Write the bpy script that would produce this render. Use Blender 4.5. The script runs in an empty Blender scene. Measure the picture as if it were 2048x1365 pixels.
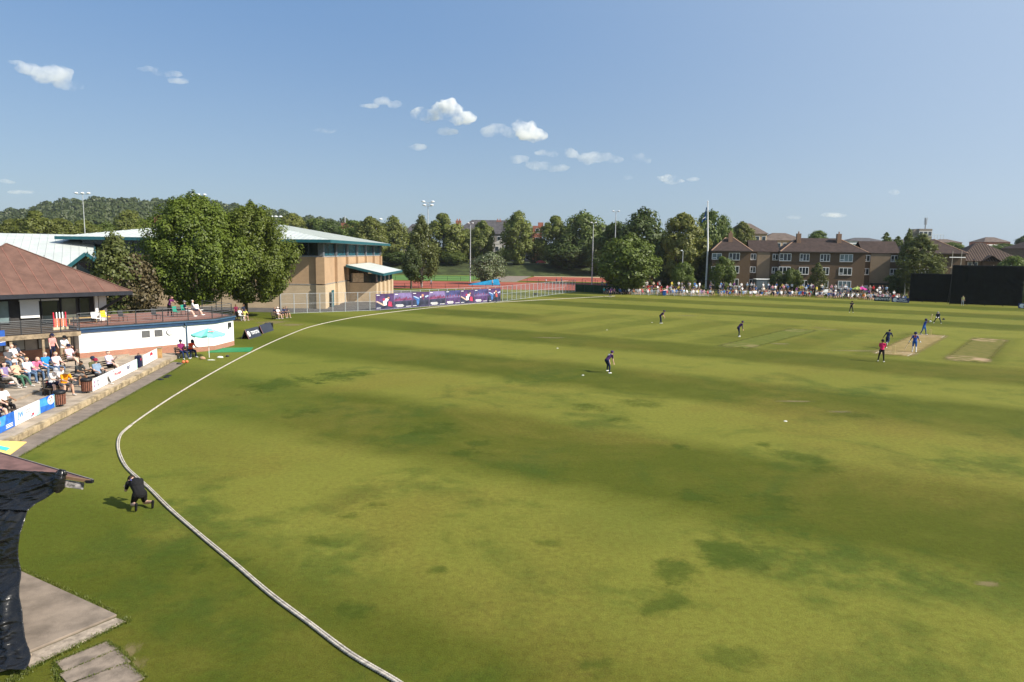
import bpy, bmesh, math, random
import numpy as np
from mathutils import Vector, Matrix
random.seed(7); RNG = np.random.default_rng(7)
S = bpy.context.scene
COL = S.collection
R = math.radians
# ---------------------------------------------------------------- camera, sky, sun, exposure
CAM_H, F_PX = 8.8, 1400.0
cd = bpy.data.cameras.new('camera'); cam = bpy.data.objects.new('camera', cd); COL.objects.link(cam)
cd.sensor_width = 36.0; cd.lens = 36.0 * F_PX / 2048.0; cd.clip_start = 0.1; cd.clip_end = 20000
ROT = (Matrix.Rotation(R(90 - 7.2), 3, 'X') @ Matrix.Rotation(0.013, 3, 'Z'))
cam.matrix_world = Matrix.Translation((0, 0, CAM_H)) @ ROT.to_4x4()
S.camera = cam
S.render.resolution_x = 1024; S.render.resolution_y = 682
SUN_EL = 38.0; SUN_AZ = (1.0, -0.36)           # horizontal direction towards the sun
w = bpy.data.worlds.new('World'); S.world = w; w.use_nodes = True
nt = w.node_tree; bg = nt.nodes['Background']
sky = nt.nodes.new('ShaderNodeTexSky'); sky.sky_type = 'NISHITA'; sky.sun_disc = False
sky.sun_elevation = R(SUN_EL); sky.sun_rotation = math.atan2(SUN_AZ[0], SUN_AZ[1])
sky.altitude = 40; sky.air_density = 1.0; sky.dust_density = 1.0; sky.ozone_density = 3.0
# summer haze: the clear-air sky blended with an even pale blue that grows lighter towards the horizon all round
_tc = nt.nodes.new('ShaderNodeTexCoord'); _sp = nt.nodes.new('ShaderNodeSeparateXYZ'); nt.links.new(_tc.outputs['Generated'], _sp.inputs[0])
_cr = nt.nodes.new('ShaderNodeValToRGB'); _cr.color_ramp.interpolation = 'EASE'; nt.links.new(_sp.outputs[2], _cr.inputs[0])
_e = _cr.color_ramp.elements; _e[0].position = 0.0; _e[0].color = (2.75, 3.70, 4.85, 1); _e[1].position = 1.0; _e[1].color = (0.85, 1.95, 4.1, 1)
_k = _e.new(0.34); _k.color = (1.46, 2.75, 4.95, 1)
_mx = nt.nodes.new('ShaderNodeMix'); _mx.data_type = 'RGBA'; _mx.inputs[0].default_value = 0.66
nt.links.new(sky.outputs[0], _mx.inputs[6]); nt.links.new(_cr.outputs[0], _mx.inputs[7])
# air scatters forward: the whole sky pales smoothly towards the sun's side
_sd = Vector((SUN_AZ[0], SUN_AZ[1], math.hypot(*SUN_AZ) * math.tan(R(SUN_EL)))).normalized()
_dt = nt.nodes.new('ShaderNodeVectorMath'); _dt.operation = 'DOT_PRODUCT'; nt.links.new(_tc.outputs['Generated'], _dt.inputs[0]); _dt.inputs[1].default_value = _sd
_mr = nt.nodes.new('ShaderNodeMapRange'); _mr.interpolation_type = 'SMOOTHSTEP'; nt.links.new(_dt.outputs['Value'], _mr.inputs[0]); _mr.inputs[1].default_value = -0.3; _mr.inputs[2].default_value = 1.0
_m2 = nt.nodes.new('ShaderNodeMix'); _m2.data_type = 'RGBA'; nt.links.new(_mr.outputs[0], _m2.inputs[0]); nt.links.new(_mx.outputs[2], _m2.inputs[6]); _m2.inputs[7].default_value = (4.5, 5.4, 6.6, 1)
nt.links.new(_m2.outputs[2], bg.inputs[0]); bg.inputs[1].default_value = 0.085
S.cycles.volume_bounces = 12; S.cycles.max_bounces = 16; S.cycles.volume_step_rate = 2.0
sl = bpy.data.lights.new('sun', 'SUN'); sun = bpy.data.objects.new('sun', sl); COL.objects.link(sun)
sl.energy = 5.0; sl.angle = R(0.55); sl.color = (1.0, 0.93, 0.82)
a_ = math.hypot(*SUN_AZ); te = math.tan(R(SUN_EL))
sun.rotation_euler = Vector((SUN_AZ[0]/a_, SUN_AZ[1]/a_, te)).to_track_quat('Z', 'Y').to_euler()
sun.location = (60, -20, 80)
S.view_settings.view_transform = 'Standard'; S.view_settings.look = 'None'
S.view_settings.gamma = 1.0; S.view_settings.use_curve_mapping = False
S.view_settings.exposure = 0.62

# ---------------------------------------------------------------- measuring: photo pixel -> place
CP = Vector((0, 0, CAM_H))
def ray(u, v): return ROT @ Vector(((u - 1024) / F_PX, -(v - 682.5) / F_PX, -1.0))
def P(u, v, z=0.0):
    d = ray(u, v); return CP + d * ((z - CAM_H) / d.z)
def PY(u, v, y):
    d = ray(u, v); return CP + d * (y / d.y)
def V(*a): return Vector(a)
# ---------------------------------------------------------------- materials
MATS = {}
def nd(nt, t, **kw):
    n = nt.nodes.new('ShaderNode' + t)
    for k, v in kw.items():
        if k[0] == 'i' and k[1:].isdigit():
            s = n.inputs[int(k[1:])]
            if hasattr(v, 'is_output') or isinstance(v, bpy.types.NodeSocket): nt.links.new(v, s)
            else: s.default_value = v
        else: setattr(n, k, v)
    return n
def mth(nt, op, a, b=0.0, c=None, clamp=False):
    n = nd(nt, 'Math', operation=op, i0=a, i1=b); n.use_clamp = clamp
    if c is not None:
        if isinstance(c, bpy.types.NodeSocket): nt.links.new(c, n.inputs[2])
        else: n.inputs[2].default_value = c
    return n.outputs[0]
def mixc(nt, fac, a, b):
    n = nt.nodes.new('ShaderNodeMix'); n.data_type = 'RGBA'
    for k, v in ((0, fac), (6, a), (7, b)):
        if isinstance(v, bpy.types.NodeSocket): nt.links.new(v, n.inputs[k])
        else: n.inputs[k].default_value = (v if k == 0 else (v[0], v[1], v[2], 1))
    return n.outputs[2]
def noise(nt, vec, scale, detail=3.0, rough=0.55, dist=0.0):
    n = nd(nt, 'TexNoise'); nt.links.new(vec, n.inputs['Vector'])
    n.inputs['Scale'].default_value = scale; n.inputs['Detail'].default_value = detail
    n.inputs['Roughness'].default_value = rough; n.inputs['Distortion'].default_value = dist
    return n.outputs[0]
def ramp(nt, fac, lo, hi):
    n = nd(nt, 'MapRange', i0=fac, i1=lo, i2=hi, i3=0.0, i4=1.0); n.interpolation_type = 'SMOOTHSTEP'
    return n.outputs[0]
def mat(name, col, rough=0.8, var=0.14, scale=3.0, bump=0.0, bscale=30.0, metal=0.0, spec=0.3, col2=None, coords='Object', trans=0.0):
    if name in MATS: return MATS[name]
    m = bpy.data.materials.new(name); m.use_nodes = True; t = m.node_tree
    b = t.nodes['Principled BSDF']
    tc = nd(t, 'TexCoord').outputs[coords]
    n1 = noise(t, tc, scale, 5.0, 0.6)
    c2 = col2 if col2 else tuple(max(0, c * (1 - var * 1.6)) for c in col)
    c1 = col if col2 else tuple(min(1, c * (1 + var)) for c in col)
    cc = mixc(t, ramp(t, n1, 0.3, 0.7), c1, c2)
    t.links.new(cc, b.inputs['Base Color'])
    b.inputs['Roughness'].default_value = rough; b.inputs['Metallic'].default_value = metal
    b.inputs['Specular IOR Level'].default_value = spec
    if bump > 0:
        n2 = noise(t, tc, bscale, 4.0, 0.6)
        bp = nd(t, 'Bump'); bp.inputs['Strength'].default_value = bump; bp.inputs['Distance'].default_value = 0.02
        t.links.new(n2, bp.inputs['Height']); t.links.new(bp.outputs[0], b.inputs['Normal'])
    if trans > 0: b.inputs['Transmission Weight'].default_value = trans
    MATS[name] = m; return m
def cloth(col, rough=0.9):
    k = 'cloth_%02d_%02d_%02d' % tuple(int(c * 99) for c in col)
    return mat(k, col, rough, 0.10, 6.0, 0.15, 14.0, spec=0.2)
def leafmat(name, c1, c2, c3=None, tr=0.35):
    if name in MATS: return MATS[name]
    m = bpy.data.materials.new(name); m.use_nodes = True; t = m.node_tree
    t.nodes.remove(t.nodes['Principled BSDF']); out = t.nodes['Material Output']
    pos = nd(t, 'NewGeometry').outputs['Position']
    oi = nd(t, 'ObjectInfo').outputs['Random']
    na = noise(t, pos, 0.9, 3.0, 0.6); nb = noise(t, pos, 6.0, 2.0, 0.6)
    f = mth(t, 'ADD', mth(t, 'MULTIPLY', na, 0.6), mth(t, 'MULTIPLY', nb, 0.5))
    cc = mixc(t, ramp(t, f, 0.36, 0.72), c1, c2)
    if c3: cc = mixc(t, ramp(t, nb, 0.52, 0.68), cc, c3)
    hs = nd(t, 'HueSaturation'); t.links.new(cc, hs.inputs['Color'])
    t.links.new(mth(t, 'MULTIPLY_ADD', oi, 0.22, 0.90), hs.inputs['Value'])
    t.links.new(mth(t, 'MULTIPLY_ADD', oi, 0.012, 0.494), hs.inputs['Hue'])
    d = nd(t, 'BsdfDiffuse'); tl = nd(t, 'BsdfTranslucent'); gl = nd(t, 'BsdfGlossy'); gl.inputs['Roughness'].default_value = 0.55
    t.links.new(hs.outputs[0], d.inputs[0]); t.links.new(hs.outputs[0], tl.inputs[0])
    mx = nd(t, 'MixShader', i0=tr); t.links.new(d.outputs[0], mx.inputs[1]); t.links.new(tl.outputs[0], mx.inputs[2])
    m2 = nd(t, 'MixShader', i0=0.03); t.links.new(mx.outputs[0], m2.inputs[1]); t.links.new(gl.outputs[0], m2.inputs[2])
    t.links.new(m2.outputs[0], out.inputs[0]); MATS[name] = m; return m
# ---------------------------------------------------------------- mesh + object helpers
def npmesh(name, v, f, smooth=False, mi=None):
    """v (N,3) array, f (M,k) array of one polygon size"""
    me = bpy.data.meshes.new(name); v = np.asarray(v, np.float32); f = np.asarray(f, np.int32)
    k = f.shape[1]
    me.vertices.add(len(v)); me.vertices.foreach_set('co', v.ravel())
    me.loops.add(f.size); me.loops.foreach_set('vertex_index', f.ravel())
    me.polygons.add(len(f)); me.polygons.foreach_set('loop_start', np.arange(0, f.size, k, dtype=np.int32))
    if mi is not None: me.polygons.foreach_set('material_index', np.asarray(mi, np.int32))
    if smooth: me.polygons.foreach_set('use_smooth', np.ones(len(f), bool))
    me.update(calc_edges=True); return me
class MB:
    def __init__(s): s.v = []; s.f = []; s.m = []
    def add(s, vs, fs, mi=0):
        o = len(s.v); s.v += [tuple(p) for p in vs]; s.f += [tuple(o + i for i in f) for f in fs]; s.m += [mi] * len(fs); return s
    BF = [(0,3,2,1),(4,5,6,7),(0,1,5,4),(1,2,6,5),(2,3,7,6),(3,0,4,7)]
    def box(s, x0, x1, y0, y1, z0, z1, mi=0):
        return s.add([(x0,y0,z0),(x1,y0,z0),(x1,y1,z0),(x0,y1,z0),(x0,y0,z1),(x1,y0,z1),(x1,y1,z1),(x0,y1,z1)], MB.BF, mi)
    def beam(s, p, q, w, h, mi=0, up=(0,0,1)):
        p, q = Vector(p), Vector(q); d = (q - p).normalized(); sd = d.cross(Vector(up))
        if sd.length < 1e-4: sd = d.cross(Vector((1,0,0)))
        sd.normalize(); u = sd.cross(d); a = sd * w / 2; b = u * h / 2
        return s.add([p-a-b, p+a-b, q+a-b, q-a-b, p-a+b, p+a+b, q+a+b, q-a+b], MB.BF, mi)
    def tube(s, p, q, r0, r1=None, n=8, mi=0):
        return s.path([p, q], [r0, r0 if r1 is None else r1], n, mi)
    def path(s, pts, r, n=8, mi=0, cap=True):
        pts = [Vector(p) for p in pts]; L = len(pts)
        if not hasattr(r, '__len__'): r = [r] * L
        vs = []; up = Vector((0, 0, 1)); prev = None
        for i, p in enumerate(pts):
            d = (pts[min(i+1, L-1)] - pts[max(i-1, 0)]).normalized()
            if prev is None:
                sd = d.cross(up)
                if sd.length < 1e-3: sd = Vector((1, 0, 0))
            else: sd = prev - d * prev.dot(d)
            sd.normalize(); prev = sd; w_ = d.cross(sd)
            for k in range(n):
                a = 2 * math.pi * k / n; vs.append(p + (sd * math.cos(a) + w_ * math.sin(a)) * r[i])
        fs = [(i*n+k, i*n+(k+1) % n, (i+1)*n+(k+1) % n, (i+1)*n+k) for i in range(L-1) for k in range(n)]
        if cap: fs += [tuple(range(n-1, -1, -1)), tuple((L-1)*n+k for k in range(n))]
        return s.add(vs, fs, mi)
    def prism(s, poly, z0, z1, mi=0):
        n = len(poly); vs = [(p[0], p[1], z0) for p in poly] + [(p[0], p[1], z1) for p in poly]
        fs = [tuple(range(n-1, -1, -1)), tuple(range(n, 2*n))] + [(i, (i+1) % n, n+(i+1) % n, n+i) for i in range(n)]
        return s.add(vs, fs, mi)
    def lathe(s, prof, c=(0,0,0), n=12, mi=0, sx=1.0, sy=1.0):
        vs = [(c[0]+r*sx*math.cos(2*math.pi*k/n), c[1]+r*sy*math.sin(2*math.pi*k/n), c[2]+z) for r, z in prof for k in range(n)]
        L = len(prof)
        fs = [(i*n+k, i*n+(k+1) % n, (i+1)*n+(k+1) % n, (i+1)*n+k) for i in range(L-1) for k in range(n)]
        fs += [tuple(range(n-1, -1, -1)), tuple((L-1)*n+k for k in range(n))]
        return s.add(vs, fs, mi)
    def slab(s, pts, th, mi=0):
        """planar polygon given thickness downwards along its normal"""
        pts = [Vector(p) for p in pts]; n = (pts[1]-pts[0]).cross(pts[2]-pts[0]).normalized()
        if n.z < 0: pts = pts[::-1]; n = -n
        k = len(pts); vs = pts + [p - n * th for p in pts]
        fs = [tuple(range(k)), tuple(range(2*k-1, k-1, -1))] + [(i, k+i, k+(i+1) % k, (i+1) % k) for i in range(k)]
        return s.add(vs, fs, mi)
    def build(s, name, mats, parent=None, loc=None, smooth=False, bevel=0, kind=None, label=None):
        me = bpy.data.meshes.new(name); me.from_pydata(s.v, [], s.f); me.update()
        mats = mats if isinstance(mats, (list, tuple)) else [mats]
        for m in mats: me.materials.append(m)
        me.polygons.foreach_set('material_index', s.m)
        if smooth: me.polygons.foreach_set('use_smooth', [True] * len(s.f))
        o = link(name, me, parent, loc)
        if bevel:
            b = o.modifiers.new('bevel', 'BEVEL'); b.width = bevel; b.segments = 2; b.limit_method = 'ANGLE'
        if kind: o['kind'] = kind
        if label: o['label'] = label
        return o
def link(name, me, parent=None, loc=None):
    o = bpy.data.objects.new(name, me); COL.objects.link(o)
    if parent: o.parent = parent
    if loc is not None: o.location = loc
    return o
def tag(o, label, cat, group=None):
    o['label'] = label; o['category'] = cat
    if group: o['group'] = group
    return o
def thing(name, label, cat, loc=(0,0,0), rz=0.0, group=None, sc=None):
    o = bpy.data.objects.new(name, None); COL.objects.link(o); o.empty_display_size = 0.3
    o.location = loc; o.rotation_euler = (0, 0, rz)
    if sc: o.scale = (sc, sc, sc)
    return tag(o, label, cat, group)
def struct(o): o['kind'] = 'structure'; return o
def copy_tree(root, loc, rz, label, group=None, sc=None):
    r = root.copy(); COL.objects.link(r); r.location = loc; r.rotation_euler = (0, 0, rz); r['label'] = label
    if group: r['group'] = group
    if sc: r.scale = sc if hasattr(sc, '__len__') else (sc, sc, sc)
    for ch in KIDS(root):
        c = ch.copy(); COL.objects.link(c); c.parent = r
        for g in KIDS(ch):
            d = g.copy(); COL.objects.link(d); d.parent = c
    return r
def KIDS(o): return list(o.children)
TXT = {}
def lettering(body, size, m, parent, origin, xdir, ydir, name='lettering', ext=0.004, squash=1.0, align='CENTER', font_shear=0.0, bold=0.0):
    """real raised letters lying in the plane (xdir, ydir) at origin, in parent's space"""
    cu = bpy.data.curves.new('txt', 'FONT'); cu.body = body; cu.size = size; cu.extrude = ext; cu.align_x = align; cu.align_y = 'CENTER'
    cu.shear = font_shear; cu.offset = bold; cu.resolution_u = 2
    t = bpy.data.objects.new('txt', cu); COL.objects.link(t)
    dg = bpy.context.evaluated_depsgraph_get(); me = bpy.data.meshes.new_from_object(t.evaluated_get(dg))
    bpy.data.objects.remove(t); bpy.data.curves.remove(cu)
    x = Vector(xdir).normalized(); y = Vector(ydir).normalized(); z = x.cross(y)
    M = Matrix(((x.x*squash, y.x, z.x, origin[0]), (x.y*squash, y.y, z.y, origin[1]), (x.z*squash, y.z, z.z, origin[2]), (0,0,0,1)))
    me.transform(M); me.materials.clear(); me.materials.append(m)
    return link(name, me, parent)
# ---------------------------------------------------------------- shared materials
M_concrete = mat('concrete', (0.37, 0.30, 0.225), 0.9, 0.20, 1.2, 0.3, 25)
M_white = mat('white_paint', (0.80, 0.80, 0.78), 0.6, 0.04, 1.0)
M_steel = mat('galvanised_steel', (0.48, 0.50, 0.50), 0.5, 0.1, 3.0, metal=0.35, spec=0.4)
M_black = mat('black_plastic', (0.012, 0.012, 0.014), 0.5, 0.1, 4.0)
M_dark = mat('dark_metal', (0.03, 0.032, 0.035), 0.5, 0.1, 4.0)
M_bark = mat('bark', (0.085, 0.068, 0.05), 0.95, 0.3, 3.0, 0.8, 12)
M_glass = mat('window_glass', (0.018, 0.026, 0.032), 0.08, 0.2, 0.6, spec=0.6)
M_glassb = mat('pale_window_glass', (0.16, 0.22, 0.23), 0.12, 0.3, 0.4, spec=0.6)
M_wood = mat('bench_wood', (0.16, 0.10, 0.06), 0.75, 0.25, 5.0, 0.3, 20)
M_darkwood = mat('dark_wood', (0.07, 0.05, 0.035), 0.75, 0.25, 5.0, 0.3, 20)
M_teal = mat('teal_paint', (0.018, 0.098, 0.118), 0.5, 0.08, 2.0)
M_metalroof = mat('pale_metal_roof', (0.50, 0.53, 0.50), 0.5, 0.06, 0.6, spec=0.4)
M_brown = mat('brown_felt', (0.142, 0.077, 0.058), 0.9, 0.14, 1.2, 0.4, 60)
# ================================================================ GROUND
def make_ground_material():
    m = bpy.data.materials.new('mown_grass'); m.use_nodes = True; t = m.node_tree; b = t.nodes['Principled BSDF']
    pos = nd(t, 'NewGeometry').outputs['Position']
    sp = nd(t, 'SeparateXYZ', i0=pos); x, y = sp.outputs[0], sp.outputs[1]
    n_big = noise(t, pos, 0.045, 3.0, 0.6); n_mid = noise(t, pos, 0.16, 4.0, 0.6, 0.6); n_sm = noise(t, pos, 0.55, 4.0, 0.62)
    n_f = noise(t, pos, 5.0, 4.0, 0.7); n_ff = noise(t, pos, 26.0, 4.0, 0.85)
    wob = mth(t, 'MULTIPLY_ADD', n_mid, 3.4, -1.7)
    c = mth(t, 'ADD', mth(t, 'ADD', mth(t, 'MULTIPLY', x, 0.51), mth(t, 'MULTIPLY', y, 0.86)), wob)
    def band(phase, per, k):
        s_ = mth(t, 'COSINE', mth(t, 'MULTIPLY', mth(t, 'SUBTRACT', c, phase), 2 * math.pi / per))
        return mth(t, 'MULTIPLY_ADD', s_, k, 0.5, clamp=True)
    near = band(64.5, 18.6, 1.1); far = band(110.6, 20.0, 1.6)
    e = mth(t, 'SUBTRACT', mth(t, 'MULTIPLY', x, 0.77), mth(t, 'MULTIPLY', y, 0.64))
    sq = mth(t, 'MULTIPLY_ADD', mth(t, 'COSINE', mth(t, 'MULTIPLY', e, 2 * math.pi / 7.5)), 1.2, 0.45, clamp=True)
    sq = mth(t, 'MULTIPLY_ADD', sq, 0.38, 0.18)
    csharp = mth(t, 'SUBTRACT', c, mth(t, 'MULTIPLY', wob, 0.8))
    insq = mth(t, 'MULTIPLY', mth(t, 'MULTIPLY', ramp(t, csharp, 69.5, 70.5), ramp(t, csharp, 96, 95)), ramp(t, x, 2.0, 6.0))
    st = mixc(t, ramp(t, csharp, 95, 96), near, far)
    st = mixc(t, insq, st, sq)
    st = nd(t, 'SeparateColor', i0=st).outputs[0]
    LIGHT = (0.158, 0.160, 0.026); DARK = (0.068, 0.080, 0.0075); DEEP = (0.036, 0.068, 0.0085); STRAW = (0.146, 0.122, 0.022)
    tsel = mth(t, 'ADD', mth(t, 'MULTIPLY', st, 0.92), mth(t, 'MULTIPLY', mth(t, 'SUBTRACT', n_sm, 0.5), 0.6), clamp=True)
    tsel = mth(t, 'ADD', tsel, mth(t, 'MULTIPLY_ADD', n_big, 0.9, -0.38), clamp=True)
    col = mixc(t, tsel, LIGHT, DARK)
    # uneven watering: deep green islands, straw coloured dry places
    deep = mth(t, 'MULTIPLY', ramp(t, n_mid, 0.47, 0.64), ramp(t, n_sm, 0.36, 0.58))
    nearf = ramp(t, y, 62, 40)
    col = mixc(t, mth(t, 'MULTIPLY', deep, mth(t, 'MULTIPLY_ADD', nearf, 0.42, 0.22)), col, DEEP)
    # fairy-ring like round dark patches
    vor = nd(t, 'TexVoronoi'); t.links.new(pos, vor.inputs['Vector']); vor.inputs['Scale'].default_value = 0.105; vor.inputs['Randomness'].default_value = 1.0
    vd = mth(t, 'ADD', vor.outputs['Distance'], mth(t, 'MULTIPLY_ADD', n_sm, 0.22, -0.11))
    wn = nd(t, 'SeparateColor', i0=vor.outputs['Color']).outputs[0]
    col = mixc(t, mth(t, 'MULTIPLY', mth(t, 'MULTIPLY', ramp(t, vd, 0.28, 0.17), ramp(t, wn, 0.12, 0.18)), mth(t, 'MULTIPLY', nearf, 0.20)), col, DEEP)
    n_dry = noise(t, pos, 0.085, 5.0, 0.65, 0.4)
    col = mixc(t, mth(t, 'MULTIPLY', ramp(t, n_dry, 0.44, 0.70), mth(t, 'MULTIPLY_ADD', nearf, 0.30, 0.42)), col, STRAW)
    # lusher grass outside the rope on the left
    g2 = mth(t, 'MULTIPLY', ramp(t, x, -9.0, -15.0), 0.35)
    col = mixc(t, g2, col, (0.094, 0.120, 0.014))
    fine = mth(t, 'ADD', mth(t, 'MULTIPLY', n_f, 0.62), mth(t, 'MULTIPLY', n_ff, 1.18))
    fm = mth(t, 'MULTIPLY_ADD', fine, 1.35, -0.21)
    hs = nd(t, 'HueSaturation'); t.links.new(col, hs.inputs['Color']); t.links.new(fm, hs.inputs['Value'])
    t.links.new(mth(t, 'MULTIPLY_ADD', n_f, 0.05, 0.475), hs.inputs['Hue'])
    t.links.new(hs.outputs[0], b.inputs['Base Color']); b.inputs['Roughness'].default_value = 0.95; b.inputs['Specular IOR Level'].default_value = 0.1
    bp = nd(t, 'Bump'); bp.inputs['Strength'].default_value = 0.6; bp.inputs['Distance'].default_value = 0.04
    t.links.new(mth(t, 'ADD', n_ff, n_f), bp.inputs['Height']); t.links.new(bp.outputs[0], b.inputs['Normal'])
    return m
M_grass = make_ground_material()
g = MB(); g.add([(-4000,-200,0),(4000,-200,0),(4000,7000,0),(-4000,7000,0)], [(0,1,2,3)])
struct(g.build('ground', M_grass))
def sheet(name, poly, z, m, kind=True):
    g = MB(); g.add([(p[0], p[1], z) for p in poly], [tuple(range(len(poly)))]); o = g.build(name, m)
    if kind: struct(o)
    return o
# worn cricket pitches: along (0.64, 0.77)
def pitch_material(name, c1, c2, worn):
    m = bpy.data.materials.new(name); m.use_nodes = True; t = m.node_tree; b = t.nodes['Principled BSDF']
    tc = nd(t, 'TexCoord').outputs['Object']; sp = nd(t, 'SeparateXYZ', i0=tc)
    n1 = noise(t, tc, 1.2, 5.0, 0.65); n2 = noise(t, tc, 9.0, 3.0, 0.6); n0 = noise(t, tc, 0.45, 3.0)
    col = mixc(t, ramp(t, n1, 0.35, 0.65), c1, c2)
    ay = mth(t, 'ABSOLUTE', sp.outputs[1])
    endw = mth(t, 'MULTIPLY', ramp(t, ay, 6.5, 9.0), ramp(t, n0, 0.45, 0.60))
    col = mixc(t, mth(t, 'MULTIPLY', endw, worn), col, (0.36, 0.25, 0.15))
    dk = mth(t, 'MULTIPLY', ramp(t, n2, 0.62, 0.7), endw)
    col = mixc(t, dk, col, (0.10, 0.06, 0.035))
    ed = mth(t, 'ADD', mth(t, 'ABSOLUTE', sp.outputs[0]), mth(t, 'MULTIPLY', n1, 0.5))
    t.links.new(col, b.inputs['Base Color']); b.inputs['Roughness'].default_value = 0.95; b.inputs['Specular IOR Level'].default_value = 0.1
    tr = nd(t, 'BsdfTransparent'); mx = t.nodes.new('ShaderNodeMixShader')
    t.links.new(mth(t, 'MULTIPLY', ramp(t, ed, 2.25, 1.35), ramp(t, mth(t, 'ADD', ay, mth(t, 'MULTIPLY', n1, 2.0)), 13.0, 11.2)), mx.inputs[0])
    t.links.new(tr.outputs[0], mx.inputs[1]); t.links.new(b.outputs[0], mx.inputs[2]); t.links.new(mx.outputs[0], t.nodes['Material Output'].inputs[0])
    return m
S0 = P(1778, 712); S1 = P(1866, 668.5); dirp = (S1 - S0).normalized(); mid = (S0 + S1) / 2
rzp = math.atan2(-dirp.x, dirp.y)
def pitch(name, ctr, m, z):
    g = MB(); g.add([(-2.1,-12.8,0),(2.1,-12.8,0),(2.1,12.8,0),(-2.1,12.8,0)], [(0,1,2,3)]); o = g.build(name, m, loc=(ctr.x, ctr.y, z)); o.rotation_euler.z = rzp
    return struct(o)
pm = pitch('pitch', mid, pitch_material('worn_pitch', (0.27, 0.20, 0.085), (0.20, 0.155, 0.058), 0.5), 0.004)
perp = V(dirp.y, -dirp.x, 0)
c2 = (P(1952, 715) + P(1965, 683)) / 2
pitch('used_pitch', c2, pitch_material('used_pitch', (0.150, 0.130, 0.036), (0.105, 0.105, 0.022), 0.95), 0.004)
c3 = P(1545, 675); pitch('old_pitch', c3, pitch_material('old_pitch', (0.118, 0.128, 0.024), (0.088, 0.105, 0.016), 0.3), 0.004)
M_line = mat('crease_paint', (0.55, 0.53, 0.42), 0.9, 0.35, 2.5)
def crease(par, yy, s_):
    k = MB()
    for (x0, x1, y0, y1) in ((-1.32, 1.32, -0.025, 0.025), (-1.83, 1.83, 1.22*s_-.025, 1.22*s_+.025), (-1.345, -1.295, -1.0*s_, 1.5*s_), (1.295, 1.345, -1.0*s_, 1.5*s_)):
        k.add([(x0, yy+min(y0,y1), .004), (x1, yy+min(y0,y1), .004), (x1, yy+max(y0,y1), .004), (x0, yy+max(y0,y1), .004)], [(0,1,2,3)])
    return k.build('crease_lines', M_line, par)
crease(pm, -10.06, 1); crease(pm, 10.06, -1)
M_stump = mat('stump_wood', (0.62, 0.50, 0.22), 0.6, 0.1, 6)
for s_, lab in ((-1, 'three pale wooden stumps and bails beside the umpire in pink'), (1, 'three wooden stumps at the far end behind the striking batter')):
    q = mid + dirp * 10.06 * s_
    st = thing('wicket', lab, 'stumps', (q.x, q.y, 0.004), rzp, 'wickets of the pitch')
    for k in (-1, 0, 1): MB().lathe([(0.02,0),(0.02,0.70),(0.012,0.715)], (k*0.1,0,0), 8).build('stump', M_stump, st)
    for k in (-1, 1): MB().tube((k*0.05-.045,0,.72),(k*.05+.045,0,.72),.009).build('bail', M_stump, st)
# bare scuffs
M_scuff = pitch_material('scuffed_earth', (0.25, 0.19, 0.09), (0.21, 0.19, 0.07), 0.3)
def scuff_mat():
    m = bpy.data.materials.new('bare_scuff'); m.use_nodes = True; t = m.node_tree; b = t.nodes['Principled BSDF']
    tc = nd(t, 'TexCoord').outputs['Object']; n1 = noise(t, tc, 2.0, 5.0, 0.65)
    r_ = nd(t, 'VectorMath', operation='LENGTH', i0=tc).outputs['Value']
    t.links.new(mixc(t, n1, (0.30, 0.22, 0.11), (0.17, 0.14, 0.05)), b.inputs['Base Color']); b.inputs['Roughness'].default_value = 0.95
    tr = nd(t, 'BsdfTransparent'); mx = t.nodes.new('ShaderNodeMixShader')
    t.links.new(mth(t, 'MULTIPLY', ramp(t, mth(t, 'ADD', r_, mth(t, 'MULTIPLY_ADD', n1, 1.6, -0.8)), 1.0, 0.3), 0.55), mx.inputs[0])
    t.links.new(tr.outputs[0], mx.inputs[1]); t.links.new(b.outputs[0], mx.inputs[2]); t.links.new(mx.outputs[0], t.nodes['Material Output'].inputs[0])
    return m
M_scuff = scuff_mat()
for (u, v, rx, ry) in ((1715, 702, 3.2, 0.5), (1560, 688, 1.3, .6), (1375, 632, 2.0, .5), (1682, 824, .9, .35), (1590, 803, 1.5, .3), (1660, 660, 1.8, .4), (1640, 656, 1.5, .4), (1975, 1168, .45, .2), (1100, 676, 2.4, .5), (1262, 1296, .0, .0), (545, 645, 2.2, 2.6), (480, 640, 2.5, 3.2), (585, 650, 1.8, 1.6), (250, 1310, .28, .55), (255, 1345, .3, .6)):
    if rx == 0: continue
    g = MB(); g.add([(-1,-1,0),(1,-1,0),(1,1,0),(-1,1,0)], [(0,1,2,3)]); p = P(u, v); o = struct(g.build('worn_patch', M_scuff, loc=(p.x, p.y, 0.003))); o.scale = (rx, ry, 1)
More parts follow.
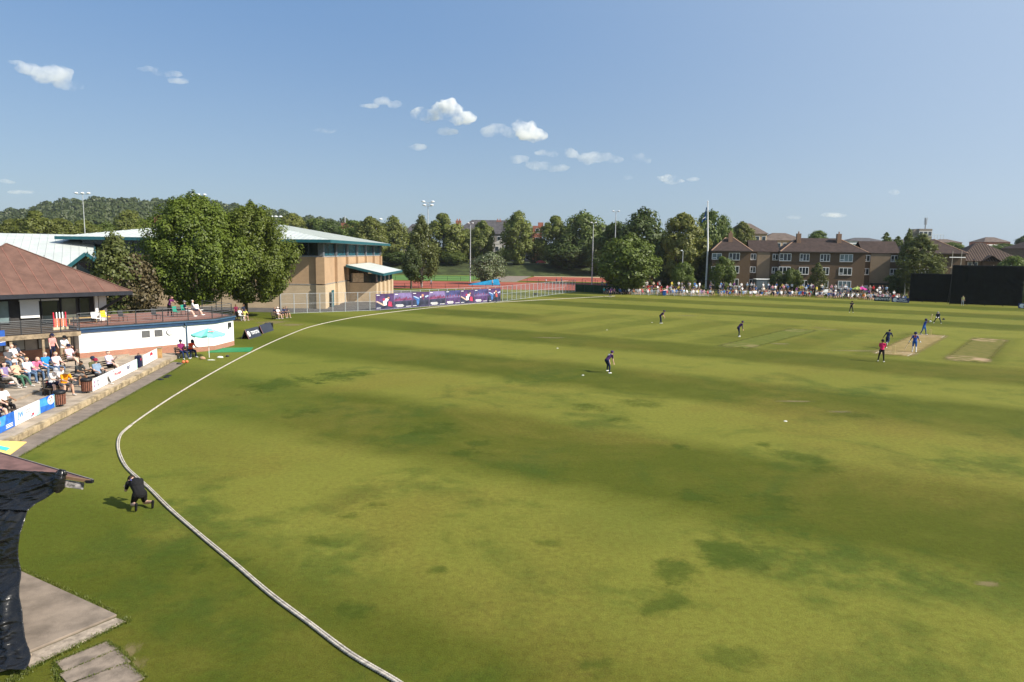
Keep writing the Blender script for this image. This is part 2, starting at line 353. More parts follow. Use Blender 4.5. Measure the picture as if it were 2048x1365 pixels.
# lush dark green islands in the dry outfield
def lush_mat():
    m = bpy.data.materials.new('lush_grass'); m.use_nodes = True; t = m.node_tree; b = t.nodes['Principled BSDF']
    tc = nd(t, 'TexCoord').outputs['Object']; pos = nd(t, 'NewGeometry').outputs['Position']; oi = nd(t, 'ObjectInfo').outputs['Random']
    n1 = noise(t, pos, 0.8, 4.0, 0.6); n3 = noise(t, pos, 4.0, 3.0, 0.7); nf = noise(t, pos, 26.0, 4.0, 0.85); r_ = nd(t, 'VectorMath', operation='LENGTH', i0=tc).outputs['Value']
    hs = nd(t, 'HueSaturation', i4=(0.062, 0.098, 0.013, 1)); t.links.new(mth(t, 'MULTIPLY_ADD', nf, 1.5, 0.25), hs.inputs['Value']); t.links.new(hs.outputs[0], b.inputs['Base Color']); b.inputs['Roughness'].default_value = 0.95; b.inputs['Specular IOR Level'].default_value = 0.1
    tr = nd(t, 'BsdfTransparent'); mx = t.nodes.new('ShaderNodeMixShader'); rr = mth(t, 'ADD', r_, mth(t, 'ADD', mth(t, 'MULTIPLY_ADD', n1, 2.6, -1.25), mth(t, 'MULTIPLY_ADD', n3, 0.9, -0.45)))
    t.links.new(mth(t, 'MULTIPLY', ramp(t, rr, 0.95, 0.10), mth(t, 'MULTIPLY_ADD', oi, 0.22, 0.30)), mx.inputs[0]); t.links.new(tr.outputs[0], mx.inputs[1]); t.links.new(b.outputs[0], mx.inputs[2]); t.links.new(mx.outputs[0], t.nodes['Material Output'].inputs[0])
    return m
M_lush = lush_mat()
for k, (u, v, du, dv) in enumerate(((1390,990,55,20),(1550,1000,70,26),(1620,920,64,28),(640,1085,50,15),(960,887,34,11),(870,860,75,20),(1530,890,28,9),(1355,892,26,8),(1450,1110,100,52),(690,1035,42,12),(1340,1210,80,40),(880,1140,34,11),(1180,1330,80,30),(1460,1315,80,36),(560,768,80,24),(680,752,70,18),(1180,815,60,13),(1290,808,66,13),(600,828,56,12),(1360,1140,60,34),(470,1128,50,16),(1240,840,50,12),(760,1010,40,12),(930,905,60,12),(1700,830,70,9),(390,1140,50,22),(1090,1085,40,12),(700,1215,60,26))):
    c = P(u, v); rx = (P(u+du, v)-c).length; ry = (P(u, v-dv)-P(u, v+dv)).length/2
    o = struct(MB().add([(-1.3,-1.3,0),(1.3,-1.3,0),(1.3,1.3,0),(-1.3,1.3,0)], [(0,1,2,3)]).build('lush_patch', M_lush, loc=(c.x, c.y, .0015 + .0001*k))); o.scale = (rx, ry, 1); o.rotation_euler.z = random.uniform(-.4,.4)
# white marker discs
M_disc = mat('white_plastic', (0.66, 0.66, 0.60), 0.5, 0.03, 3)
def disc(): return MB().lathe([(0.10,0),(0.095,0.010),(0.05,0.032),(0.03,0.032)], (0,0,0), 14)
dm = None
for (u, v, lab) in ((1571, 843, 'white disc marker lying alone in the open outfield on the right'), (1166, 751, 'white disc marker on the grass left of the near fielder'), (1304, 645.5, 'white disc marker on the shadow of the far crouching fielder'),
                    (1214, 660.5, 'white disc marker on the grass between the two left fielders'), (1115, 697, 'white disc marker furthest left, on the light mown stripe'), ):
    p = P(u, v)
    if dm is None: dm = disc().build('disc_marker', M_disc); o = dm
    else: o = dm.copy(); COL.objects.link(o)
    o.location = (p.x, p.y, 0); tag(o, lab, 'marker', 'white disc markers on the field')
# ---------------------------------------------------------------- boundary rope
def smooth_path(pts, n=12):
    pts = [Vector(p) for p in pts]; out = []
    for i in range(len(pts)-1):
        p0, p1, p2, p3 = pts[max(i-1,0)], pts[i], pts[i+1], pts[min(i+2, len(pts)-1)]
        for k in range(n):
            s_ = k / n
            out.append(0.5*((2*p1)+(p2-p0)*s_+(2*p0-5*p1+4*p2-p3)*s_*s_+(3*p1-p0-3*p2+p3)*s_**3))
    return out + [pts[-1]]
M_rope = mat('rope_fibre', (0.44, 0.40, 0.34), 0.9, 0.22, 9.0, 0.5, 40)
def rope(name, pix, r, label, off=0.0, strands=3, pitch_l=0.22, n=14, smooth=16):
    ctr = smooth_path([P(u, v) for u, v in pix], smooth)
    if off:
        q = []
        for i, p in enumerate(ctr):
            d = (ctr[min(i+1,len(ctr)-1)] - ctr[max(i-1,0)]).normalized(); q.append(p + V(d.y, -d.x, 0) * off * (1 + 0.08*math.sin(i*0.23)))
        ctr = q
    # resample evenly so that the strands twist evenly
    out = [ctr[0]]; step = pitch_l / 8
    L = 0
    for a, b in zip(ctr, ctr[1:]):
        L += (b-a).length
    cum = np.concatenate([[0], np.cumsum([(b-a).length for a, b in zip(ctr, ctr[1:])])])
    A = np.array([tuple(p) for p in ctr]); N_ = max(int(cum[-1]/step), 2); tt = np.linspace(0, cum[-1], N_)
    C = np.stack([np.interp(tt, cum, A[:, k]) for k in range(3)], 1)
    T = np.gradient(C, axis=0); T /= np.linalg.norm(T, axis=1)[:, None]; SD = np.stack([T[:,1], -T[:,0], 0*T[:,0]], 1); UP = np.array([0,0,1.0])
    th = thing(name, label, 'rope', tuple(C[0]))
    rs = r * 0.56; k = 6
    for j in range(strands):
        ph = 2*np.pi*(tt/pitch_l + j/strands)
        cc = C + SD*(np.cos(ph)*r*0.5)[:,None] + UP*(np.sin(ph)*r*0.5 + r)[:,None] - C[0]
        vs = np.concatenate([cc[:,None,:] + rs*(SD[:,None,:]*math.cos(2*math.pi*a/k) + UP*math.sin(2*math.pi*a/k)) for a in range(k)], 1).reshape(-1,3)
        i = np.arange(N_-1)[:,None]*k; a = np.arange(k)[None,:]; b = (a+1) % k
        f = np.stack([i+a, i+b, i+k+b, i+k+a], 2).reshape(-1,4)
        me = npmesh('strand', vs, f, True); me.materials.append(M_rope); link('strand', me, th)
    return th
near_pix = [(840,1400),(792,1365),(700,1310),(620,1250),(540,1190),(470,1130),(400,1072),(340,1020),(300,980),(272,955),(252,935),(240,912),(236,890),(242,870),(262,852)]
rope('boundary_rope', near_pix, 0.036, 'thick twisted rope boundary curving past the kneeling photographer', -0.034)
rope('boundary_rope', near_pix, 0.034, 'second rope laid along the inside of the thick near boundary rope', 0.034)
rope('boundary_rope', [(262,852),(300,825),(350,792),(420,750),(480,717),(530,692),(575,672),(620,655),(680,641),(740,631),(830,620),(940,609),(1060,602),(1150,597),(1230,593)], 0.045,
     'single pale rope boundary running away past the fence to the far crowd', 0, 3, 0.5)
# ================================================================ PEOPLE (figure builder)
def dirv(f, a, s_): f, a = R(f), R(a); return V(s_*math.sin(a), math.sin(f)*math.cos(a), -math.cos(f)*math.cos(a))
def joints(p):
    l, sd = R(p.get('lean', 3)), R(p.get('side', 0)); up = V(math.sin(sd), math.sin(l)*math.cos(sd), math.cos(l)*math.cos(sd)); tw = R(p.get('twist', 0))
    J = {'pel': V(0,0,0)}; J['waist'] = up*0.14; J['chest'] = up*0.33 + V(0, .012, 0)
    c = p.get('curl', 0); up2 = V(up.x, math.sin(l+R(c)), math.cos(l+R(c))).normalized()
    J['neck'] = J['chest'] + up2*0.19; ax = V(math.cos(tw), math.sin(tw), 0); ax = (ax - up2*ax.dot(up2)).normalized()
    hp = l + R(c) + R(p.get('head', 0)); hy = R(p.get('turn', 0))
    J['hdir'] = V(0, math.sin(hp), math.cos(hp)); J['face'] = V(-math.sin(hy)*math.cos(hp), math.cos(hy)*math.cos(hp), -math.sin(hp)).normalized()
    J['jaw'] = J['neck'] + up2*0.05 + J['hdir']*0.05 + J['face']*0.02; J['head'] = J['jaw'] + J['hdir']*0.09
    for s_, n in ((-1,'l'), (1,'r')):
        sh = J['neck'] - up2*0.05 + ax*s_*0.175; J['sh'+n] = sh
        f, a, e, inw = (list(p.get(n+'a', (8,8,15,0))) + [0])[:4]
        el = sh + dirv(f, a, s_)*0.285; J['el'+n] = el; fd = dirv(f+e, a-inw, s_); wr = el + fd*0.25; J['wr'+n] = wr; J['ha'+n] = wr + fd*0.09; J['fd'+n] = fd
        hip = V(s_*0.09, 0, -0.03); J['hip'+n] = hip
        f, a, k = p.get(n+'l', (3,5,4)); kn = hip + dirv(f, a, s_)*0.43; J['kn'+n] = kn
        sd_ = dirv(f-k, a*0.8, s_); an = kn + sd_*0.41; J['an'+n] = an
        yaw = R(p.get(n+'y', -s_*-8)) ; fx = V(math.sin(R(8))*s_, math.cos(R(8)), 0)
        if p.get(n+'toe') is not None: t_ = R(p[n+'toe']); td = V(0, math.cos(t_), math.sin(t_))
        else: td = fx
        perp_ = (V(0,0,-1) if p.get(n+'toe') is None else V(0, math.sin(t_), -math.cos(t_)))
        J['heel'+n] = an + perp_*0.045 - td*0.05; J['toe'+n] = an + perp_*0.055 + td*0.16
    lo = min([J[k].z for k in ('heell','heelr','toel','toer')] + [J['knl'].z - .02, J['knr'].z - .02, J['pel'].z - .07]) - 0.035
    for k in list(J):
        if k[:2] not in ('hd','fa','fd'): J[k] = J[k] - V(0,0,lo)
    return J
def capsule(p, q, r0, r1, n=10, sx=None, flat=1.0):
    """closed tapered capsule; returns verts, faces"""
    d = q - p; L = d.length; d = d.normalized() if L > 1e-6 else V(0,0,1)
    a = sx if sx else (d.cross(V(0,0,1)) if abs(d.z) < .95 else V(1,0,0)); a = (a - d*a.dot(d)).normalized(); b = d.cross(a)
    rings = [(p - d*r0*0.97, r0*0.25), (p - d*r0*0.7, r0*0.71), (p, r0), (q, r1), (q + d*r1*0.7, r1*0.71), (q + d*r1*0.97, r1*0.25)]
    vs = []; 
    for c, r_ in rings:
        for k in range(n):
            t_ = 2*math.pi*k/n; vs.append(c + a*math.cos(t_)*r_ + b*math.sin(t_)*r_*flat)
    fs = [(i*n+k, i*n+(k+1) % n, (i+1)*n+(k+1) % n, (i+1)*n+k) for i in range(5) for k in range(n)]
    fs += [tuple(range(n-1,-1,-1)), tuple(5*n+k for k in range(n))]
    return vs, fs
def segs(J, p):
    X = V(1,0,0); o = []
    def s_(a, b, r0, r1, reg, sx=None, flat=1.0): o.append((a, b, r0, r1, reg, sx, flat))
    bk = p.get('bulk', 1.12)
    axs = (J['shr'] - J['shl']).normalized()
    s_(J['pel'] + X*-.035, J['pel'] + X*.035, .118*bk, .118*bk, 'low')
    s_(J['pel'], J['waist'], .142*bk, .132*bk, 'tor0', X, .80); s_(J['waist'], J['chest'], .135*bk, .158*bk, 'tor', X, .72)
    s_(J['chest'], J['neck'] - V(0,0,.05), .156*bk, .095, 'tor', axs, .66)
    s_(J['shl'], J['shr'], .066, .066, 'tor')
    s_(J['neck'] - V(0,0,.02), J['jaw'], .056, .052, 'neck'); s_(J['jaw'], J['head'], .072, .096, 'head')
    hx = J['face'].cross(J['hdir']).normalized()
    s_(J['head'] - J['face']*.02, J['head'] + J['face']*.012, .098, .092, 'head')
    s_(J['jaw'] + J['hdir']*.055 + J['face']*.085, J['jaw'] + J['hdir']*.03 + J['face']*.10, .014, .019, 'head')
    for e_ in (-1, 1): s_(J['jaw'] + J['hdir']*.05 + hx*e_*.09, J['jaw'] + J['hdir']*.075 + hx*e_*.095, .016, .018, 'head')
    for n in 'lr':
        s_(J['sh'+n], J['el'+n], .060*bk, .046, 'ua'); s_(J['el'+n], J['wr'+n], .045, .031, 'fa'); s_(J['wr'+n], J['ha'+n], .031, .036, 'hand')
        s_(J['hip'+n], J['kn'+n], .096*bk, .062, 'th'); s_(J['kn'+n], J['kn'+n].lerp(J['an'+n], .35), .060, .060, 'shin'); s_(J['kn'+n].lerp(J['an'+n], .35), J['an'+n], .060, .042, 'shin2')
        s_(J['heel'+n], J['toe'+n], .044, .038, 'foot', None, .85)
    return o
BODY = {}
def body_mesh(key, pose, voxel=0.02, shorts=False, sleeve='short', fingers=True, pads=False, barefoot=False):
    """one continuous remeshed figure; slots: skin, shirt, lower, hair, shoe, extra"""
    J = joints(pose); sg = segs(J, pose)
    mb = MB()
    for a, b, r0, r1, reg, sx, fl in sg:
        vs, fs = capsule(a, b, r0, r1, 10, sx, fl); mb.add(vs, fs)
    me = bpy.data.meshes.new('tmp'); me.from_pydata(mb.v, [], mb.f); o = bpy.data.objects.new('tmp', me); COL.objects.link(o)
    md = o.modifiers.new('r', 'REMESH'); md.mode = 'VOXEL'; md.voxel_size = voxel
    sm = o.modifiers.new('s', 'SMOOTH'); sm.factor = 0.5; sm.iterations = 2
    dg = bpy.context.evaluated_depsgraph_get(); out = bpy.data.meshes.new_from_object(o.evaluated_get(dg))
    bpy.data.objects.remove(o); bpy.data.meshes.remove(me)
    out.name = key; n = len(out.polygons); c = np.empty(n*3, np.float32); out.polygons.foreach_get('center', c); c = c.reshape(-1,3)
    best = np.full(n, 9.0); idx = np.zeros(n, int); par = np.zeros(n)
    for i, (a, b, r0, r1, reg, sx, fl) in enumerate(sg):
        A = np.array(a); D = np.array(b) - A; t_ = np.clip(((c - A) @ D) / max(D @ D, 1e-9), 0, 1)
        d = np.linalg.norm(c - A - t_[:,None]*D, axis=1) / (r0 + (r1-r0)*t_)
        k = d < best; best[k] = d[k]; idx[k] = i; par[k] = t_[k]
    H = np.array(J['head']); fd = np.array(J['face']); hd = np.array(J['hdir'])
    mi = np.zeros(n, int)
    for i, g_ in enumerate(sg):
        k = idx == i; reg = g_[4]
        if reg in ('tor', 'tor0'): mi[k] = 1
        elif reg == 'low': mi[k] = 2
        elif reg == 'ua': mi[k] = np.where(par[k] < .78, 1, 0) if sleeve == 'short' else (1 if sleeve == 'long' else np.where(par[k] < .1, 1, 0))
        elif reg == 'fa': mi[k] = 1 if sleeve == 'long' else 0
        elif reg == 'th': mi[k] = np.where(par[k] < .80, 2, 0) if shorts else 2
        elif reg in ('shin', 'shin2'): mi[k] = 5 if pads else (0 if shorts else 2)
        elif reg == 'foot': mi[k] = 4
        elif reg == 'head':
            q = (c[k] - H); mi[k] = np.where((q @ hd > .045) | ((q @ fd < -.015) & (q @ hd > -.07)), 3, 0)
    k = (idx == 1) & (c[:,2] < J['pel'].z + .02); mi[k] = 2
    out.polygons.foreach_set('material_index', mi.astype(np.int32)); out.polygons.foreach_set('use_smooth', np.ones(n, bool))
    if fingers:
        bm = bmesh.new(); bm.from_mesh(out)
        for n_ in 'lr':
            fdir = J['fd'+n_]; w_ = fdir.cross(V(0,0,1)) if abs(fdir.z) < .9 else V(0,1,0); w_ = (w_ - fdir*w_.dot(fdir)).normalized(); nn = fdir.cross(w_)
            for q, (off, ln) in enumerate(((-.026,.055),(-.009,.066),(.009,.062),(.025,.05),(-.045,.04))):
                b0 = J['ha'+n_] + w_*off + fdir*(.012 if q < 4 else -.03); b1 = b0 + (fdir + nn*.25 + (w_*-.6 if q == 4 else V(0,0,0))).normalized()*ln*.6; b2 = b1 + (fdir*.6 + nn*.8).normalized()*ln*.5
                for (aa, bb, ra, rb) in ((b0, b1, .011, .009), (b1, b2, .009, .007)):
                    vs, fs = capsule(aa, bb, ra, rb, 5); bv = [bm.verts.new(v_) for v_ in vs]
                    for f_ in fs:
                        try: bm.faces.new([bv[i_] for i_ in f_]).smooth = True
                        except ValueError: pass
        bm.to_mesh(out); bm.free()
    for i in range(6): out.materials.append(None)
    BODY[key] = (out, J); return BODY[key]
def cap_mesh(J, kind='cap'):
    hd, fd = J['hdir'], J['face']; sx = fd.cross(hd).normalized(); fd = hd.cross(sx).normalized(); c = J['head'] + hd*0.012 - fd*0.005; mb = MB(); n = 14
    prof = [(.118,-.01),(.121,.02),(.113,.06),(.08,.098),(.03,.116)] if kind != 'helmet' else [(.128,-.07),(.138,0),(.13,.06),(.09,.115),(.03,.135)]
    vs = []
    for r_, z in prof:
        for k in range(n): a = 2*math.pi*k/n; vs.append(c + sx*math.cos(a)*r_*.93 + fd*math.sin(a)*r_ + hd*z)
    fs = [(i*n+k, i*n+(k+1) % n, (i+1)*n+(k+1) % n, (i+1)*n+k) for i in range(len(prof)-1) for k in range(n)] + [tuple((len(prof)-1)*n+k for k in range(n))]
    mb.add(vs, fs)
    # brim
    full = kind == 'hat'
    ks = range(n+1) if full else range(0, 8)
    vi, vo = [], []
    for k in ks:
        a = (2*math.pi*k/n) if full else math.pi*(0.08 + 0.84*k/7)
        e = .075 if full else .085*math.sin(a)**.6
        d = sx*math.cos(a)*.93 + fd*math.sin(a); vi.append(c + d*.115 + hd*.004); vo.append(c + d*(.12+e) - hd*(.012 if full else .02))
    m_ = len(vi); th = -hd*.008
    mb.add(vi + vo + [p+th for p in vi] + [p+th for p in vo], [(i, i+1, m_+i+1, m_+i) for i in range(m_-1)] + [(2*m_+i, 3*m_+i, 3*m_+i+1, 2*m_+i+1) for i in range(m_-1)] + [(m_+i, m_+i+1, 3*m_+i+1, 3*m_+i) for i in range(m_-1)])
    if kind == 'helmet':
        for z in (-.03, -.065, -.1):
            mb.path([c + (sx*math.cos(R(a))*.12 + fd*(math.sin(R(a))*.15)) + hd*z for a in range(10, 171, 20)], .006, 4)
    return mb
SK1 = (0.56, 0.33, 0.23); SK2 = (0.30, 0.16, 0.09); SK3 = (0.66, 0.42, 0.32)
def skin(c): return mat('skin_%02d' % int(c[0]*100), c, 0.6, 0.06, 8.0, spec=0.35)
def dress(o, sk, shirt, low, hair, shoe, extra):
    for i, m in enumerate((skin(sk), cloth(shirt), cloth(low), cloth(hair), cloth(shoe), cloth(extra))):
        o.material_slots[i].link = 'OBJECT'; o.material_slots[i].material = m
HB, HBR, HG, HBL, HBD = (0.015,.012,.01), (.06,.035,.02), (.30,.29,.28), (.40,.27,.12), (.52,.32,.23)
NAVY, WHITE, BLACK, JEANS, GREY, KHAKI = (.012,.016,.045), (.78,.77,.76), (.012,.012,.013), (.10,.16,.26), (.17,.17,.18), (.28,.21,.14)
PKEY = [0]
def person(label, loc, rz, pose, shirt, low, sk=SK1, hair=HBR, shoe=(.5,.5,.5), shorts=False, sleeve='short', cap=None, capc=NAVY, pads=None, group=None, voxel=.02, sc=1.0, key=None, fingers=True):
    PKEY[0] += 1; key = key or 'figure_%d' % PKEY[0]
    if key not in BODY: body_mesh(key, pose, voxel, shorts, sleeve, fingers, pads is not None)
    me, J = BODY[key]; o = link('person', me); o.location = loc; o.rotation_euler = (0, 0, rz); sc *= 1.06; o.scale = (sc, sc, sc)
    dress(o, sk, shirt, low, hair, shoe, pads or low); tag(o, label, 'person', group)
    if cap: c_ = cap_mesh(J, cap).build(cap, cloth(capc), o, smooth=True)
    return o
def face_to(v): return math.atan2(-v[0], v[1])
STAND = dict(); SITP = dict(lean=-12, curl=14, la=(35,6,45,10), ra=(35,6,45,10), ll=(86,6,78), rl=(86,7,84))
SITF = dict(lean=18, curl=14, la=(38,8,52,14), ra=(40,8,48,14), ll=(84,10,88), rl=(82,10,80))
SITB = dict(lean=-22, curl=16, la=(25,10,60,14), ra=(25,10,55,10), ll=(80,6,50), rl=(82,8,58))
SITX = dict(lean=-14, curl=14, la=(35,6,95,10), ra=(30,8,50,10), ll=(88,4,70), rl=(100,-8,60))
# ================================================================ THE PLAYERS
PURPLE = (.045,.016,.075); SNAVY = (.010,.018,.055); NBLUE = (.015,.06,.30); NRED = (.30,.02,.05); PINK = (.72,.03,.13); MAR = (.16,.015,.04)
def at(u, v): p = P(u, v); return (p.x, p.y, 0.0)
MP = mid
tow = lambda u, v, q: face_to((q.x - P(u, v).x, q.y - P(u, v).y))
BAT = P(1847, 669)
pl = 'cricketers out on the field'
# umpire seen from behind, legs apart, hands in front
person('umpire in bright pink shirt, black trousers and black hat behind the stumps', at(1762, 724), face_to(dirp), dict(lean=4, la=(20,10,70,35), ra=(20,10,70,35), ll=(6,11,6), rl=(-6,9,2)), PINK, BLACK, SK2, HB, (.6,.6,.6), cap='hat', capc=BLACK, group=pl, voxel=.016, sc=1.02)
# bowler in follow through, on one leg
person('bowler in navy on one leg, back leg kicked out, beside the umpire', at(1774, 697), face_to(dirp) - R(25), dict(lean=28, side=-10, twist=30, head=-15, la=(-12,30,15,0), ra=(35,2,30,30), ll=(4,3,6), rl=(-42,26,38), rtoe=-60), SNAVY, SNAVY, SK2, HB, (.75,.73,.7), sleeve='long', group=pl, voxel=.016, sc=1.03)
# non-striker walking up with bat, back to us
ns = person('batter in blue and red back view with white pads, bat held low', at(1828, 704.5), face_to(dirp) + R(8), dict(lean=5, la=(8,24,12,0), ra=(12,22,22,0), ll=(8,4,6), rl=(-4,5,6)), NBLUE, (.02,.10,.34), SK2, HB, WHITE, cap='helmet', capc=(.02,.02,.08), pads=(.7,.7,.7), group=pl, voxel=.016)
nj = [BODY[k] for k in list(BODY)][-1][1]
# red back panel and number are flat print on the shirt: thin cloth patch following the back
M_red = cloth(NRED)
def back_print(o, J, txt, size, colr, panel=None):
    up_ = (J['neck'] - J['chest']).normalized(); b_ = -up_.cross(V(1,0,0)).normalized()
    b_ = V(0,-1,0) - up_*V(0,-1,0).dot(up_); b_.normalize(); c = (J['chest']*.55 + J['neck']*.45) + b_*.125 - up_*.02
    x_ = up_.cross(b_)
    if panel:
        mb = MB(); vs = []
        for i in range(5):
            for j in range(4): s_ = (i-2)/2; vs.append(c + x_*s_*.105 - up_*(.16 - j*.09) - b_*(s_*s_*.035 + .008))
        mb.add(vs, [(i*4+j, i*4+4+j, i*4+5+j, i*4+1+j) for i in range(4) for j in range(3)]); mb.build('back_panel', cloth(panel), o, smooth=True)
    lettering(txt, size, cloth(colr), o, c + b_*.012 - up_*.03, x_, up_, 'shirt_number', .003)
back_print(ns, nj, '17', .26, (.6,.35,.25), NRED)
def bat_mesh(hand, d, L=.86):
    d = d.normalized(); sd = d.cross(V(0,0,1)).normalized() if abs(d.z) < .98 else V(1,0,0); mb = MB()
    mb.tube(hand, hand + d*.3, .017, .017, 8, 1); mb.beam(hand + d*.27, hand + d*L, .108, .04, 0, up=sd.cross(d)); return mb
M_bat = mat('willow_bat', (.62,.50,.32), .6, .1, 8); M_grip = cloth((.05,.05,.06)); M_glove = cloth((.75,.75,.74))
def bat(o, J, hand, d, label):
    h = o.matrix_basis @ J[hand]; dd = (o.matrix_basis.to_3x3() @ Vector(d))
    b = bat_mesh(V(0,0,0), dd).build('cricket_bat', [M_bat, M_grip], None, h, bevel=.006); return tag(b, label, 'cricket bat', 'cricket bats')
bpy.context.view_layer.update()
bat(ns, nj, 'hal', (-.35, .1, -.8), 'bat trailing from the left hand of the batter seen from behind')
def gloves(o, J):
    for n in 'lr':
        vs, fs = capsule(J['wr'+n], J['ha'+n] + J['fd'+n]*.03, .045, .058, 9); MB().add(vs, fs).build('glove', M_glove, o, smooth=True)
gloves(ns, nj)
bt = person('batter in blue and red swinging bat high over the far end', at(1847, 670), face_to(dirp) - R(110), dict(lean=6, side=-6, twist=30, la=(95,-10,20,10), ra=(85,25,30,45), ll=(14,10,10), rl=(-10,10,12)), NBLUE, (.02,.10,.34), SK2, HB, WHITE, cap='helmet', capc=(.02,.02,.08), pads=(.04,.06,.2), group=pl, voxel=.02)
bj = [BODY[k] for k in list(BODY)][-1][1]
bpy.context.view_layer.update(); bat(bt, bj, 'hal', (.15, .3, .85), 'bat raised high in the hands of the striking batter'); gloves(bt, bj)
wk = person('wicketkeeper crouching with legs wide and white gloves at far end', at(1875, 647), face_to((BAT.x-P(1875,647).x, BAT.y-P(1875,647).y)), dict(lean=42, curl=10, head=-40, la=(35,2,25,14), ra=(35,2,25,14), ll=(24,24,34), rl=(24,24,34)), SNAVY, SNAVY, SK1, HBR, WHITE, sleeve='long', cap='cap', capc=(.25,.22,.25), group=pl, voxel=.02)
gloves(wk, [BODY[k] for k in list(BODY)][-1][1])
CROUCH = dict(lean=44, curl=8, head=-40, la=(2,2,16,4), ra=(6,4,18,6), ll=(38,12,34), rl=(14,14,26))
f1 = person('fielder in navy and purple bent forward hands on knees, nearest the camera', at(1213, 746.5), tow(1213, 746, BAT), CROUCH, PURPLE, SNAVY, SK3, HBR, WHITE, sleeve='short', cap='cap', capc=(.06,.03,.12), group=pl, voxel=.014)
back_print(f1, [BODY[k] for k in list(BODY)][-1][1], '29', .2, (.8,.8,.8), (.02,.02,.08))
person('fielder in navy leaning forward, left of the used pitches, wearing a cap', at(1320, 647.5), tow(1320, 647, BAT), dict(lean=40, curl=6, head=-36, la=(6,4,20,8), ra=(10,4,24,8), ll=(14,5,8), rl=(8,5,14)), PURPLE, SNAVY, SK1, HBR, WHITE, cap='cap', capc=(.03,.02,.09), group=pl, voxel=.018)
person('fielder in navy stooping with arms swung back, in front of the crease', at(1476, 674), tow(1476, 674, BAT), dict(lean=38, curl=6, head=-34, la=(-28,20,16,0), ra=(-10,18,24,0), ll=(24,6,20), rl=(2,9,8)), PURPLE, SNAVY, SK1, HBR, WHITE, cap='cap', capc=(.04,.02,.10), sleeve='long', group=pl, voxel=.018)
person('fielder in black cap standing hands together near the far stripes', at(1702, 625.5), tow(1702, 625, BAT), dict(lean=14, head=-6, la=(35,18,75,40), ra=(35,18,75,40), ll=(8,13,10), rl=(8,13,10)), (.02,.015,.03), (.012,.014,.03), SK1, HBR, WHITE, cap='cap', capc=BLACK, group=pl, voxel=.02)
person('fielder in navy standing upright on the far left boundary by the crowd', at(1220, 594.5), tow(1220, 594, BAT), dict(lean=4, la=(5,8,25,10), ra=(5,10,25,10), ll=(4,6,4), rl=(-2,7,4)), PURPLE, SNAVY, SK1, HBR, WHITE, cap='cap', group=pl, voxel=.022)
# spare helmet on the grass
hm = MB().lathe([(.15,0),(.16,.06),(.13,.16),(.07,.21),(.02,.22)], (0,0,0), 12); hm.lathe([(.20,.03),(.20,.045),(.12,.06)], (0,-.05,0), 12)
tag(hm.build('helmet', cloth((.02,.02,.05)), loc=at(1887, 640)), 'dark helmet lying on the grass right of the wicketkeeper', 'helmet')
# photographer kneeling at the rope, back to us
pp = at(281, 1019); prz = face_to((-.72, .70))
ph = person('photographer in black shirt and shorts kneeling by the rope, head bowed', pp, prz, dict(lean=46, curl=34, head=4, turn=20, bulk=1.28, la=(28,8,70,24), ra=(34,16,62,34), ll=(36,6,140), rl=(30,14,134), ltoe=-72, rtoe=-72), BLACK, (.01,.01,.011), SK3, HBR, BLACK, shorts=True, cap='cap', capc=(.012,.014,.02), voxel=.013, sc=1.08)
pj = [BODY[k] for k in list(BODY)][-1][1]
cm = MB(); cm.box(-.07,.07,-.04,.05,-.05,.06); cm.box(-.03,.03,-.03,.03,.06,.09); cm.path([(0,.05,0),(0,.13,0),(0,.16,0),(0,.30,0)], [.042,.045,.055,.058], 14)
bpy.context.view_layer.update()
cm_o = thing('handheld_camera', 'black camera held in the hands of the kneeling photographer', 'camera', ph.matrix_basis @ ((pj['hal']+pj['har'])/2), prz)
cb = MB(); cb.box(-.07,.07,-.04,.05,-.05,.06); cb.box(-.03,.03,-.03,.03,.06,.09); cb.build('body', M_black, cm_o, bevel=.01)
MB().path([(0,.05,0),(0,.13,0),(0,.16,0),(0,.26,0)], [.042,.045,.055,.058], 14).build('lens', M_black, cm_o)
# strap print over the back (pale blue strip)
st_ = MB(); upb = (pj['neck']-pj['chest']).normalized(); bb = V(0,-1,0) - upb*V(0,-1,0).dot(upb); bb.normalize(); xb = upb.cross(bb)
pts = [pj['neck'] + bb*.10 - xb*.10 - upb*.02, pj['chest'] + bb*.13 + upb*.08 - xb*.13, pj['chest'] + bb*.13 + upb*.0 - xb*.135]
st_.beam(pts[0], pts[1], .03, .006, up=bb); st_.beam(pts[1], pts[2], .03, .006, up=bb); st_.build('strap', cloth((.10,.11,.32)), ph)
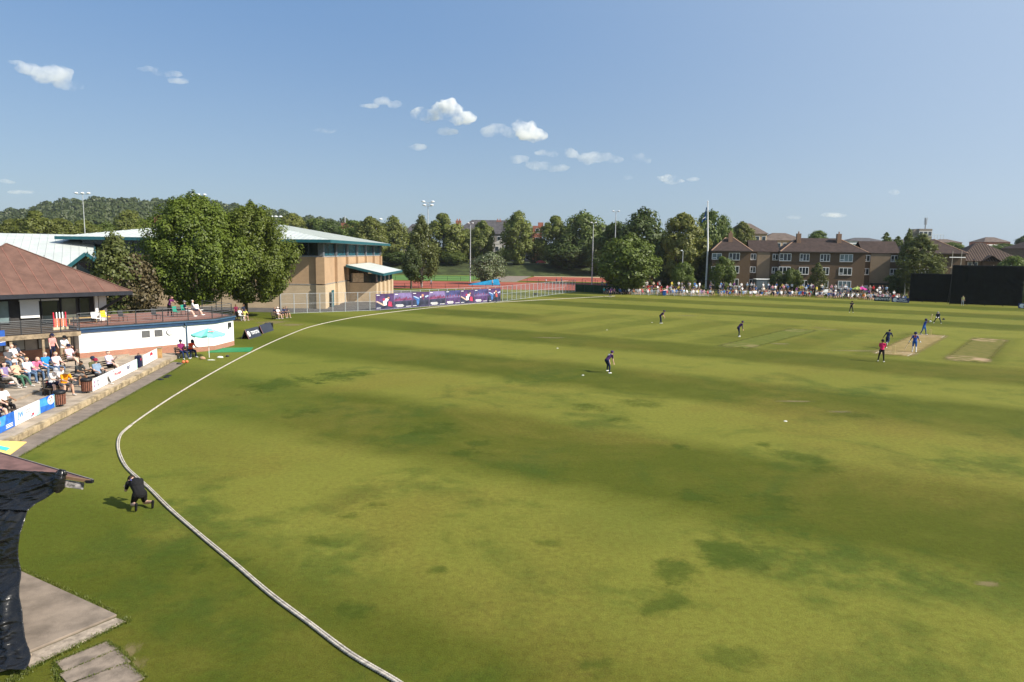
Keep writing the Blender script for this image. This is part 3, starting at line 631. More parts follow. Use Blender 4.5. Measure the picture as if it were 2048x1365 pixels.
# ================================================================ TERRACE, CLUBHOUSE AND THE LEFT SIDE
M_tarmac = mat('path_tarmac', (0.205, 0.165, 0.132), 0.95, 0.16, 1.5, 0.4, 60)
M_stone = mat('kerb_stone', (0.36, 0.28, 0.17), 0.9, 0.3, 2.0, 0.8, 9)
M_brick = None
def brick_mat(name, c1, c2, cm, w=0.225, h=0.075, axis='XZ', mort=0.012):
    if name in MATS: return MATS[name]
    m = bpy.data.materials.new(name); m.use_nodes = True; t = m.node_tree; b = t.nodes['Principled BSDF']
    tc = nd(t, 'TexCoord').outputs['Object']; sp = nd(t, 'SeparateXYZ', i0=tc)
    hx = mth(t, 'ADD', sp.outputs[0], sp.outputs[1]) if axis == 'XZ' else sp.outputs[0]
    cb = nd(t, 'CombineXYZ', i0=hx, i1=sp.outputs[2] if axis == 'XZ' else sp.outputs[1])
    br = nd(t, 'TexBrick'); t.links.new(cb.outputs[0], br.inputs['Vector']); br.inputs['Scale'].default_value = 1.0
    br.inputs['Color1'].default_value = (*c1, 1); br.inputs['Color2'].default_value = (*c2, 1); br.inputs['Mortar'].default_value = (*cm, 1)
    br.inputs['Brick Width'].default_value = w; br.inputs['Row Height'].default_value = h; br.inputs['Mortar Size'].default_value = mort
    n1 = noise(t, tc, 0.5, 5.0, 0.65)
    hs = nd(t, 'HueSaturation'); t.links.new(br.outputs[0], hs.inputs['Color']); t.links.new(mth(t, 'MULTIPLY_ADD', n1, 0.5, 0.75), hs.inputs['Value'])
    t.links.new(hs.outputs[0], b.inputs['Base Color']); b.inputs['Roughness'].default_value = 0.9
    bp = nd(t, 'Bump'); bp.inputs['Strength'].default_value = 0.4; bp.inputs['Distance'].default_value = 0.01
    t.links.new(mth(t, 'SUBTRACT', 1.0, br.outputs[1]), bp.inputs['Height']); t.links.new(bp.outputs[0], b.inputs['Normal'])
    MATS[name] = m; return m
M_redbrick = brick_mat('red_brick', (0.42,0.16,0.09), (0.33,0.12,0.07), (0.30,0.22,0.17))
M_paver = brick_mat('terracotta_pavers', (0.26,0.12,0.085), (0.22,0.10,0.075), (0.15,0.09,0.07), 0.22, 0.22, 'XY')
# --- terrace (kerb runs from far K1 to near K0)
K1 = P(333, 729, 0.0); K0 = P(22, 889, 0.0); ka = (K0 - K1).normalized(); kb = V(ka.y, -ka.x, 0)     # kb points away from the field
if kb.x > 0: kb = -kb
def K(t_, s_, z): p = K1 + ka*t_ + kb*s_; return V(p.x, p.y, z)
LEN = (K0-K1).length + 9
tiers = [(0.0, 3.6, 0.30), (3.6, 6.4, 0.42), (6.4, 16.0, 0.52)]
for (s0, s1, z) in tiers:
    g = MB(); g.prism([K(-4, s0+.002, 0), K(LEN, s0+.002, 0), K(LEN, s1, 0), K(-4, s1, 0)], 0.002, z)
    struct(g.build('terrace_step', M_concrete))
# kerb stones, each a block
n_k = int(LEN / 0.95); kerb = struct(MB().prism([K(-.5, -.02, 0), K(LEN, -.02, 0), K(LEN, -.0, 0), K(-.5, 0, 0)], 0.002, .27).build('terrace_kerb', M_concrete))
for i in range(n_k):
    t0 = -.5 + i*.95; d = random.uniform(-.015, .02); h = .305 + random.uniform(-.010, .006)
    MB().prism([K(t0+.008, -.13+d, 0), K(t0+.935, -.13+d*.5, 0), K(t0+.935, .14, 0), K(t0+.008, .14, 0)], .0, h).build('kerb_block', M_stone, kerb, bevel=.02)
# footpath
sheet('footpath', [K(-1.2, -.14, 0), K(LEN, -.14, 0), K(LEN, -1.35, 0), K(3, -1.3, 0), K(-.5, -1.1, 0)], 0.006, M_tarmac)
# --- clubhouse frame: local x along the white wall, local y away from the field
W1 = V(-32.7, 52.4, 0); RZ = math.atan2(.77, .64)
def L2W(x, y, z=0): c, s_ = math.cos(RZ), math.sin(RZ); return V(W1.x + x*c - y*s_, W1.y + x*s_ + y*c, z)
M_navy = mat('navy_fascia', (0.02, 0.05, 0.11), 0.5, 0.1, 2.0); M_blue = mat('blue_gutter', (0.05, 0.11, 0.19), 0.5, 0.1, 2.0)
M_render = mat('white_render', (0.80, 0.80, 0.79), 0.85, 0.03, 0.7, 0.15, 40)
wb = thing('white_store', 'long white rendered store with navy fascia and roof terrace', 'building', W1, RZ)
out = [(0,0), (10.6,0), (13.4,1.9), (13.4,9.5), (0,9.5)]
MB().prism(out, .32, 2.35).build('wall', M_render, wb)
MB().prism([(8.0,-.02),(10.6,-.02),(13.42,1.89),(13.42,9.5),(8.0,9.5)], 0, .42).build('brick_plinth', M_redbrick, wb); MB().prism([(-.012,-.02),(8.0,-.02),(8.0,9.4),(-.012,9.4)], 0, .82).build('brick_plinth', M_redbrick, wb)
MB().prism([(-.1,-.12),(10.65,-.12),(13.55,1.84),(13.55,9.6),(-.1,9.6)], 2.36, 2.62).build('fascia', M_navy, wb)
MB().prism([(-.16,-.2),(10.68,-.2),(13.63,1.8),(13.63,9.66),(-.16,9.66)], 2.62, 2.72).build('gutter', M_blue, wb)
MB().prism([(-.12,-.15),(10.66,-.15),(13.58,1.82),(13.58,9.62),(-.12,9.62)], 2.72, 2.78).build('roof_edge', mat('bitumen', (.05,.045,.045), .9), wb)
MB().prism([(.15,.25),(10.5,.25),(13.1,2.1),(13.1,9.4),(.15,9.4)], 2.78, 2.80).build('deck_paving', M_paver, wb)
for x in (4.55, 5.55):
    v_ = MB().box(x, x+.62, -.03, .02, 1.62, 2.16).build('vent', mat('vent_grey', (.10,.10,.10), .6), wb)
    for k in range(6): MB().box(x+.03, x+.59, -.05, -.03, 1.66+k*.08, 1.70+k*.08).build('slat', mat('vent_slat', (.16,.16,.16), .6), v_)
cl = MB(); cl.lathe([(.27,0),(.27,.05),(.2,.06)], (0,0,0), 20); c_ = cl.build('wall_clock', mat('clock_rim', (.2,.2,.2), .4), wb, (6.75, -.02, 1.92)); c_.rotation_euler = (R(90), 0, 0)
MB().lathe([(.23,.0),(.23,.012)], (0,0,.06), 20).build('dial', M_white, c_)
hd = MB(); hd.beam((0,0,.075),(0,.17,.075),.03,.006); hd.beam((0,0,.075),(.11,-.04,.075),.03,.006); hd.beam((-.19,0,.074),(.19,0,.074),.015,.004); hd.build('clock_hands', M_black, c_)
MB().box(1.25, 1.5, -.06, .0, 1.55, 1.8).build('junction_box', M_white, wb)
dp = MB(); dp.path([(8.0,-.25,2.6),(8.0,-.25,2.45),(8.15,-.08,2.2),(8.15,-.08,.2),(8.2,-.25,.06)], .05, 8); dp.build('downpipe', M_blue, wb)
MB().box(12.6, 12.8, 1.15, 1.35, 1.75, 2.2).build('wall_lamp', M_dark, wb)
M_rail = mat('rail_steel', (.13,.135,.14), .5, .1, 3, spec=.35)
# roof terrace railing: posts + rails
def railing(name, label, pts, z, h, parent=None, rails=5, gap=2.2, m=None, post_m=M_dark, group=None):
    m = m or M_rail; th = thing(name, label, 'railing', V(0,0,0), 0, group)
    th.location = L2W(*pts[0], z); th.rotation_euler.z = RZ
    b0 = V(pts[0][0], pts[0][1], 0)
    for a, b in zip(pts, pts[1:]):
        a, b = V(*a, 0)-b0, V(*b, 0)-b0; n = max(1, round((b-a).length/gap))
        for i in range(n+1):
            p = a.lerp(b, i/n)
            if i == 0 and a.length > .01: continue
            MB().box(p.x-.03, p.x+.03, p.y-.03, p.y+.03, -.12, h).build('post', post_m, th)
        for k in range(rails):
            zz = h - k*h/rails - .02
            MB().tube(a + V(0,0,zz), b + V(0,0,zz), .022 if k == 0 else .013, None, 6).build('rail', m, th)
    return th
railing('deck_railing', 'grey steel railing along the front of the roof terrace', [(-.0,.1),(10.5,.1),(13.3,2.0),(13.3,7.5)], 2.8, 1.05)
# --- clubhouse
ch = thing('clubhouse', 'clubhouse with big brown hipped roof and dark glazed front', 'building', W1, RZ)
ex0, ex1, ey0, ey1, ez, az = -8.5, 4.9, 2.25, 15.65, 5.25, 9.0
ap = V((ex0+ex1)/2, (ey0+ey1)/2, az); cs = [V(ex0,ey0,ez), V(ex1,ey0,ez), V(ex1,ey1,ez), V(ex0,ey1,ez)]
rf = MB()
for i in range(4): rf.add([cs[i], cs[(i+1) % 4], ap], [(0,1,2)])
rf.add(cs, [(3,2,1,0)]); rfo = rf.build('roof', M_brown, ch)
M_seam = mat('felt_seam', (0.22, 0.10, 0.075), 0.9)
for i in range(1, 13):          # felt laps running down the front slope
    x = ex0 + i*(ex1-ex0)/13; e_ = V(x, ey0, ez); f_ = min(x-ex0, ex1-x)/((ex1-ex0)/2); top = V(x, ey0 + (ap.y-ey0)*f_, ez + (az-ez)*f_); n_ = V(0,-(az-ez),(ap.y-ey0)).normalized()
    MB().beam(e_ + n_*.012, e_.lerp(top, .985) + n_*.012, .05, .022, up=n_).build('felt_lap', M_seam, rfo)
for c0 in (cs[0], cs[1], cs[2]): MB().beam(c0, ap, .16, .08).build('hip_capping', M_brown, rfo)
MB().box(ex0, ex1, ey0-.03, ey0, ez-.3, ez+.02).box(ex1, ex1+.03, ey0, ey1, ez-.3, ez+.02).build('fascia_board', mat('dark_fascia', (.018,.02,.028), .5), ch)
fy, dz = 4.0, 2.8
M_dwall = mat('dark_wall', (.045,.042,.04), .7, .15, 1.5)
wl = MB(); wl.box(-8, 3.5, fy+.1, 14, dz-.2, ez-.05); wl.build('wall', M_dwall, ch)
def win(x0, x1, z0, z1, m, name='window', fr=M_dark):
    f = MB()
    f.box(x0,x1,fy-.02,fy+.08,z0,z0+.07).box(x0,x1,fy-.02,fy+.08,z1-.07,z1).box(x0,x0+.07,fy-.02,fy+.08,z0+.07,z1-.07).box(x1-.07,x1,fy-.02,fy+.08,z0+.07,z1-.07)
    fo = f.build(name, fr, ch); MB().box(x0+.07,x1-.07,fy+.03,fy+.06,z0+.07,z1-.07).build('pane', m, fo)
win(-6.2, -4.9, 3.0, 4.75, M_glassb); win(-4.85, -3.2, 3.0, 4.75, M_glassb)
MB().box(-2.55, -1.3, fy-.06, fy-.02, 3.35, 4.62).build('roller_blind', M_white, ch); MB().box(-2.6,-1.25,fy-.16,fy-.03,4.63,4.76).build('blind_box', M_white, ch)
win(-1.15, .05, 2.85, 4.62, M_glass); MB().box(-1.15,.05,fy-.16,fy-.03,4.63,4.76).build('blind_box', M_white, ch)
win(.2, 1.35, 2.95, 4.8, mat('grey_glass', (.13,.14,.12), .15, .2, .5, spec=.6)); win(1.5, 2.3, 2.82, 4.75, M_glass, 'glass_door')
MB().box(2.5, 2.72, fy-.5, fy-.28, dz, ez-.05).build('column', M_white, ch)
MB().box(2.95, 3.52, fy-.02, fy+.09, dz, 4.95).build('white_panel', M_white, ch)
MB().beam((3.0, fy-.1, 3.7), (4.55, ey0+.35, 4.98), .14, .2).build('roof_brace', M_dark, ch)
MB().box(.3, 2.4, fy-1.1, fy-.75, dz+.38, dz+.45).box(.35,.42,fy-1.08,fy-.78,dz,dz+.38).box(2.28,2.35,fy-1.08,fy-.78,dz,dz+.38).build('window_bench', mat('pale_timber', (.42,.29,.13), .7), ch)
# balcony
M_timb = mat('weathered_timber', (.30,.23,.15), .85, .25, 3, .4, 15)
bal = MB().box(-8.2, -.25, -1.2, fy+.08, 2.42, 2.62).build('balcony_floor', M_darkwood, ch)
MB().box(-8.2, -.25, -1.28, -1.2, 2.30, 2.62).build('edge_beam', M_timb, bal)
for x in (-7.9, -5.9, -4.7, -2.75, -1.1): MB().box(x, x+.16, -1.15, -.99, .5, 2.3).build('balcony_post', M_timb, ch)
lo = MB().box(-9.5, -.1, .9, 3.5, .3, 2.42).build('lower_wall', mat('lower_render', (.40,.37,.33), .9, .12, 1), ch)
MB().box(-9.5, -.1, .84, .9, .3, 1.25).build('brick_base', M_redbrick, ch)
for x in (-7.6, -5.6, -4.3, -2.45, -1.3):
    f = MB().box(x, x+1.05, .83, .9, 1.3, 2.25).build('lower_window', M_darkwood, ch); MB().box(x+.06, x+.99, .80, .83, 1.36, 2.19).build('pane', mat('curtained_glass', (.34,.35,.33), .3, .1, 1), f)
railing('balcony_railing', 'dark horizontal bar railing along the clubhouse balcony above the spectators', [(-8.2,-1.15),(-6.4,-1.15),(-.3,-1.15),(-.3,-.05)], 2.62, 1.0, rails=8, gap=1.35, m=M_rail)
# flag banner hung at left end of the balcony
bn = thing('hanging_banner', 'blue banner with red stripe tied to the left end of the balcony', 'banner', L2W(-4.95,-1.22,2.0), RZ)
MB().box(-1.4,0,-.02,.0,.0,1.05).build('sheet', cloth((.03,.10,.38)), bn); MB().beam((-1.3,-.03,.3),(0,-.03,.55),.02,.12,up=(0,0,1)).build('stripe', cloth((.5,.03,.05)), bn); MB().beam((-1.3,-.03,.1),(0,-.03,.28),.02,.05,up=(0,0,1)).build('stripe', cloth((.7,.7,.7)), bn)
# coloured practice stump sets on the balcony
ss = thing('stump_set', 'row of red, white and orange plastic stumps on the clubhouse balcony', 'stumps', L2W(-.9, .9, 2.62), RZ)
M_or = mat('orange_plastic', (.75,.18,.08), .5); M_rd = mat('red_plastic', (.65,.03,.06), .5)
for k, m in enumerate((M_rd, M_white, M_white, M_white, M_rd)):
    MB().lathe([(.05,.0),(.05,1.05),(.02,1.12)], (k*.2-.4,0,.2), 8).build('stump', m, ss)
for k in range(4): MB().box(k*.2-.38, k*.2-.22, -.05, .0, .25, .85).build('paddle', M_or, ss)
MB().box(-.5,.5,-.15,.15,0,.2).build('stand', mat('cream_board', (.65,.55,.35), .7), ss)
# roof terrace furniture
def chair(label, p, rz, m, group, seat_h=.45):
    t = thing('chair', label, 'chair', p, rz, group)
    MB().box(-.24,.24,-.22,.24,seat_h-.04,seat_h).build('seat', m, t, bevel=.012)
    MB().beam((0,-.24,seat_h),(0,-.34,seat_h+.46),.46,.03,up=(0,1,.2)).build('backrest', m, t)
    for sx in (-.21,.21):
        for sy in (-.2,.2): MB().tube((sx,sy,seat_h-.04),(sx*1.08,sy*1.1,0),.016,None,6).build('leg', M_dark, t)
    return t
for x, y, lab, m in ((1.9,1.7,'white chair nearest the white post on the roof terrace',M_white),(4.1,2.3,'first dark slatted chair on the roof terrace',M_dark),(6.6,2.0,'second dark chair, mid roof terrace',M_dark),(9.0,3.4,'green canvas chair left of the seated pair on the terrace',cloth((.02,.24,.17))),(10.3,4.6,'green canvas chair right of the seated pair on the terrace',cloth((.02,.24,.17))),(2.9,2.6,'yellow chair beside the white chair on the roof terrace',mat('yellow_plastic',(.75,.50,.02),.5)),(11.4,4.2,'white chair at the right end of the roof terrace',M_white)):
    chair(lab, L2W(x,y,2.8), RZ+R(200), m, 'chairs on the roof terrace')
def dk(x, y): return L2W(x, y, 2.8)
person('person in maroon top standing bent over on the roof terrace', dk(8.7,4.2), RZ-R(150), dict(lean=22, la=(40,10,60,20), ra=(40,10,60,20), ll=(10,5,8), rl=(0,5,6)), (.12,.02,.10), BLACK, SK1, HBR, shorts=False, voxel=.026, fingers=False)
person('person in navy shirt and grey cap reclining on the roof terrace', dk(9.6,2.9), RZ-R(120), SITB, NAVY, (.5,.5,.5), SK3, HG, WHITE, shorts=True, cap='cap', capc=GREY, voxel=.026, fingers=False)
person('person in white shirt slumped low on the roof terrace', dk(10.7,3.7), RZ-R(120), SITB, (.6,.6,.6), NAVY, SK3, HG, WHITE, shorts=True, voxel=.026, fingers=False)
# --- spectators on the tiers
FD = face_to((.93, -.36)); sg = 'spectators on the clubhouse terrace'
Z1, Z2, Z3 = .30, .42, .52
spec = [ # u, v(head), tier, pose, shirt, lower, shorts, sleeve, hair, cap, capcol, skin, label
 (15,698,Z3,SITP,(.09,.09,.10),JEANS,0,'short',HBR,'cap',(.25,.23,.2),SK1,'man in dark grey shirt and tan cap seated at the back left'),
 (23,692,Z3,SITB,WHITE,KHAKI,1,'short',HBD,None,0,SK3,'bald man in white shirt leaning back, back row left'),
 (30,690,Z3,SITP,(.05,.06,.09),(.14,.16,.2),0,'short',HB,'cap',BLACK,SK1,'man in black cap behind the bald man in white'),
 (8,728,Z2,SITX,(.20,.16,.30),(.42,.37,.32),0,'none',HB,None,0,SK3,'woman with dark hair and purple top, pale trousers, far left'),
 (28,724,Z2,SITB,(.62,.42,.28),(.06,.14,.09),0,'none',HBR,'cap',WHITE,SK1,'woman in white cap and green trousers leaning back'),
 (53,718,Z2,SITP,(.50,.60,.72),JEANS,0,'short',HBL,None,0,SK3,'fair haired person in pale blue top beside the pink shirt'),
 (75,718,Z2,SITF,(.70,.17,.30),JEANS,0,'short',HBD,None,0,SK3,'man in bright pink shirt and jeans on a bench'),
 (90,708,Z2,SITP,(.02,.22,.58),JEANS,0,'short',HG,None,0,SK3,'man in bright blue shirt with folded arms'),
 (111,707,Z2,SITP,(.75,.55,.58),JEANS,0,'short',HBL,None,0,SK3,'blonde woman in pale pink top next to the blue shirt'),
 (137,692,Z3,SITX,(.74,.52,.62),(.55,.45,.42),1,'short',HBR,'cap',NAVY,SK3,'man in light pink shirt and navy cap hand at mouth'),
 (111,741,Z1,SITF,WHITE,NAVY,1,'short',HG,'cap',(.35,.35,.37),SK3,'man in grey cap and white shirt seen from behind, navy shorts'),
 (124,737,Z1,SITF,(.70,.70,.70),NAVY,1,'short',HBR,None,0,SK3,'man in white shirt hidden behind the orange shirt'),
 (133,743,Z1,SITF,(.80,.30,.01),(.10,.10,.11),1,'short',HBR,'cap',(.2,.17,.12),SK1,'man in orange shirt and cap leaning forward by the bin'),
 (162,726,Z1,SITF,(.035,.04,.042),(.25,.22,.2),1,'short',HB,None,0,SK2,'man in black T-shirt with clasped hands behind the bin'),
 (185,717,Z1,SITB,(.10,.10,.045),(.06,.05,.045),0,'short',HBR,'cap',(.02,.03,.06),SK1,'man in olive shirt and dark cap slouching behind the banner'),
 (191,721,Z1,SITB,(.20,.28,.38),(.07,.06,.055),0,'short',HB,'cap',(.25,.02,.05),SK1,'man in red cap and pale blue shirt slouching behind the banner'),
 (216,705,Z1,SITX,(.62,.56,.72),BLACK,1,'short',HB,None,0,SK3,'man in lilac T-shirt and black shorts legs crossed by white wall'),
 (10,782,Z1,SITP,WHITE,(.03,.04,.14),1,'short',HG,'hat',(.60,.55,.45),SK3,'man in cream sun hat and white shirt, front row left'),
 (28,774,Z1,SITP,WHITE,BLACK,0,'short',HB,'cap',BLACK,SK2,'man in white T-shirt, black cap and black trousers, front row'),
 (-2,788,Z1,SITP,(.04,.05,.12),NAVY,0,'short',HBR,None,0,SK1,'person in navy at the left edge of the front row'),
]
M_bench = M_darkwood
def bench(label, p, rz, L, group='benches on the clubhouse terrace'):
    t = thing('bench', label, 'bench', p, rz, group)
    for k in range(4): MB().box(-L/2, L/2, -.24+k*.125, -.14+k*.125, .40, .43).build('seat_slat', M_bench, t)
    for k in range(3): y = -.27-.03*k; MB().box(-L/2, L/2, y-.02, y+.01, .52+k*.13, .61+k*.13).build('back_slat', M_bench, t)
    for sx in (-L/2+.1, L/2-.1):
        l_ = MB(); l_.box(sx-.03,sx+.03,-.24,-.18,0,.40).box(sx-.03,sx+.03,.16,.22,0,.40).box(sx-.03,sx+.03,-.24,.22,.34,.40).beam((sx,-.23,.38),(sx,-.34,.9),.06,.05); l_.build('leg_frame', M_dark, t)
    return t
locs = {}
for (u, v, z, pose, sh, lw, shr, slv, hr, cp, cc, sk, lab) in spec:
    Jq = joints(pose); hz = Jq['head'].z*1.20; c = P(u, v, z + hz)
    o = Jq['head']*1.20; rz = FD + R(random.uniform(-10, 10)); ox = Matrix.Rotation(rz, 3, 'Z') @ V(o.x, o.y, 0)
    loc = V(c.x-ox.x, c.y-ox.y, z); loc = loc + kb*(.55 if u < 40 and z == Z1 else 0); locs[lab] = (loc, rz, z)
    person(lab, loc, rz, pose, sh, lw, sk, hr, (.55,.53,.5), bool(shr), slv, cp, cc or BLACK, None, sg, .02, 1.13)
def bench_under(labs, label):
    ls = [locs[l] for l in labs]; c = sum((l[0] for l in ls), V(0,0,0))/len(ls); rz = FD
    dx = Matrix.Rotation(rz, 3, 'Z') @ V(1,0,0); span = max(abs((l[0]-c).dot(dx)) for l in ls)
    bench(label, V(c.x, c.y, ls[0][2]), rz, min(max(1.3, 2*span+.7), 2.0))
S_ = [s_[-1] for s_ in spec]
bench_under(S_[0:3], 'dark bench at the back left under three seated men'); bench_under(S_[3:5], 'dark bench under the women in purple top and white cap')
bench_under(S_[5:7], 'dark bench under the pink shirted man'); bench_under(S_[7:9], 'dark bench under the blue shirted man and blonde woman')
bench_under(S_[9:10], 'dark bench under the man in light pink by the white wall'); bench_under(S_[10:13], 'front bench under the man in orange and the grey cap')
bench_under(S_[13:14], 'front bench under the man in black T-shirt'); bench_under(S_[14:16], 'front bench behind the white banner under two slouching men'); bench_under(S_[16:17], 'front bench nearest the white wall'); bench_under(S_[17:20], 'front left bench under the man in the cream sun hat')
def stander(u, v, z, lab, **kw):
    c = P(u, v, z+1.68); return person(lab, (c.x, c.y, z), FD + R(kw.pop('turn', 0)), kw.pop('pose', STAND), group=sg, sc=1.06, **kw)
stander(103, 676, Z3+.1, 'man standing in salmon patterned shirt and navy cap below the balcony', shirt=(.66,.28,.26), low=NAVY, cap='cap', capc=NAVY, sk=SK3)
stander(124, 679, Z3+.1, 'man standing in white T-shirt and black cap below the balcony', shirt=WHITE, low=KHAKI, cap='cap', capc=BLACK, pose=dict(lean=16, la=(30,8,40,10), ra=(30,8,40,10)))
# sponsor boards along the kerb
def board(p0, p1, h, label, m, name='sponsor_board'):
    d = (p1-p0); L = d.length; rz = math.atan2(d.y, d.x); t = thing(name, label, 'sponsor board', p0, rz, 'sponsor boards along the terrace edge')
    MB().box(0, L, 0, .03, .02, h).build('panel', m, t)
    for x in (.12, L-.12): MB().beam((x,.03,h*.8),(x,.35,0),.03,.03).build('stay', M_dark, t)
    return t, L
zb = .30; H_ = .74
def flat(t, m, poly, y=-.004, name='print'):
    """thin printed vinyl shape on a board face; poly in board x,z"""
    MB().add([(x, y, z) for x, z in poly], [tuple(range(len(poly)))]).build(name, m, t)
V_blue = mat('vinyl_blue', (.02,.14,.55), .4); V_sky = mat('vinyl_sky', (.06,.32,.80), .4); V_navy = mat('vinyl_navy', (.015,.03,.13), .4); V_red = mat('vinyl_red', (.55,.015,.05), .4); V_sand = mat('vinyl_sand', (.40,.35,.22), .5, .4, 8); V_aqua = mat('vinyl_aqua', (.35,.68,.68), .4); V_grey = mat('vinyl_grey', (.35,.36,.38), .4); V_wh = mat('vinyl_white', (.78,.78,.78), .4, .03)
t, L = board(P(-40, 888, zb), P(30.5, 853.5, zb), H_, 'blue sponsor board with building picture at the left edge', V_blue)
flat(t, V_sky, [(0,.35),(L*.7,.30),(L*.75,.72),(0,.72)]); flat(t, V_sand, [(L*.45+.42*math.cos(a), .50+.22*math.sin(a)) for a in [i*math.pi/8 for i in range(16)]], -.007); flat(t, V_aqua, [(L*.47,.3),(L*.53,.3),(L*.51,.72),(L*.45,.72)], -.010)
for k in range(3): flat(t, V_wh, [(L*.72,.10+k*.07),(L*.93,.10+k*.07),(L*.93,.135+k*.07),(L*.72,.135+k*.07)], -.010)
t, L = board(P(31, 853, zb), P(81, 828.5, zb), H_, 'white sponsor board with large blue JW letters', V_wh)
lettering('JW', .40, mat('vinyl_midblue', (.03,.22,.60), .4), t, (L*.22,-.006,.43), (1,0,0), (0,0,1), bold=.006)
[flat(t, V_grey, [(L*.42,z),(L*.60,z),(L*.60,z+.05),(L*.42,z+.05)]) for z in (.50,.38)]; flat(t, V_red, [(L*.66,.13),(L*.74,.13),(L*.74,.25),(L*.66,.25)]); flat(t, V_navy, [(L*.62,.08),(L*.67,.08),(L*.67,.16),(L*.62,.16)], -.007); flat(t, V_aqua, [(L*.80,.02),(L,.02),(L,.7),(L*.95,.25)])
t, L = board(P(81.5, 828, zb), P(110, 815.5, zb), H_, 'blue sponsor board with white patterned disc beside the bin', V_blue)
flat(t, V_sky, [(0,.34),(L*.55,.30),(L*.4,.72),(0,.72)]); flat(t, V_wh, [(L*.75+.36*math.cos(a), .50+.24*math.sin(a)) for a in [i*math.pi/8 for i in range(16)]], -.007)
for (x, z, m) in ((.62,.6,V_red),(.78,.62,V_red),(.7,.45,V_sand),(.88,.5,V_grey),(.6,.42,V_sky)): flat(t, m, [(L*x-.05,z-.05),(L*x+.06,z-.04),(L*x+.05,z+.05),(L*x-.04,z+.06)], -.010)
flat(t, V_aqua, [(L*.97,.02),(L,.02),(L,.72),(L*.95,.72)], -.012)
t, L = board(P(186, 784, zb), P(275, 739, zb), H_, 'long white sponsor banner with red script and TBST lettering', V_wh)
lettering('McGonigal', .30, V_red, t, (L*.52,-.006,.40), (1,0,.0), (0,0,1), font_shear=.35); lettering('The', .12, V_red, t, (L*.42,-.006,.62), (1,0,0), (0,0,1), font_shear=.3)
lettering('TBST', .30, V_navy, t, (L*.77,-.006,.42), (1,0,0), (0,0,1), bold=.008); flat(t, mat('vinyl_pink', (.70,.55,.58), .4), [(L*.87,.36),(L*.97,.36),(L*.97,.46),(L*.87,.46)])
for x, m in ((.035, mat('vinyl_plum', (.30,.10,.28), .4)), (.105, V_navy)): flat(t, m, [(L*x+.10*math.cos(a), .40+.22*math.sin(a)) for a in [i*math.pi/8 for i in range(16)]]); flat(t, V_wh, [(L*x+.05*math.cos(a), .40+.10*math.sin(a)) for a in [i*math.pi/6 for i in range(12)]], -.008)
flat(t, V_grey, [(L*.20,.40),(L*.31,.40),(L*.31,.42),(L*.20,.42)]); flat(t, mat('vinyl_mint', (.5,.75,.65), .4), [(L*.985,.02),(L,.02),(L,.74),(L*.985,.74)])
t, L = board(P(287, 733, zb), P(315, 717.5, zb), H_+.05, 'short white sponsor board with a red badge near the white wall', V_wh)
flat(t, V_grey, [(L*.2+.13*math.cos(a), .55+.12*math.sin(a)) for a in [i*math.pi/6 for i in range(12)]]); flat(t, V_red, [(L*.45,.5),(L*.68,.5),(L*.62,.72),(L*.5,.72)], -.006); flat(t, V_grey, [(L*.1,.20),(L*.9,.20),(L*.9,.25),(L*.1,.25)])
q = P(281, 735, zb); tt = thing('kit_bag', 'navy kit bag standing between the white sponsor boards', 'bag', q, math.atan2((K1-K0).y, (K1-K0).x)); MB().box(-.26,.26,-.05,.3,0,.85).build('body', cloth(NAVY), tt, bevel=.06); MB().path([(-.15,.1,.85),(-.1,.1,1.0),(.1,.1,1.0),(.15,.1,.85)], .02, 6).build('handle', M_black, tt); flat(tt, V_red, [(-.08,.5),(.08,.5),(.08,.66),(-.08,.66)], -.056)
q = P(319.5, 716, .3); tt = thing('timber_post', 'short square timber post at the end of the sponsor boards', 'post', q, 0.3); MB().box(-.16,.16,-.16,.16,-.3,.75).build('post_body', mat('orange_timber', (.45,.26,.10), .7, .15, 3), tt, bevel=.015); MB().box(-.19,.19,-.19,.19,.75,.8).build('post_cap', M_timb, tt)
# litter bins
M_binw = mat('bin_timber', (.20,.085,.055), .7, .2, 6)
def bin_(u, v, label):
    p = P(u, v, zb); t = thing('litter_bin', label, 'bin', p, 0, 'wooden slatted litter bins', .86)
    MB().lathe([(.05,0),(.05,.12),(.30,.12),(.30,.16)], n=14).build('base', M_dark, t); MB().lathe([(.29,.16),(.29,.8)], n=16).build('liner', M_black, t)
    for k in range(18): a = 2*math.pi*k/18; MB().beam((.315*math.cos(a),.315*math.sin(a),.15),(.335*math.cos(a),.335*math.sin(a),.80),.075,.03,up=(math.cos(a),math.sin(a),0)).build('slat', M_binw, t)
    MB().lathe([(.35,.8),(.38,.86),(.37,.98),(.25,1.02),(.22,.9)], n=18).build('lid_rim', M_black, t, smooth=True)
bin_(120, 813, 'wooden slatted bin with black rim beside the blue board'); bin_(174, 786, 'wooden slatted bin with black rim at the end of the white banner')
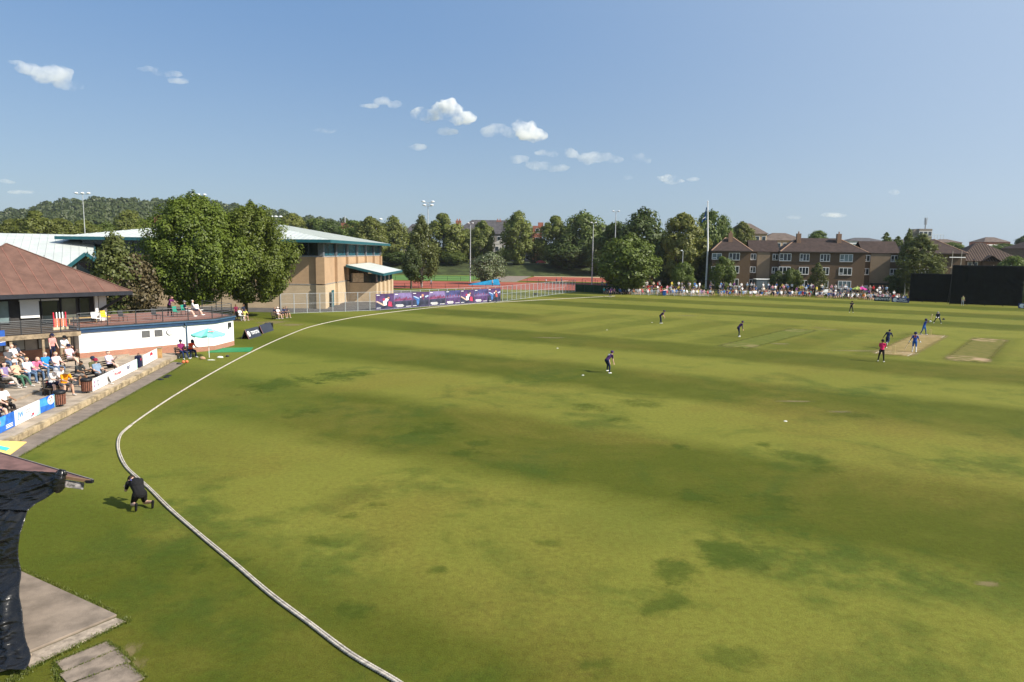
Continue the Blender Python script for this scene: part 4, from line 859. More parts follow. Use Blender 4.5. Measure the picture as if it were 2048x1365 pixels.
# planters
M_leafp = leafmat('planter_leaf', (.05,.10,.02), (.09,.15,.03)); M_fl = cloth((.7,.02,.04)); M_flw = cloth((.8,.78,.75))
def planter(u, v, z, w_, label):
    p = P(u, v, z); t = thing('flower_planter', label, 'planter', p, math.atan2(ka.y, ka.x), 'flower planters on the terrace')
    MB().box(-w_/2,w_/2,-.22,.22,0,.42).build('trough', M_darkwood, t, bevel=.02)
    lf = MB()
    for m, nm, n, zz in ((M_leafp,'foliage',150,.55),(M_fl,'blooms',45,.62),(M_flw,'blooms',22,.62)):
        lf = MB()
        for i in range(n):
            c = V(random.uniform(-w_/2,w_/2), random.uniform(-.24,.24), random.uniform(.42, zz+.08)); a = V(random.gauss(0,1),random.gauss(0,1),random.gauss(0,1)).normalized()*.055; b = a.cross(V(random.gauss(0,1),random.gauss(0,1),1)).normalized()*.045
            lf.add([c-a,c-b,c+a,c+b], [(0,1,2,3)])
        lf.build(nm, m, t)
planter(103, 786, zb, 1.3, 'wooden trough of red and white flowers beside the front bench'); planter(6, 772, zb, .9, 'planter of red flowers at the left edge'); 
bag = P(26, 770, Z1); t = thing('shopping_bag', 'white and red bag on the ground by the women', 'bag', bag, FD); MB().box(-.25,.25,-.12,.12,.12,.45).build('bag_body', M_flw, t, bevel=.04); MB().box(-.26,.26,-.13,.13,0,.13).build('bag_base', M_fl, t, bevel=.02)
# --- bench with two by the white wall, parasol, kit
pb = P(372, 716); brz = face_to((.8, -.6)); bench('dark bench with two people in front of the white wall', pb, brz, 1.6, None)
for off, lab, sh, sk, z in ((-.35,'person in orange bib and navy cap on the bench by the wall',(.85,.07,.02),SK2,0),(.35,'person in maroon top and navy cap on the bench by the wall',(.20,.02,.10),SK2,0)):
    d = Matrix.Rotation(brz,3,'Z') @ V(off, .05, 0)
    person(lab, pb+d, brz, SITF if off < 0 else SITB, sh, (.012,.025,.08), sk, HB, WHITE, cap='cap', capc=NAVY, sc=1.06, group='substitutes on the bench')
pu = P(418.5, 715.5); t = thing('parasol', 'pale turquoise parasol beside the bench', 'parasol', (pu.x, pu.y, 0), R(20))
MB().tube((0,0,0),(0,0,2.45),.022).build('pole', M_white, t); M_par = mat('turquoise_fabric', (.22,.70,.58), .7, .05, 2)
def canopy(t, r, z0, z1, m, n=8, ph=0.0, square=False):
    cc = MB(); rim = []
    for k in range(n):
        a = 2*math.pi*(k+ph)/n; rr = r; rim.append(V(rr*math.cos(a), rr*math.sin(a), z0))
    for k in range(n):
        A, B = rim[k], rim[(k+1) % n]; T = V(0,0,z1); md_ = (A+B)/2*0.93 + V(0,0,.03)
        cc.add([A, md_, T*.5+A*.5+V(0,0,.03), T], [(0,1,3)]); cc.add([md_, B, T], [(0,1,2)]); cc.add([A, md_, md_-V(0,0,.14), A-V(0,0,.16)], [(0,3,2,1)]); cc.add([md_, B, B-V(0,0,.16), md_-V(0,0,.14)], [(0,3,2,1)])
    o = cc.build('canopy', m, t); sf = o.modifiers.new('thick', 'SOLIDIFY'); sf.thickness = .008
    for k in range(n): MB().beam((0,0,z1-.05), rim[k]-V(0,0,.02), .012, .012).build('rib', M_steel, t)
canopy(t, 1.3, 1.95, 2.42, M_par); MB().add([(.05,-.86,2.14),(.5,-.74,2.13),(.48,-.62,2.19),(.08,-.72,2.20)], [(0,1,2,3)]).build('print', mat('vinyl_coral', (.7,.15,.2), .5), t, (0,-.03,.05))
# odds and ends on the grass by the bench
mt = thing('rubber_mat', 'flat green rubber mat at the foot of the white wall', 'mat', P(462, 701), 0.25); MB().box(-1.7,1.7,-1.3,1.5,.004,.03).build('sheet', mat('green_mat', (.02,.20,.07), .8, .1, 2, .5, 50), mt)
for (u, v, nm, lab, m, sz) in ((440,716,'shirt','white shirt dropped on the grass by the parasol',M_flw,(.45,.3,.12)),(455,714,'glove','dark batting glove on the grass right of the parasol',M_grip,(.22,.16,.14)),(422,721,'towel','pale towel lying on the grass',cloth((.6,.62,.5)),(.55,.2,.05)),(405,719,'bottle_crate','small crate of drinks by the bench',cloth((.4,.25,.15)),(.4,.28,.22)),(367,727,'ball','orange ball on the grass in front of the bench',M_or,(.15,.15,.22)),(374,726.5,'ball','second orange ball on the grass, right of the other',M_or,(.15,.15,.22)),(358,729,'boot','boots left on the grass edge by the path',M_grip,(.3,.14,.12)),(356,717,'drink_bottle','pale blue bottle standing left of the bench',cloth((.45,.6,.75)),(.12,.12,.4)),(374,716,'drink_bottle','white bottle standing under the bench',M_white,(.14,.14,.4))):
    p = P(u, v); o = MB(); n_ = 10
    if nm in ('ball',): o.lathe([(.02,0),(.09,.03),(.11,.11),(.09,.19),(.02,.22)], n=12)
    elif nm == 'drink_bottle': o.lathe([(sz[0],0),(sz[0],.26),(sz[0]*.5,.32),(sz[0]*.4,.4)], n=12)
    else:
        prof = [(1.0,0),(.95,.4),(.75,.8),(.3,1.0)]; o.lathe([(r_*sz[0]*.6, z*sz[2]) for r_, z in prof], n=11, sy=sz[1]/sz[0])
        o.v = [(x+random.uniform(-.03,.03), y+random.uniform(-.03,.03), max(0,z+random.uniform(-.01,.015))) for x,y,z in o.v]
    tag(o.build(nm, m, loc=(p.x,p.y,.005), smooth=True), lab, nm.replace('_',' '), 'kit lying by the bench')
for k, (u, v) in enumerate(((321,760),(332,755.5),(337,752.5))):
    p = P(u, v); o = MB().lathe([(.22,0),(.21,.04),(.12,.07),(.04,.08)], n=12, sy=.8).build('ground_pad', M_black, loc=(p.x,p.y,.004)); tag(o, ('nearest','middle','farthest')[k] + ' of three black pads lying on the grass by the path', 'pad', 'black pads on the grass')
# A-frame board with TOYOTA
def aframe(p, rz, L, h, label, text):
    t = thing('advert_board', label, 'advert board', p, rz, 'dark advert boards'); an = .42*h
    Mf = mat('charcoal_board', (.03,.035,.05), .5, .1, 2)
    MB().beam((0,-an/2,h/2),(L,-an/2,h/2),h*1.03,.02,up=V(0,-1,.42).normalized().cross(V(1,0,0)).cross(V(1,0,0))).v
    f = MB(); f.add([(0,-an,0),(L,-an,0),(L,0,h),(0,0,h),(0,-an+.03,0),(L,-an+.03,0),(L,.0,h-.06),(0,.0,h-.06)], [(0,1,2,3),(7,6,5,4),(0,4,5,1),(3,2,6,7),(0,3,7,4),(1,5,6,2)]); f.build('front_panel', Mf, t)
    f = MB(); f.add([(0,an,0),(L,an,0),(L,.01,h),(0,.01,h),(0,an-.03,0),(L,an-.03,0),(L,.01,h-.06),(0,.01,h-.06)], [(3,2,1,0),(4,5,6,7),(0,1,5,4),(3,7,6,2),(0,4,7,3),(1,2,6,5)]); f.build('back_panel', Mf, t)
    yd = V(0, an, h).normalized(); n_ = V(0,-h,an).normalized()
    if text:
        c = V(L*.62,-an/2,h*.5) + n_*.01; lettering(text, h*.50, V_wh, t, c, (1,0,0), yd, bold=.012, squash=.95)
        lg = MB()
        for (rx, ry) in ((.30,.22),(.10,.21),(.21,.09)):
            c0 = V(L*.14,-an/2,h*.5) + n_*.012 + (yd*.10*h if ry == .09 else V(0,0,0))
            lg.path([c0 + V(1,0,0)*rx*h*math.cos(a) + yd*ry*h*1.3*math.sin(a) for a in [i*2*math.pi/16 for i in range(17)]], .028*h, 5, cap=False)
        lg.build('emblem', V_wh, t)
    MB().beam((0,-an-.012,0),(0,0,h+.012),.03,.03).build('edge_trim', mat('trim_pink', (.40,.18,.18), .6), t)
    return t
pA, pB = P(490, 679), P(516, 671.5)
aframe(pA, math.atan2((pB-pA).y, (pB-pA).x), (pB-pA).length, .95, 'dark A-frame board reading TOYOTA inside the left boundary', 'TOYOTA')
pA, pB = P(519, 668), P(541, 661); aframe(pA, math.atan2((pB-pA).y, (pB-pA).x), (pB-pA).length, .9, 'dark blank A-frame board behind the lettered one', None)
p = P(538, 656); t = thing('loudspeaker', 'black box loudspeaker on the grass beside the dark boards', 'loudspeaker', p, .3); MB().box(-.45,.45,-.3,.3,.02,.55).build('cabinet', M_black, t, bevel=.03); MB().lathe([(.18,0),(.16,.02)], (0,0,0), 14).build('cone', M_dark, t, (0,-.31,.28)).rotation_euler = (R(90),0,0)
# groups by the trees
gp = 'people sitting under the trees'
for (u, v, pose, sh, lw, shr, hr, cp, cc, sk, lab) in ((472,640,STAND,(.16,.02,.05),BLACK,0,HB,None,0,SK2,'person in maroon top standing left under the hornbeam'),(487,640,STAND,(.02,.025,.05),BLACK,0,HB,None,0,SK2,'person in dark top standing right under the hornbeam'),(480,641,SITP,WHITE,WHITE,0,HBR,None,0,SK1,'person in white seated in front of the two standing by the hornbeam'),(489,642,SITF,(.6,.6,.15),(.6,.55,.5),1,HBR,None,0,SK1,'person in yellow and cream seated right under the hornbeam'),
    (550,638,SITP,NAVY,BLACK,0,HBR,None,0,SK1,'person in navy seated leftmost of the group right of the trunk'),(556,638,SITP,(.72,.62,.62),(.7,.6,.6),1,HBL,'hat',(.75,.6,.55),SK3,'person in pale pink and sun hat seated by the fence'),(565,637,SITF,(.04,.05,.12),BLACK,1,HBR,None,0,SK1,'person in dark blue seated third by the fence'),(573,636,SITP,(.05,.04,.05),BLACK,1,HBR,None,0,SK1,'person in black seated rightmost by the fence')):
    q = P(u, v); person(lab, (q.x,q.y,0), FD + R(random.uniform(-25,0)), pose, sh, lw, sk, hr, WHITE, bool(shr), cap=cp, capc=cc or BLACK, group=gp, voxel=.028, fingers=False, sc=1.05)
q = P(481, 640.5); bench('low bench under the hornbeam', (q.x,q.y,0), FD, 2.2, None); q = P(561, 638); bench('low bench by the fence right of the hornbeam trunk', (q.x,q.y,0), FD, 2.8, None)
# ================================================================ FOREGROUND: tarpaulin shed, slabs, yellow parasol
zs = .07
pth = struct(MB().prism([P(234,1229,zs), P(58,1302,zs), P(-260,1430,zs), P(-260,1020,zs), P(38,1140,zs)], 0.004, zs).build('concrete_path', mat('path_concrete', (.225,.18,.14), .9, .24, 1.1, .45, 30), bevel=.015))
dpo = P(252,1243); struct(MB().prism([P(232,1238), P(252,1245), P(60,1338), P(40,1318)], .003, .035).build('path_edging', mat('broken_concrete', (.33,.27,.21), .95, .3, 3, 1.0, 12), bevel=.01))
M_slab = mat('paving_slab', (.22,.175,.135), .9, .28, 2.2, .5, 30)
for k, poly in enumerate((((111,1326),(213,1285),(237,1300),(128,1347)), ((118,1351),(236,1301),(262,1325),(138,1372)), ((120,1375),(255,1328),(290,1358),(150,1420)))):
    pts = [P(u, v) for u, v in poly]; c = sum(pts, V(0,0,0))/4; o = MB().prism([p-c for p in pts], -.02, .03).build('paving_slab', M_slab, loc=c, bevel=.008)
    tag(o, ('farthest of three grey paving slabs beside the concrete path','middle of three grey paving slabs beside the concrete path','nearest grey paving slab at the bottom edge')[k], 'paving slab', 'paving slabs in the foreground')
sh = thing('tarpaulin_shed', 'shed with brown boarded roof wrapped in shiny black tarpaulin', 'shed', P(-40, 1340), 0)
o0 = sh.location
T = PY(186, 962, 16.4); A = PY(-3, 938, 16.7); A2 = PY(-330, 925, 17.3); B = PY(0, 907, 18.4); B2 = PY(-330, 812, 21.5)
def rel(p): return p - o0
rp = [rel(T), rel(A), rel(A2), rel(B2), rel(B)]
MB().slab(rp, .05).build('roof', mat('roof_boards', (.155,.085,.075), .8, .2, 3, .3, 20), sh)
nz = (rp[1]-rp[0]).cross(rp[4]-rp[0]).normalized(); nz = nz if nz.z > 0 else -nz
for k in range(1, 6):
    f_ = k/6; p0 = rp[0].lerp(rp[4], f_*.85); p1 = rp[2].lerp(rp[3], f_)
    MB().beam(p0 + nz*.008, p1 + nz*.008, .012, .014, up=nz).build('board_joint', mat('joint_dark', (.06,.035,.03), .9), sh)
MB().beam(rp[0] + nz*.02, rp[4] + nz*.02 + (rp[4]-rp[0])*1.5, .035, .03, up=nz).build('edge_trim', mat('trim_grey', (.22,.19,.18), .5), sh)
e0 = rel(PY(128, 955, 16.3)); e1 = rel(PY(184, 963, 16.38))
MB().beam(e0, e1 + V(-.03,0,0), .04, .07).build('fascia', mat('fascia_timber', (.20,.12,.07), .8), sh); MB().beam(e0 + V(0,.02,-.16), e1 + V(-.22,.02,-.13), .03, .17).build('flaking_board', mat('flaking_paint', (.55,.50,.50), .9, .1, 9, .5, 30, col2=(.10,.10,.10)), sh)
MB().beam(e1+V(-.13,-.01,.0), e1+V(.03,-.01,-.0), .09, .07).build('gutter_end', M_black, sh)
# tarpaulin as a folded sheet: right edge traced, real folds
def tarp_sheet(name, edge, width, amp, seed, nx=70, ny=90, fold=9.0):
    rs = np.random.default_rng(seed); pts = smooth_path(edge, 12); E = np.array([tuple(p) for p in pts]); cum = np.concatenate([[0], np.cumsum(np.linalg.norm(np.diff(E, axis=0), axis=1))])
    tt = np.linspace(0, cum[-1], ny); E = np.stack([np.interp(tt, cum, E[:,k]) for k in range(3)], 1)
    uu = np.linspace(0, 1, nx); d = np.array([-.93, .12, 0.0]); nrm = np.array([.15, -.95, .2])
    X = E[:,None,:] + d*width*uu[None,:,None]
    UU, TT = np.meshgrid(uu*width, tt); disp = np.zeros_like(UU)
    for k in range(14):
        th_ = rs.normal(.55, .55); fr = fold*rs.uniform(.35, 1.5); a, b = -fr*math.sin(th_), fr*math.cos(th_); ph = rs.uniform(0, 6.28); w_ = rs.uniform(.4, 1)*(fold/fr)**.6
        q = np.sin(a*UU + b*TT + ph + 1.1*np.sin(1.3*UU*rs.uniform(.5,2)+.9*TT+ph)); env = .5 + .5*np.sin(rs.uniform(.8,2.5)*UU + rs.uniform(.8,2.5)*TT + rs.uniform(0,6.28)); disp += w_*env*(1-np.abs(q))**4.0*2.0
    disp = disp/5*amp; disp *= np.clip(uu*8, .2, 1)[None,:]
    X = X + nrm*disp[:,:,None] + np.array([0, .25, 0])*(uu**2)[None,:,None]*0
    i = np.arange(ny-1)[:,None]*nx; j = np.arange(nx-1)[None,:]; f = np.stack([i+j, i+nx+j, i+nx+j+1, i+j+1], 2).reshape(-1,4)
    me = npmesh(name, X.reshape(-1,3), f, True); o = link(name, me, sh); s2 = o.modifiers.new('thick','SOLIDIFY'); s2.thickness = .012; return o
def tarp_mat():
    m = bpy.data.materials.new('black_tarpaulin'); m.use_nodes = True; t = m.node_tree; b = t.nodes['Principled BSDF']; tc = nd(t, 'TexCoord').outputs['Object']
    mp = nd(t, 'Mapping'); t.links.new(tc, mp.inputs[0]); mp.inputs['Rotation'].default_value = (.3, .9, .2); mp.inputs['Scale'].default_value = (1.0, 1.0, 3.2)
    n1 = noise(t, mp.outputs[0], 1.5, 2.0, .45, 1.0); n2 = noise(t, tc, 16.0, 3.0, .6); r1 = mth(t, 'ABSOLUTE', mth(t, 'SUBTRACT', n1, .5))
    b.inputs['Base Color'].default_value = (.011,.011,.0115,1); b.inputs['Specular IOR Level'].default_value = .5
    t.links.new(mth(t, 'MULTIPLY_ADD', n2, .16, .20), b.inputs['Roughness'])
    bp = nd(t, 'Bump'); bp.inputs['Strength'].default_value = 1.0; bp.inputs['Distance'].default_value = .055; t.links.new(mth(t, 'ADD', mth(t, 'MULTIPLY', r1, 1.3), mth(t, 'MULTIPLY', n2, .02)), bp.inputs['Height']); t.links.new(bp.outputs[0], b.inputs['Normal'])
    return m
M_tarp = tarp_mat()
cam_off = lambda u, v, y: rel(PY(u, v, y))
o_ = tarp_sheet('tarpaulin_skirt', [cam_off(134,946,16.15), cam_off(128,962,16.1), cam_off(112,982,16.0), cam_off(92,997,15.9), cam_off(72,1008,15.8), cam_off(56,1022,15.6)], 3.2, .16, 3, fold=7); o_.data.materials.append(M_tarp)
o_ = tarp_sheet('tarpaulin_wall', [cam_off(58,1016,15.75), cam_off(50,1040,15.5), cam_off(40,1075,15.3), cam_off(37,1110,15.2), cam_off(43,1145,15.1), cam_off(39,1185,14.7), cam_off(46,1230,14.4), cam_off(51,1275,14.1), cam_off(62,1308,13.8), cam_off(58,1328,13.55), cam_off(50,1340,13.4)], 3.2, .22, 5, ny=150, fold=6); o_.data.materials.append(M_tarp)
tk = MB(); kc = rel(PY(121,956,16.05)); vs, fs = capsule(kc+V(.02,0,.1), kc+V(-.05,-.02,-.22), .10, .14, 12); tk.add(vs, fs); tk.v = [(x+random.uniform(-.02,.02), y+random.uniform(-.02,.02), z+random.uniform(-.02,.02)) for x,y,z in tk.v]
tk.path([kc+V(-.12,.1,.1), kc+V(-.02,.04,.16), kc+V(.08,.02,.15), kc+V(.12,.0,.06)], .045, 8); tk.build('tarpaulin_knot', M_tarp, sh, smooth=True)
MB().prism([rel(P(0,1345)), rel(P(60,1325)), rel(P(64,1312)), rel(P(-120,1360)), rel(P(-120,1420))], -.0, .05).build('rubble_footing', mat('rubble', (.34,.27,.19), .95, .35, 5, 1.0, 14), sh)
# yellow parasol
c1_, c2_ = P(53, 884, 2.2), P(-6, 928, 2.2); ctr = (c1_+c2_)/2 + V(-1.5, -.35, 0)
t = thing('parasol', 'yellow square parasol with teal badge at the left edge', 'parasol', (ctr.x, ctr.y, 0), 0)
MB().tube((0,0,.0),(0,0,2.75),.025).build('pole', M_steel, t); M_yel = mat('yellow_fabric', (.80,.55,.16), .75, .04, 2)
r1 = c1_-ctr; r2 = c2_-ctr; rim = [V(r1.x,r1.y,2.2), V(r2.x,r2.y,2.2), V(-r1.x,-r1.y,2.2), V(-r2.x,-r2.y,2.2)]; cp_ = MB()
for k in range(4): cp_.add([rim[k], rim[(k+1) % 4], V(0,0,2.72)], [(0,2,1)]); cp_.add([rim[k], rim[(k+1) % 4], rim[(k+1) % 4]-V(0,0,.03), rim[k]-V(0,0,.03)], [(0,1,2,3)])
co = cp_.build('canopy', M_yel, t); sf = co.modifiers.new('thick','SOLIDIFY'); sf.thickness = .01
for k in range(4): MB().beam((0,0,2.68), rim[k]-V(0,0,.03), .014, .014).build('rib', M_steel, t)
pc_ = rim[0]*.42 + rim[1]*.33 + V(0,0,2.72)*.25; e1_ = (rim[0]-rim[1]).normalized(); nn = (rim[0]-V(0,0,2.72)).cross(rim[1]-V(0,0,2.72)).normalized(); nn = nn if nn.z > 0 else -nn; e2_ = nn.cross(e1_)
MB().add([pc_+nn*.015+e1_*a*.17+e2_*b*.24 for a, b in ((-1,-1),(1,-1),(1,1),(-1,1))], [(0,1,2,3)]).build('badge', mat('vinyl_tealgreen', (.08,.55,.48), .5), t)

# grass growing over the edges of slabs, path and terrace (nobody could count it)
def edge_tufts():
    rs = np.random.default_rng(4); lines = []
    def ln(a, b, w_, n): lines.append((np.array(a), np.array(b), w_, n))
    def px(u, v): q = P(u, v); return (q.x, q.y, 0.0)
    for a, b, w_, n in (((234,1229),(38,1140),.10,1500),((252,1245),(60,1338),.08,1300),((236,1236),(256,1246),.10,200),((111,1326),(213,1285),.05,500),((213,1285),(237,1300),.06,300),((236,1301),(262,1325),.08,400),((255,1328),(290,1358),.08,400),((118,1351),(128,1347),.05,60),((111,1326),(120,1375),.08,400),((128,1347),(236,1301),.02,200),((138,1372),(255,1328),.02,200),((60,1340),(20,1364),.12,500)): ln(px(*a), px(*b), w_, n)
    for i in range(14): a, b = K(i*2, -1.35, 0), K(i*2+2, -1.35, 0); ln(tuple(a), tuple(b), .10, 260)
    for i in range(14): a, b = K(i*2, -.15, 0), K(i*2+2, -.15, 0); ln(tuple(a), tuple(b), .03, 40)
    P_ = np.concatenate([a + (b-a)*rs.random((n,1)) + rs.normal(0, w_*.5, (n,3))*np.array([1,1,0]) for a, b, w_, n in lines]); n = len(P_)
    h = rs.uniform(.02, .075, n); th = rs.uniform(0, 6.28, n); wd = rs.uniform(.006, .014, n); sd = np.stack([np.cos(th), np.sin(th), 0*th], 1)*wd[:,None]; tip = P_ + np.stack([rs.normal(0,.03,n), rs.normal(0,.03,n), h], 1); md_ = (P_+tip)/2 + np.array([0,0,.006])
    v = np.stack([P_-sd, P_+sd, md_+sd*.6, tip, md_-sd*.6], 1).reshape(-1,3); me = npmesh('grass_tufts', v, np.arange(5*n).reshape(-1,5)); me.materials.append(leafmat('grass_blade', (.11,.15,.02), (.17,.19,.03), None, .45)); o = link('grass_tufts', me); o['kind'] = 'stuff'; tag(o, 'grass growing over the edges of the path, slabs and kerb', 'grass')
edge_tufts()
# ================================================================ SPORTS HALL, LEISURE BUILDING, FENCE, BANNERS, TRACK
M_tan = brick_mat('tan_blockwork', (.43,.285,.165), (.40,.265,.155), (.37,.255,.16), .44, .215, mort=.012)
M_buff = brick_mat('buff_blockwork', (.52,.40,.255), (.48,.37,.235), (.42,.33,.22), .44, .215, mort=.015)
M_eaveu = mat('eave_soffit', (.34,.32,.29), .8)
M_hglass = mat('teal_glazing', (.025,.11,.15), .25, .3, .5, spec=.4); M_hglass2 = mat('dark_glazing', (.008,.016,.02), .12, .2, .5, spec=.6)
hx0, hx1, hy0, hy1, he, hr = -65.0, -28.7, 106.0, 152.0, 10.3, 13.9
hall = thing('sports_hall', 'tan block sports hall with pale metal hipped roof and teal trim', 'building', (hx1, hy0, 0), 0)
ox, oy = hx1, hy0
def hb(x0, x1, y0, y1, z0, z1): return MB().box(x0-ox, x1-ox, y0-oy, y1-oy, z0, z1)
hb(hx0, hx1, hy0, hy1, 3.6, 7.75).build('upper_wall', M_tan, hall); hb(hx0-.04, hx1+.04, hy0-.04, hy1+.04, 0, 3.55).build('lower_wall', M_buff, hall)
hb(hx0-.08, hx1+.08, hy0-.08, hy1+.08, 3.55, 3.72).build('string_course', mat('string_course', (.30,.27,.23), .8), hall)
hb(hx0-.07, hx1+.07, hy0-.07, hy1+.07, 7.75, 7.92).build('sill', mat('grey_sill', (.25,.26,.27), .6), hall)
hb(hx0+.3, hx1-.3, hy0+.3, hy1-.3, 7.9, he-.1).build('clerestory_core', M_hglass2, hall)
ov = 2.3; ex = [hx0-ov, hx1+ov*.8]; ey = [hy0-ov, hy1+ov]
# pilasters and clerestory windows on the right-hand face
n = 6; ys = [hy0 + .0 + i*(hy1-hy0)/n for i in range(n+1)]
for i, y in enumerate(ys):
    if i == 0: continue
    yy = min(y, hy1-.4)
    hb(hx1-.1, hx1+.45, yy-.4, yy+.4, 3.73, 7.74).build('pilaster', M_tan, hall); hb(hx1-.1, hx1+.5, yy-.45, yy+.45, 0, 3.54).build('pilaster_foot', M_buff, hall); hb(hx1-.05, hx1+.3, yy-.25, yy+.25, 7.93, he-.05).build('mullion_post', mat('grey_frame', (.13,.15,.17), .5), hall)
hb(hx1-.9, hx1+.42, hy0-.42, hy0+.9, 3.73, 7.74).build('corner_pilaster', M_tan, hall); hb(hx1-.9, hx1+.5, hy0-.5, hy0+.9, 0, 3.54).build('corner_foot', M_buff, hall); hb(hx1-.6, hx1+.2, hy0-.2, hy0+.6, 7.93, he-.05).build('corner_post', mat('grey_frame', (.13,.15,.17), .5), hall)
for i in range(n):
    a, b = ys[i]+.6, ys[i+1]-.6
    for k in range(6):
        y0, y1 = a+(b-a)*k/6+.06, a+(b-a)*(k+1)/6-.06
        f = hb(hx1-.28, hx1-.06, y0-.05, y1+.05, 7.95, he-.12).build('clerestory_window', M_teal if not (i == 1 and k < 2) else mat('bright_teal', (.01,.30,.45), .4), hall); hb(hx1-.06, hx1-.03, y0, y1, 8.02, he-.2).build('pane', M_hglass, f)
nx = 9
for i in range(nx):
    a, b = hx0 + i*(hx1-hx0)/nx + .25, hx0 + (i+1)*(hx1-hx0)/nx - .25
    for k in range(2):
        x0, x1 = a+(b-a)*k/2+.06, a+(b-a)*(k+1)/2-.06
        f = hb(x0-.05, x1+.05, hy0+.06, hy0+.28, 7.95, he-.12).build('clerestory_window', mat('grey_frame', (.13,.15,.17), .5), hall); hb(x0, x1, hy0+.03, hy0+.06, 8.02, he-.2).build('pane', M_hglass2, f)
cs = [V(ex[0]-ox,ey[0]-oy,he), V(ex[1]-ox,ey[0]-oy,he), V(ex[1]-ox,ey[1]-oy,he), V(ex[0]-ox,ey[1]-oy,he)]
xm = (ex[0]+ex[1])/2 - ox; r0 = V(xm, ey[0]-oy+20.0, hr); r1 = V(xm, ey[1]-oy-15.0, hr)
rf = MB()
for k in range(1): rf.add([cs[0],cs[1],cs[2],cs[3],r0,r1], [(0,1,4),(1,2,5,4),(2,3,5),(3,0,4,5)])
ro = rf.build('roof', M_metalroof, hall)
MB().add([c_-V(0,0,.42) for c_ in cs], [(0,3,2,1)]).build('soffit', M_eaveu, hall)
fa = MB()
for k in range(4): a, b = cs[k], cs[(k+1) % 4]; fa.beam(a-V(0,0,.19), b-V(0,0,.19), .10, .46)
fa.build('fascia', M_teal, hall)
for k in range(46):               # standing seams on front and right slopes
    f_ = (k+.5)/46; x = cs[0].x + (cs[1].x-cs[0].x)*f_; g_ = 1-abs(2*f_-1); top = V(x, cs[0].y + (r0.y-cs[0].y)*g_, he + (hr-he)*g_)
    MB().beam(V(x, cs[0].y, he+.02), top+V(0,0,.02), .05, .05).build('roof_seam', M_metalroof, ro)
for k in range(50):
    f_ = (k+.5)/50; y = cs[1].y + (cs[2].y-cs[1].y)*f_; g_ = min((y-cs[1].y)/(r0.y-cs[1].y), 1, (cs[2].y-y)/(cs[2].y-r1.y)); top = V(cs[1].x + (xm-cs[1].x)*g_, y, he + (hr-he)*g_)
    MB().beam(V(cs[1].x, y, he+.02), top+V(0,0,.02), .05, .05).build('roof_seam', M_metalroof, ro)
# raised teal clerestory of the ridge
MB().add([r0+V(-.5,-6,-.9), r0+V(5.5,-4.5,-1.15), r0+V(0,2,.35), r0+V(-.5,0,-1.2), r0+V(5.5,0,-2.2), r0+V(0,8,-.2)], [(0,1,2),(0,3,4,1),(1,4,5,2),(0,2,5,3)]).build('roof_upstand', M_teal, hall)
hb(hx1+.45, hx1+.5, 109.2, 110.6, .0, 2.6).build('side_door', M_teal, hall)
# low entrance wing on the right
M_wing = M_buff
wx0, wx1, wy0, wy1 = hx1+.4, hx1+5.2, 118.0, 138.0
hb(wx0, wx1, wy0+3, wy1, 0, 3.3).build('wing_wall', M_buff, hall); hb(wx0+.3, wx1-.3, wy0+3.3, wy1-.3, 3.3, 4.9).build('wing_glazing', M_hglass2, hall)
for y in (123.0, 127.0, 131.0, 135.0): hb(wx1-.1, wx1+.35, y-.45, y+.45, 0, 3.45).build('wing_pilaster', M_buff, hall); hb(wx1-.05, wx1+.25, y-.3, y+.3, 3.46, 4.8).build('wing_post', M_teal, hall)
for x in (wx0+.7,): hb(x, x+1.9, wy0+2.95, wy0+3.25, 3.4, 4.95).build('wing_panel', mat('wing_render', (.50,.40,.28), .8), hall)
z0, z1 = 5.0, 6.4
wr = [V(wx0-ox,wy0+1.2-oy,z1), V(wx1+1.6-ox,wy0+.8-oy,z0), V(wx1+1.6-ox,wy1+1-oy,z0+.1), V(wx0-ox,wy1+1-oy,z1+.1)]
wo = MB().slab(wr, .08).build('wing_roof', M_metalroof, hall); fa = MB()
for k in range(3): fa.beam(wr[k]-V(0,0,.2), wr[k+1]-V(0,0,.2), .1, .42)
fa.beam(wr[0]-V(0,0,.2), wr[3]-V(0,0,.2), .1, .42); fa.build('wing_fascia', M_teal, hall)
# tarmac round the hall
sheet('hall_tarmac', [(-75,98),(-31,98.6),(-20,103.5),(-14,112),(-14,150),(-27,160),(-75,160)], 0.006, mat('hall_tarmac', (.09,.085,.08), .95, .15, .8, .3, 40))
# leisure building far left: large pale roof and small gable
lb = thing('leisure_centre', 'building with large pale metal roof and teal edged gable porch, far left', 'building', (-54.5, 91.2, 0), R(31))
MB().box(-60, 0, 6, 30, 0, 5.6).build('wall', M_buff, lb)
pr = [V(-60,0,5.4), V(.4,0,5.4), V(.4,24,10.7), V(-60,24,10.7)]; lo_ = MB().slab(pr, .25).build('roof', M_metalroof, lb)
MB().slab([V(-60,24,10.7), V(.4,24,10.7), V(.4,46,5.4), V(-60,46,5.4)], .25).build('roof_rear', M_metalroof, lb); MB().beam((.45,0,5.4),(.45,24,10.7),.12,.35).build('verge', M_teal, lb)
for k in range(60): MB().beam((-59.5+k, .05, 5.44), (-59.5+k, 23.9, 10.72), .05, .04).build('roof_seam', M_metalroof, lo_)
MB().add([(0,1,0),(0,45,0),(0,45,5.3),(0,24,10.4),(0,1,5.3)], [(0,1,2,3,4)]).build('gable_wall', M_buff, lb)
_g = Matrix.Rotation(-R(31), 3, 'Z') @ (PY(171, 505, 87) - lb.location); gx, gy = _g.x, _g.y
ga = V(gx, gy, _g.z); gl_ = V(gx-2.2, gy, ga.z-1.9); gr_ = V(gx+2.0, gy, ga.z-1.7)
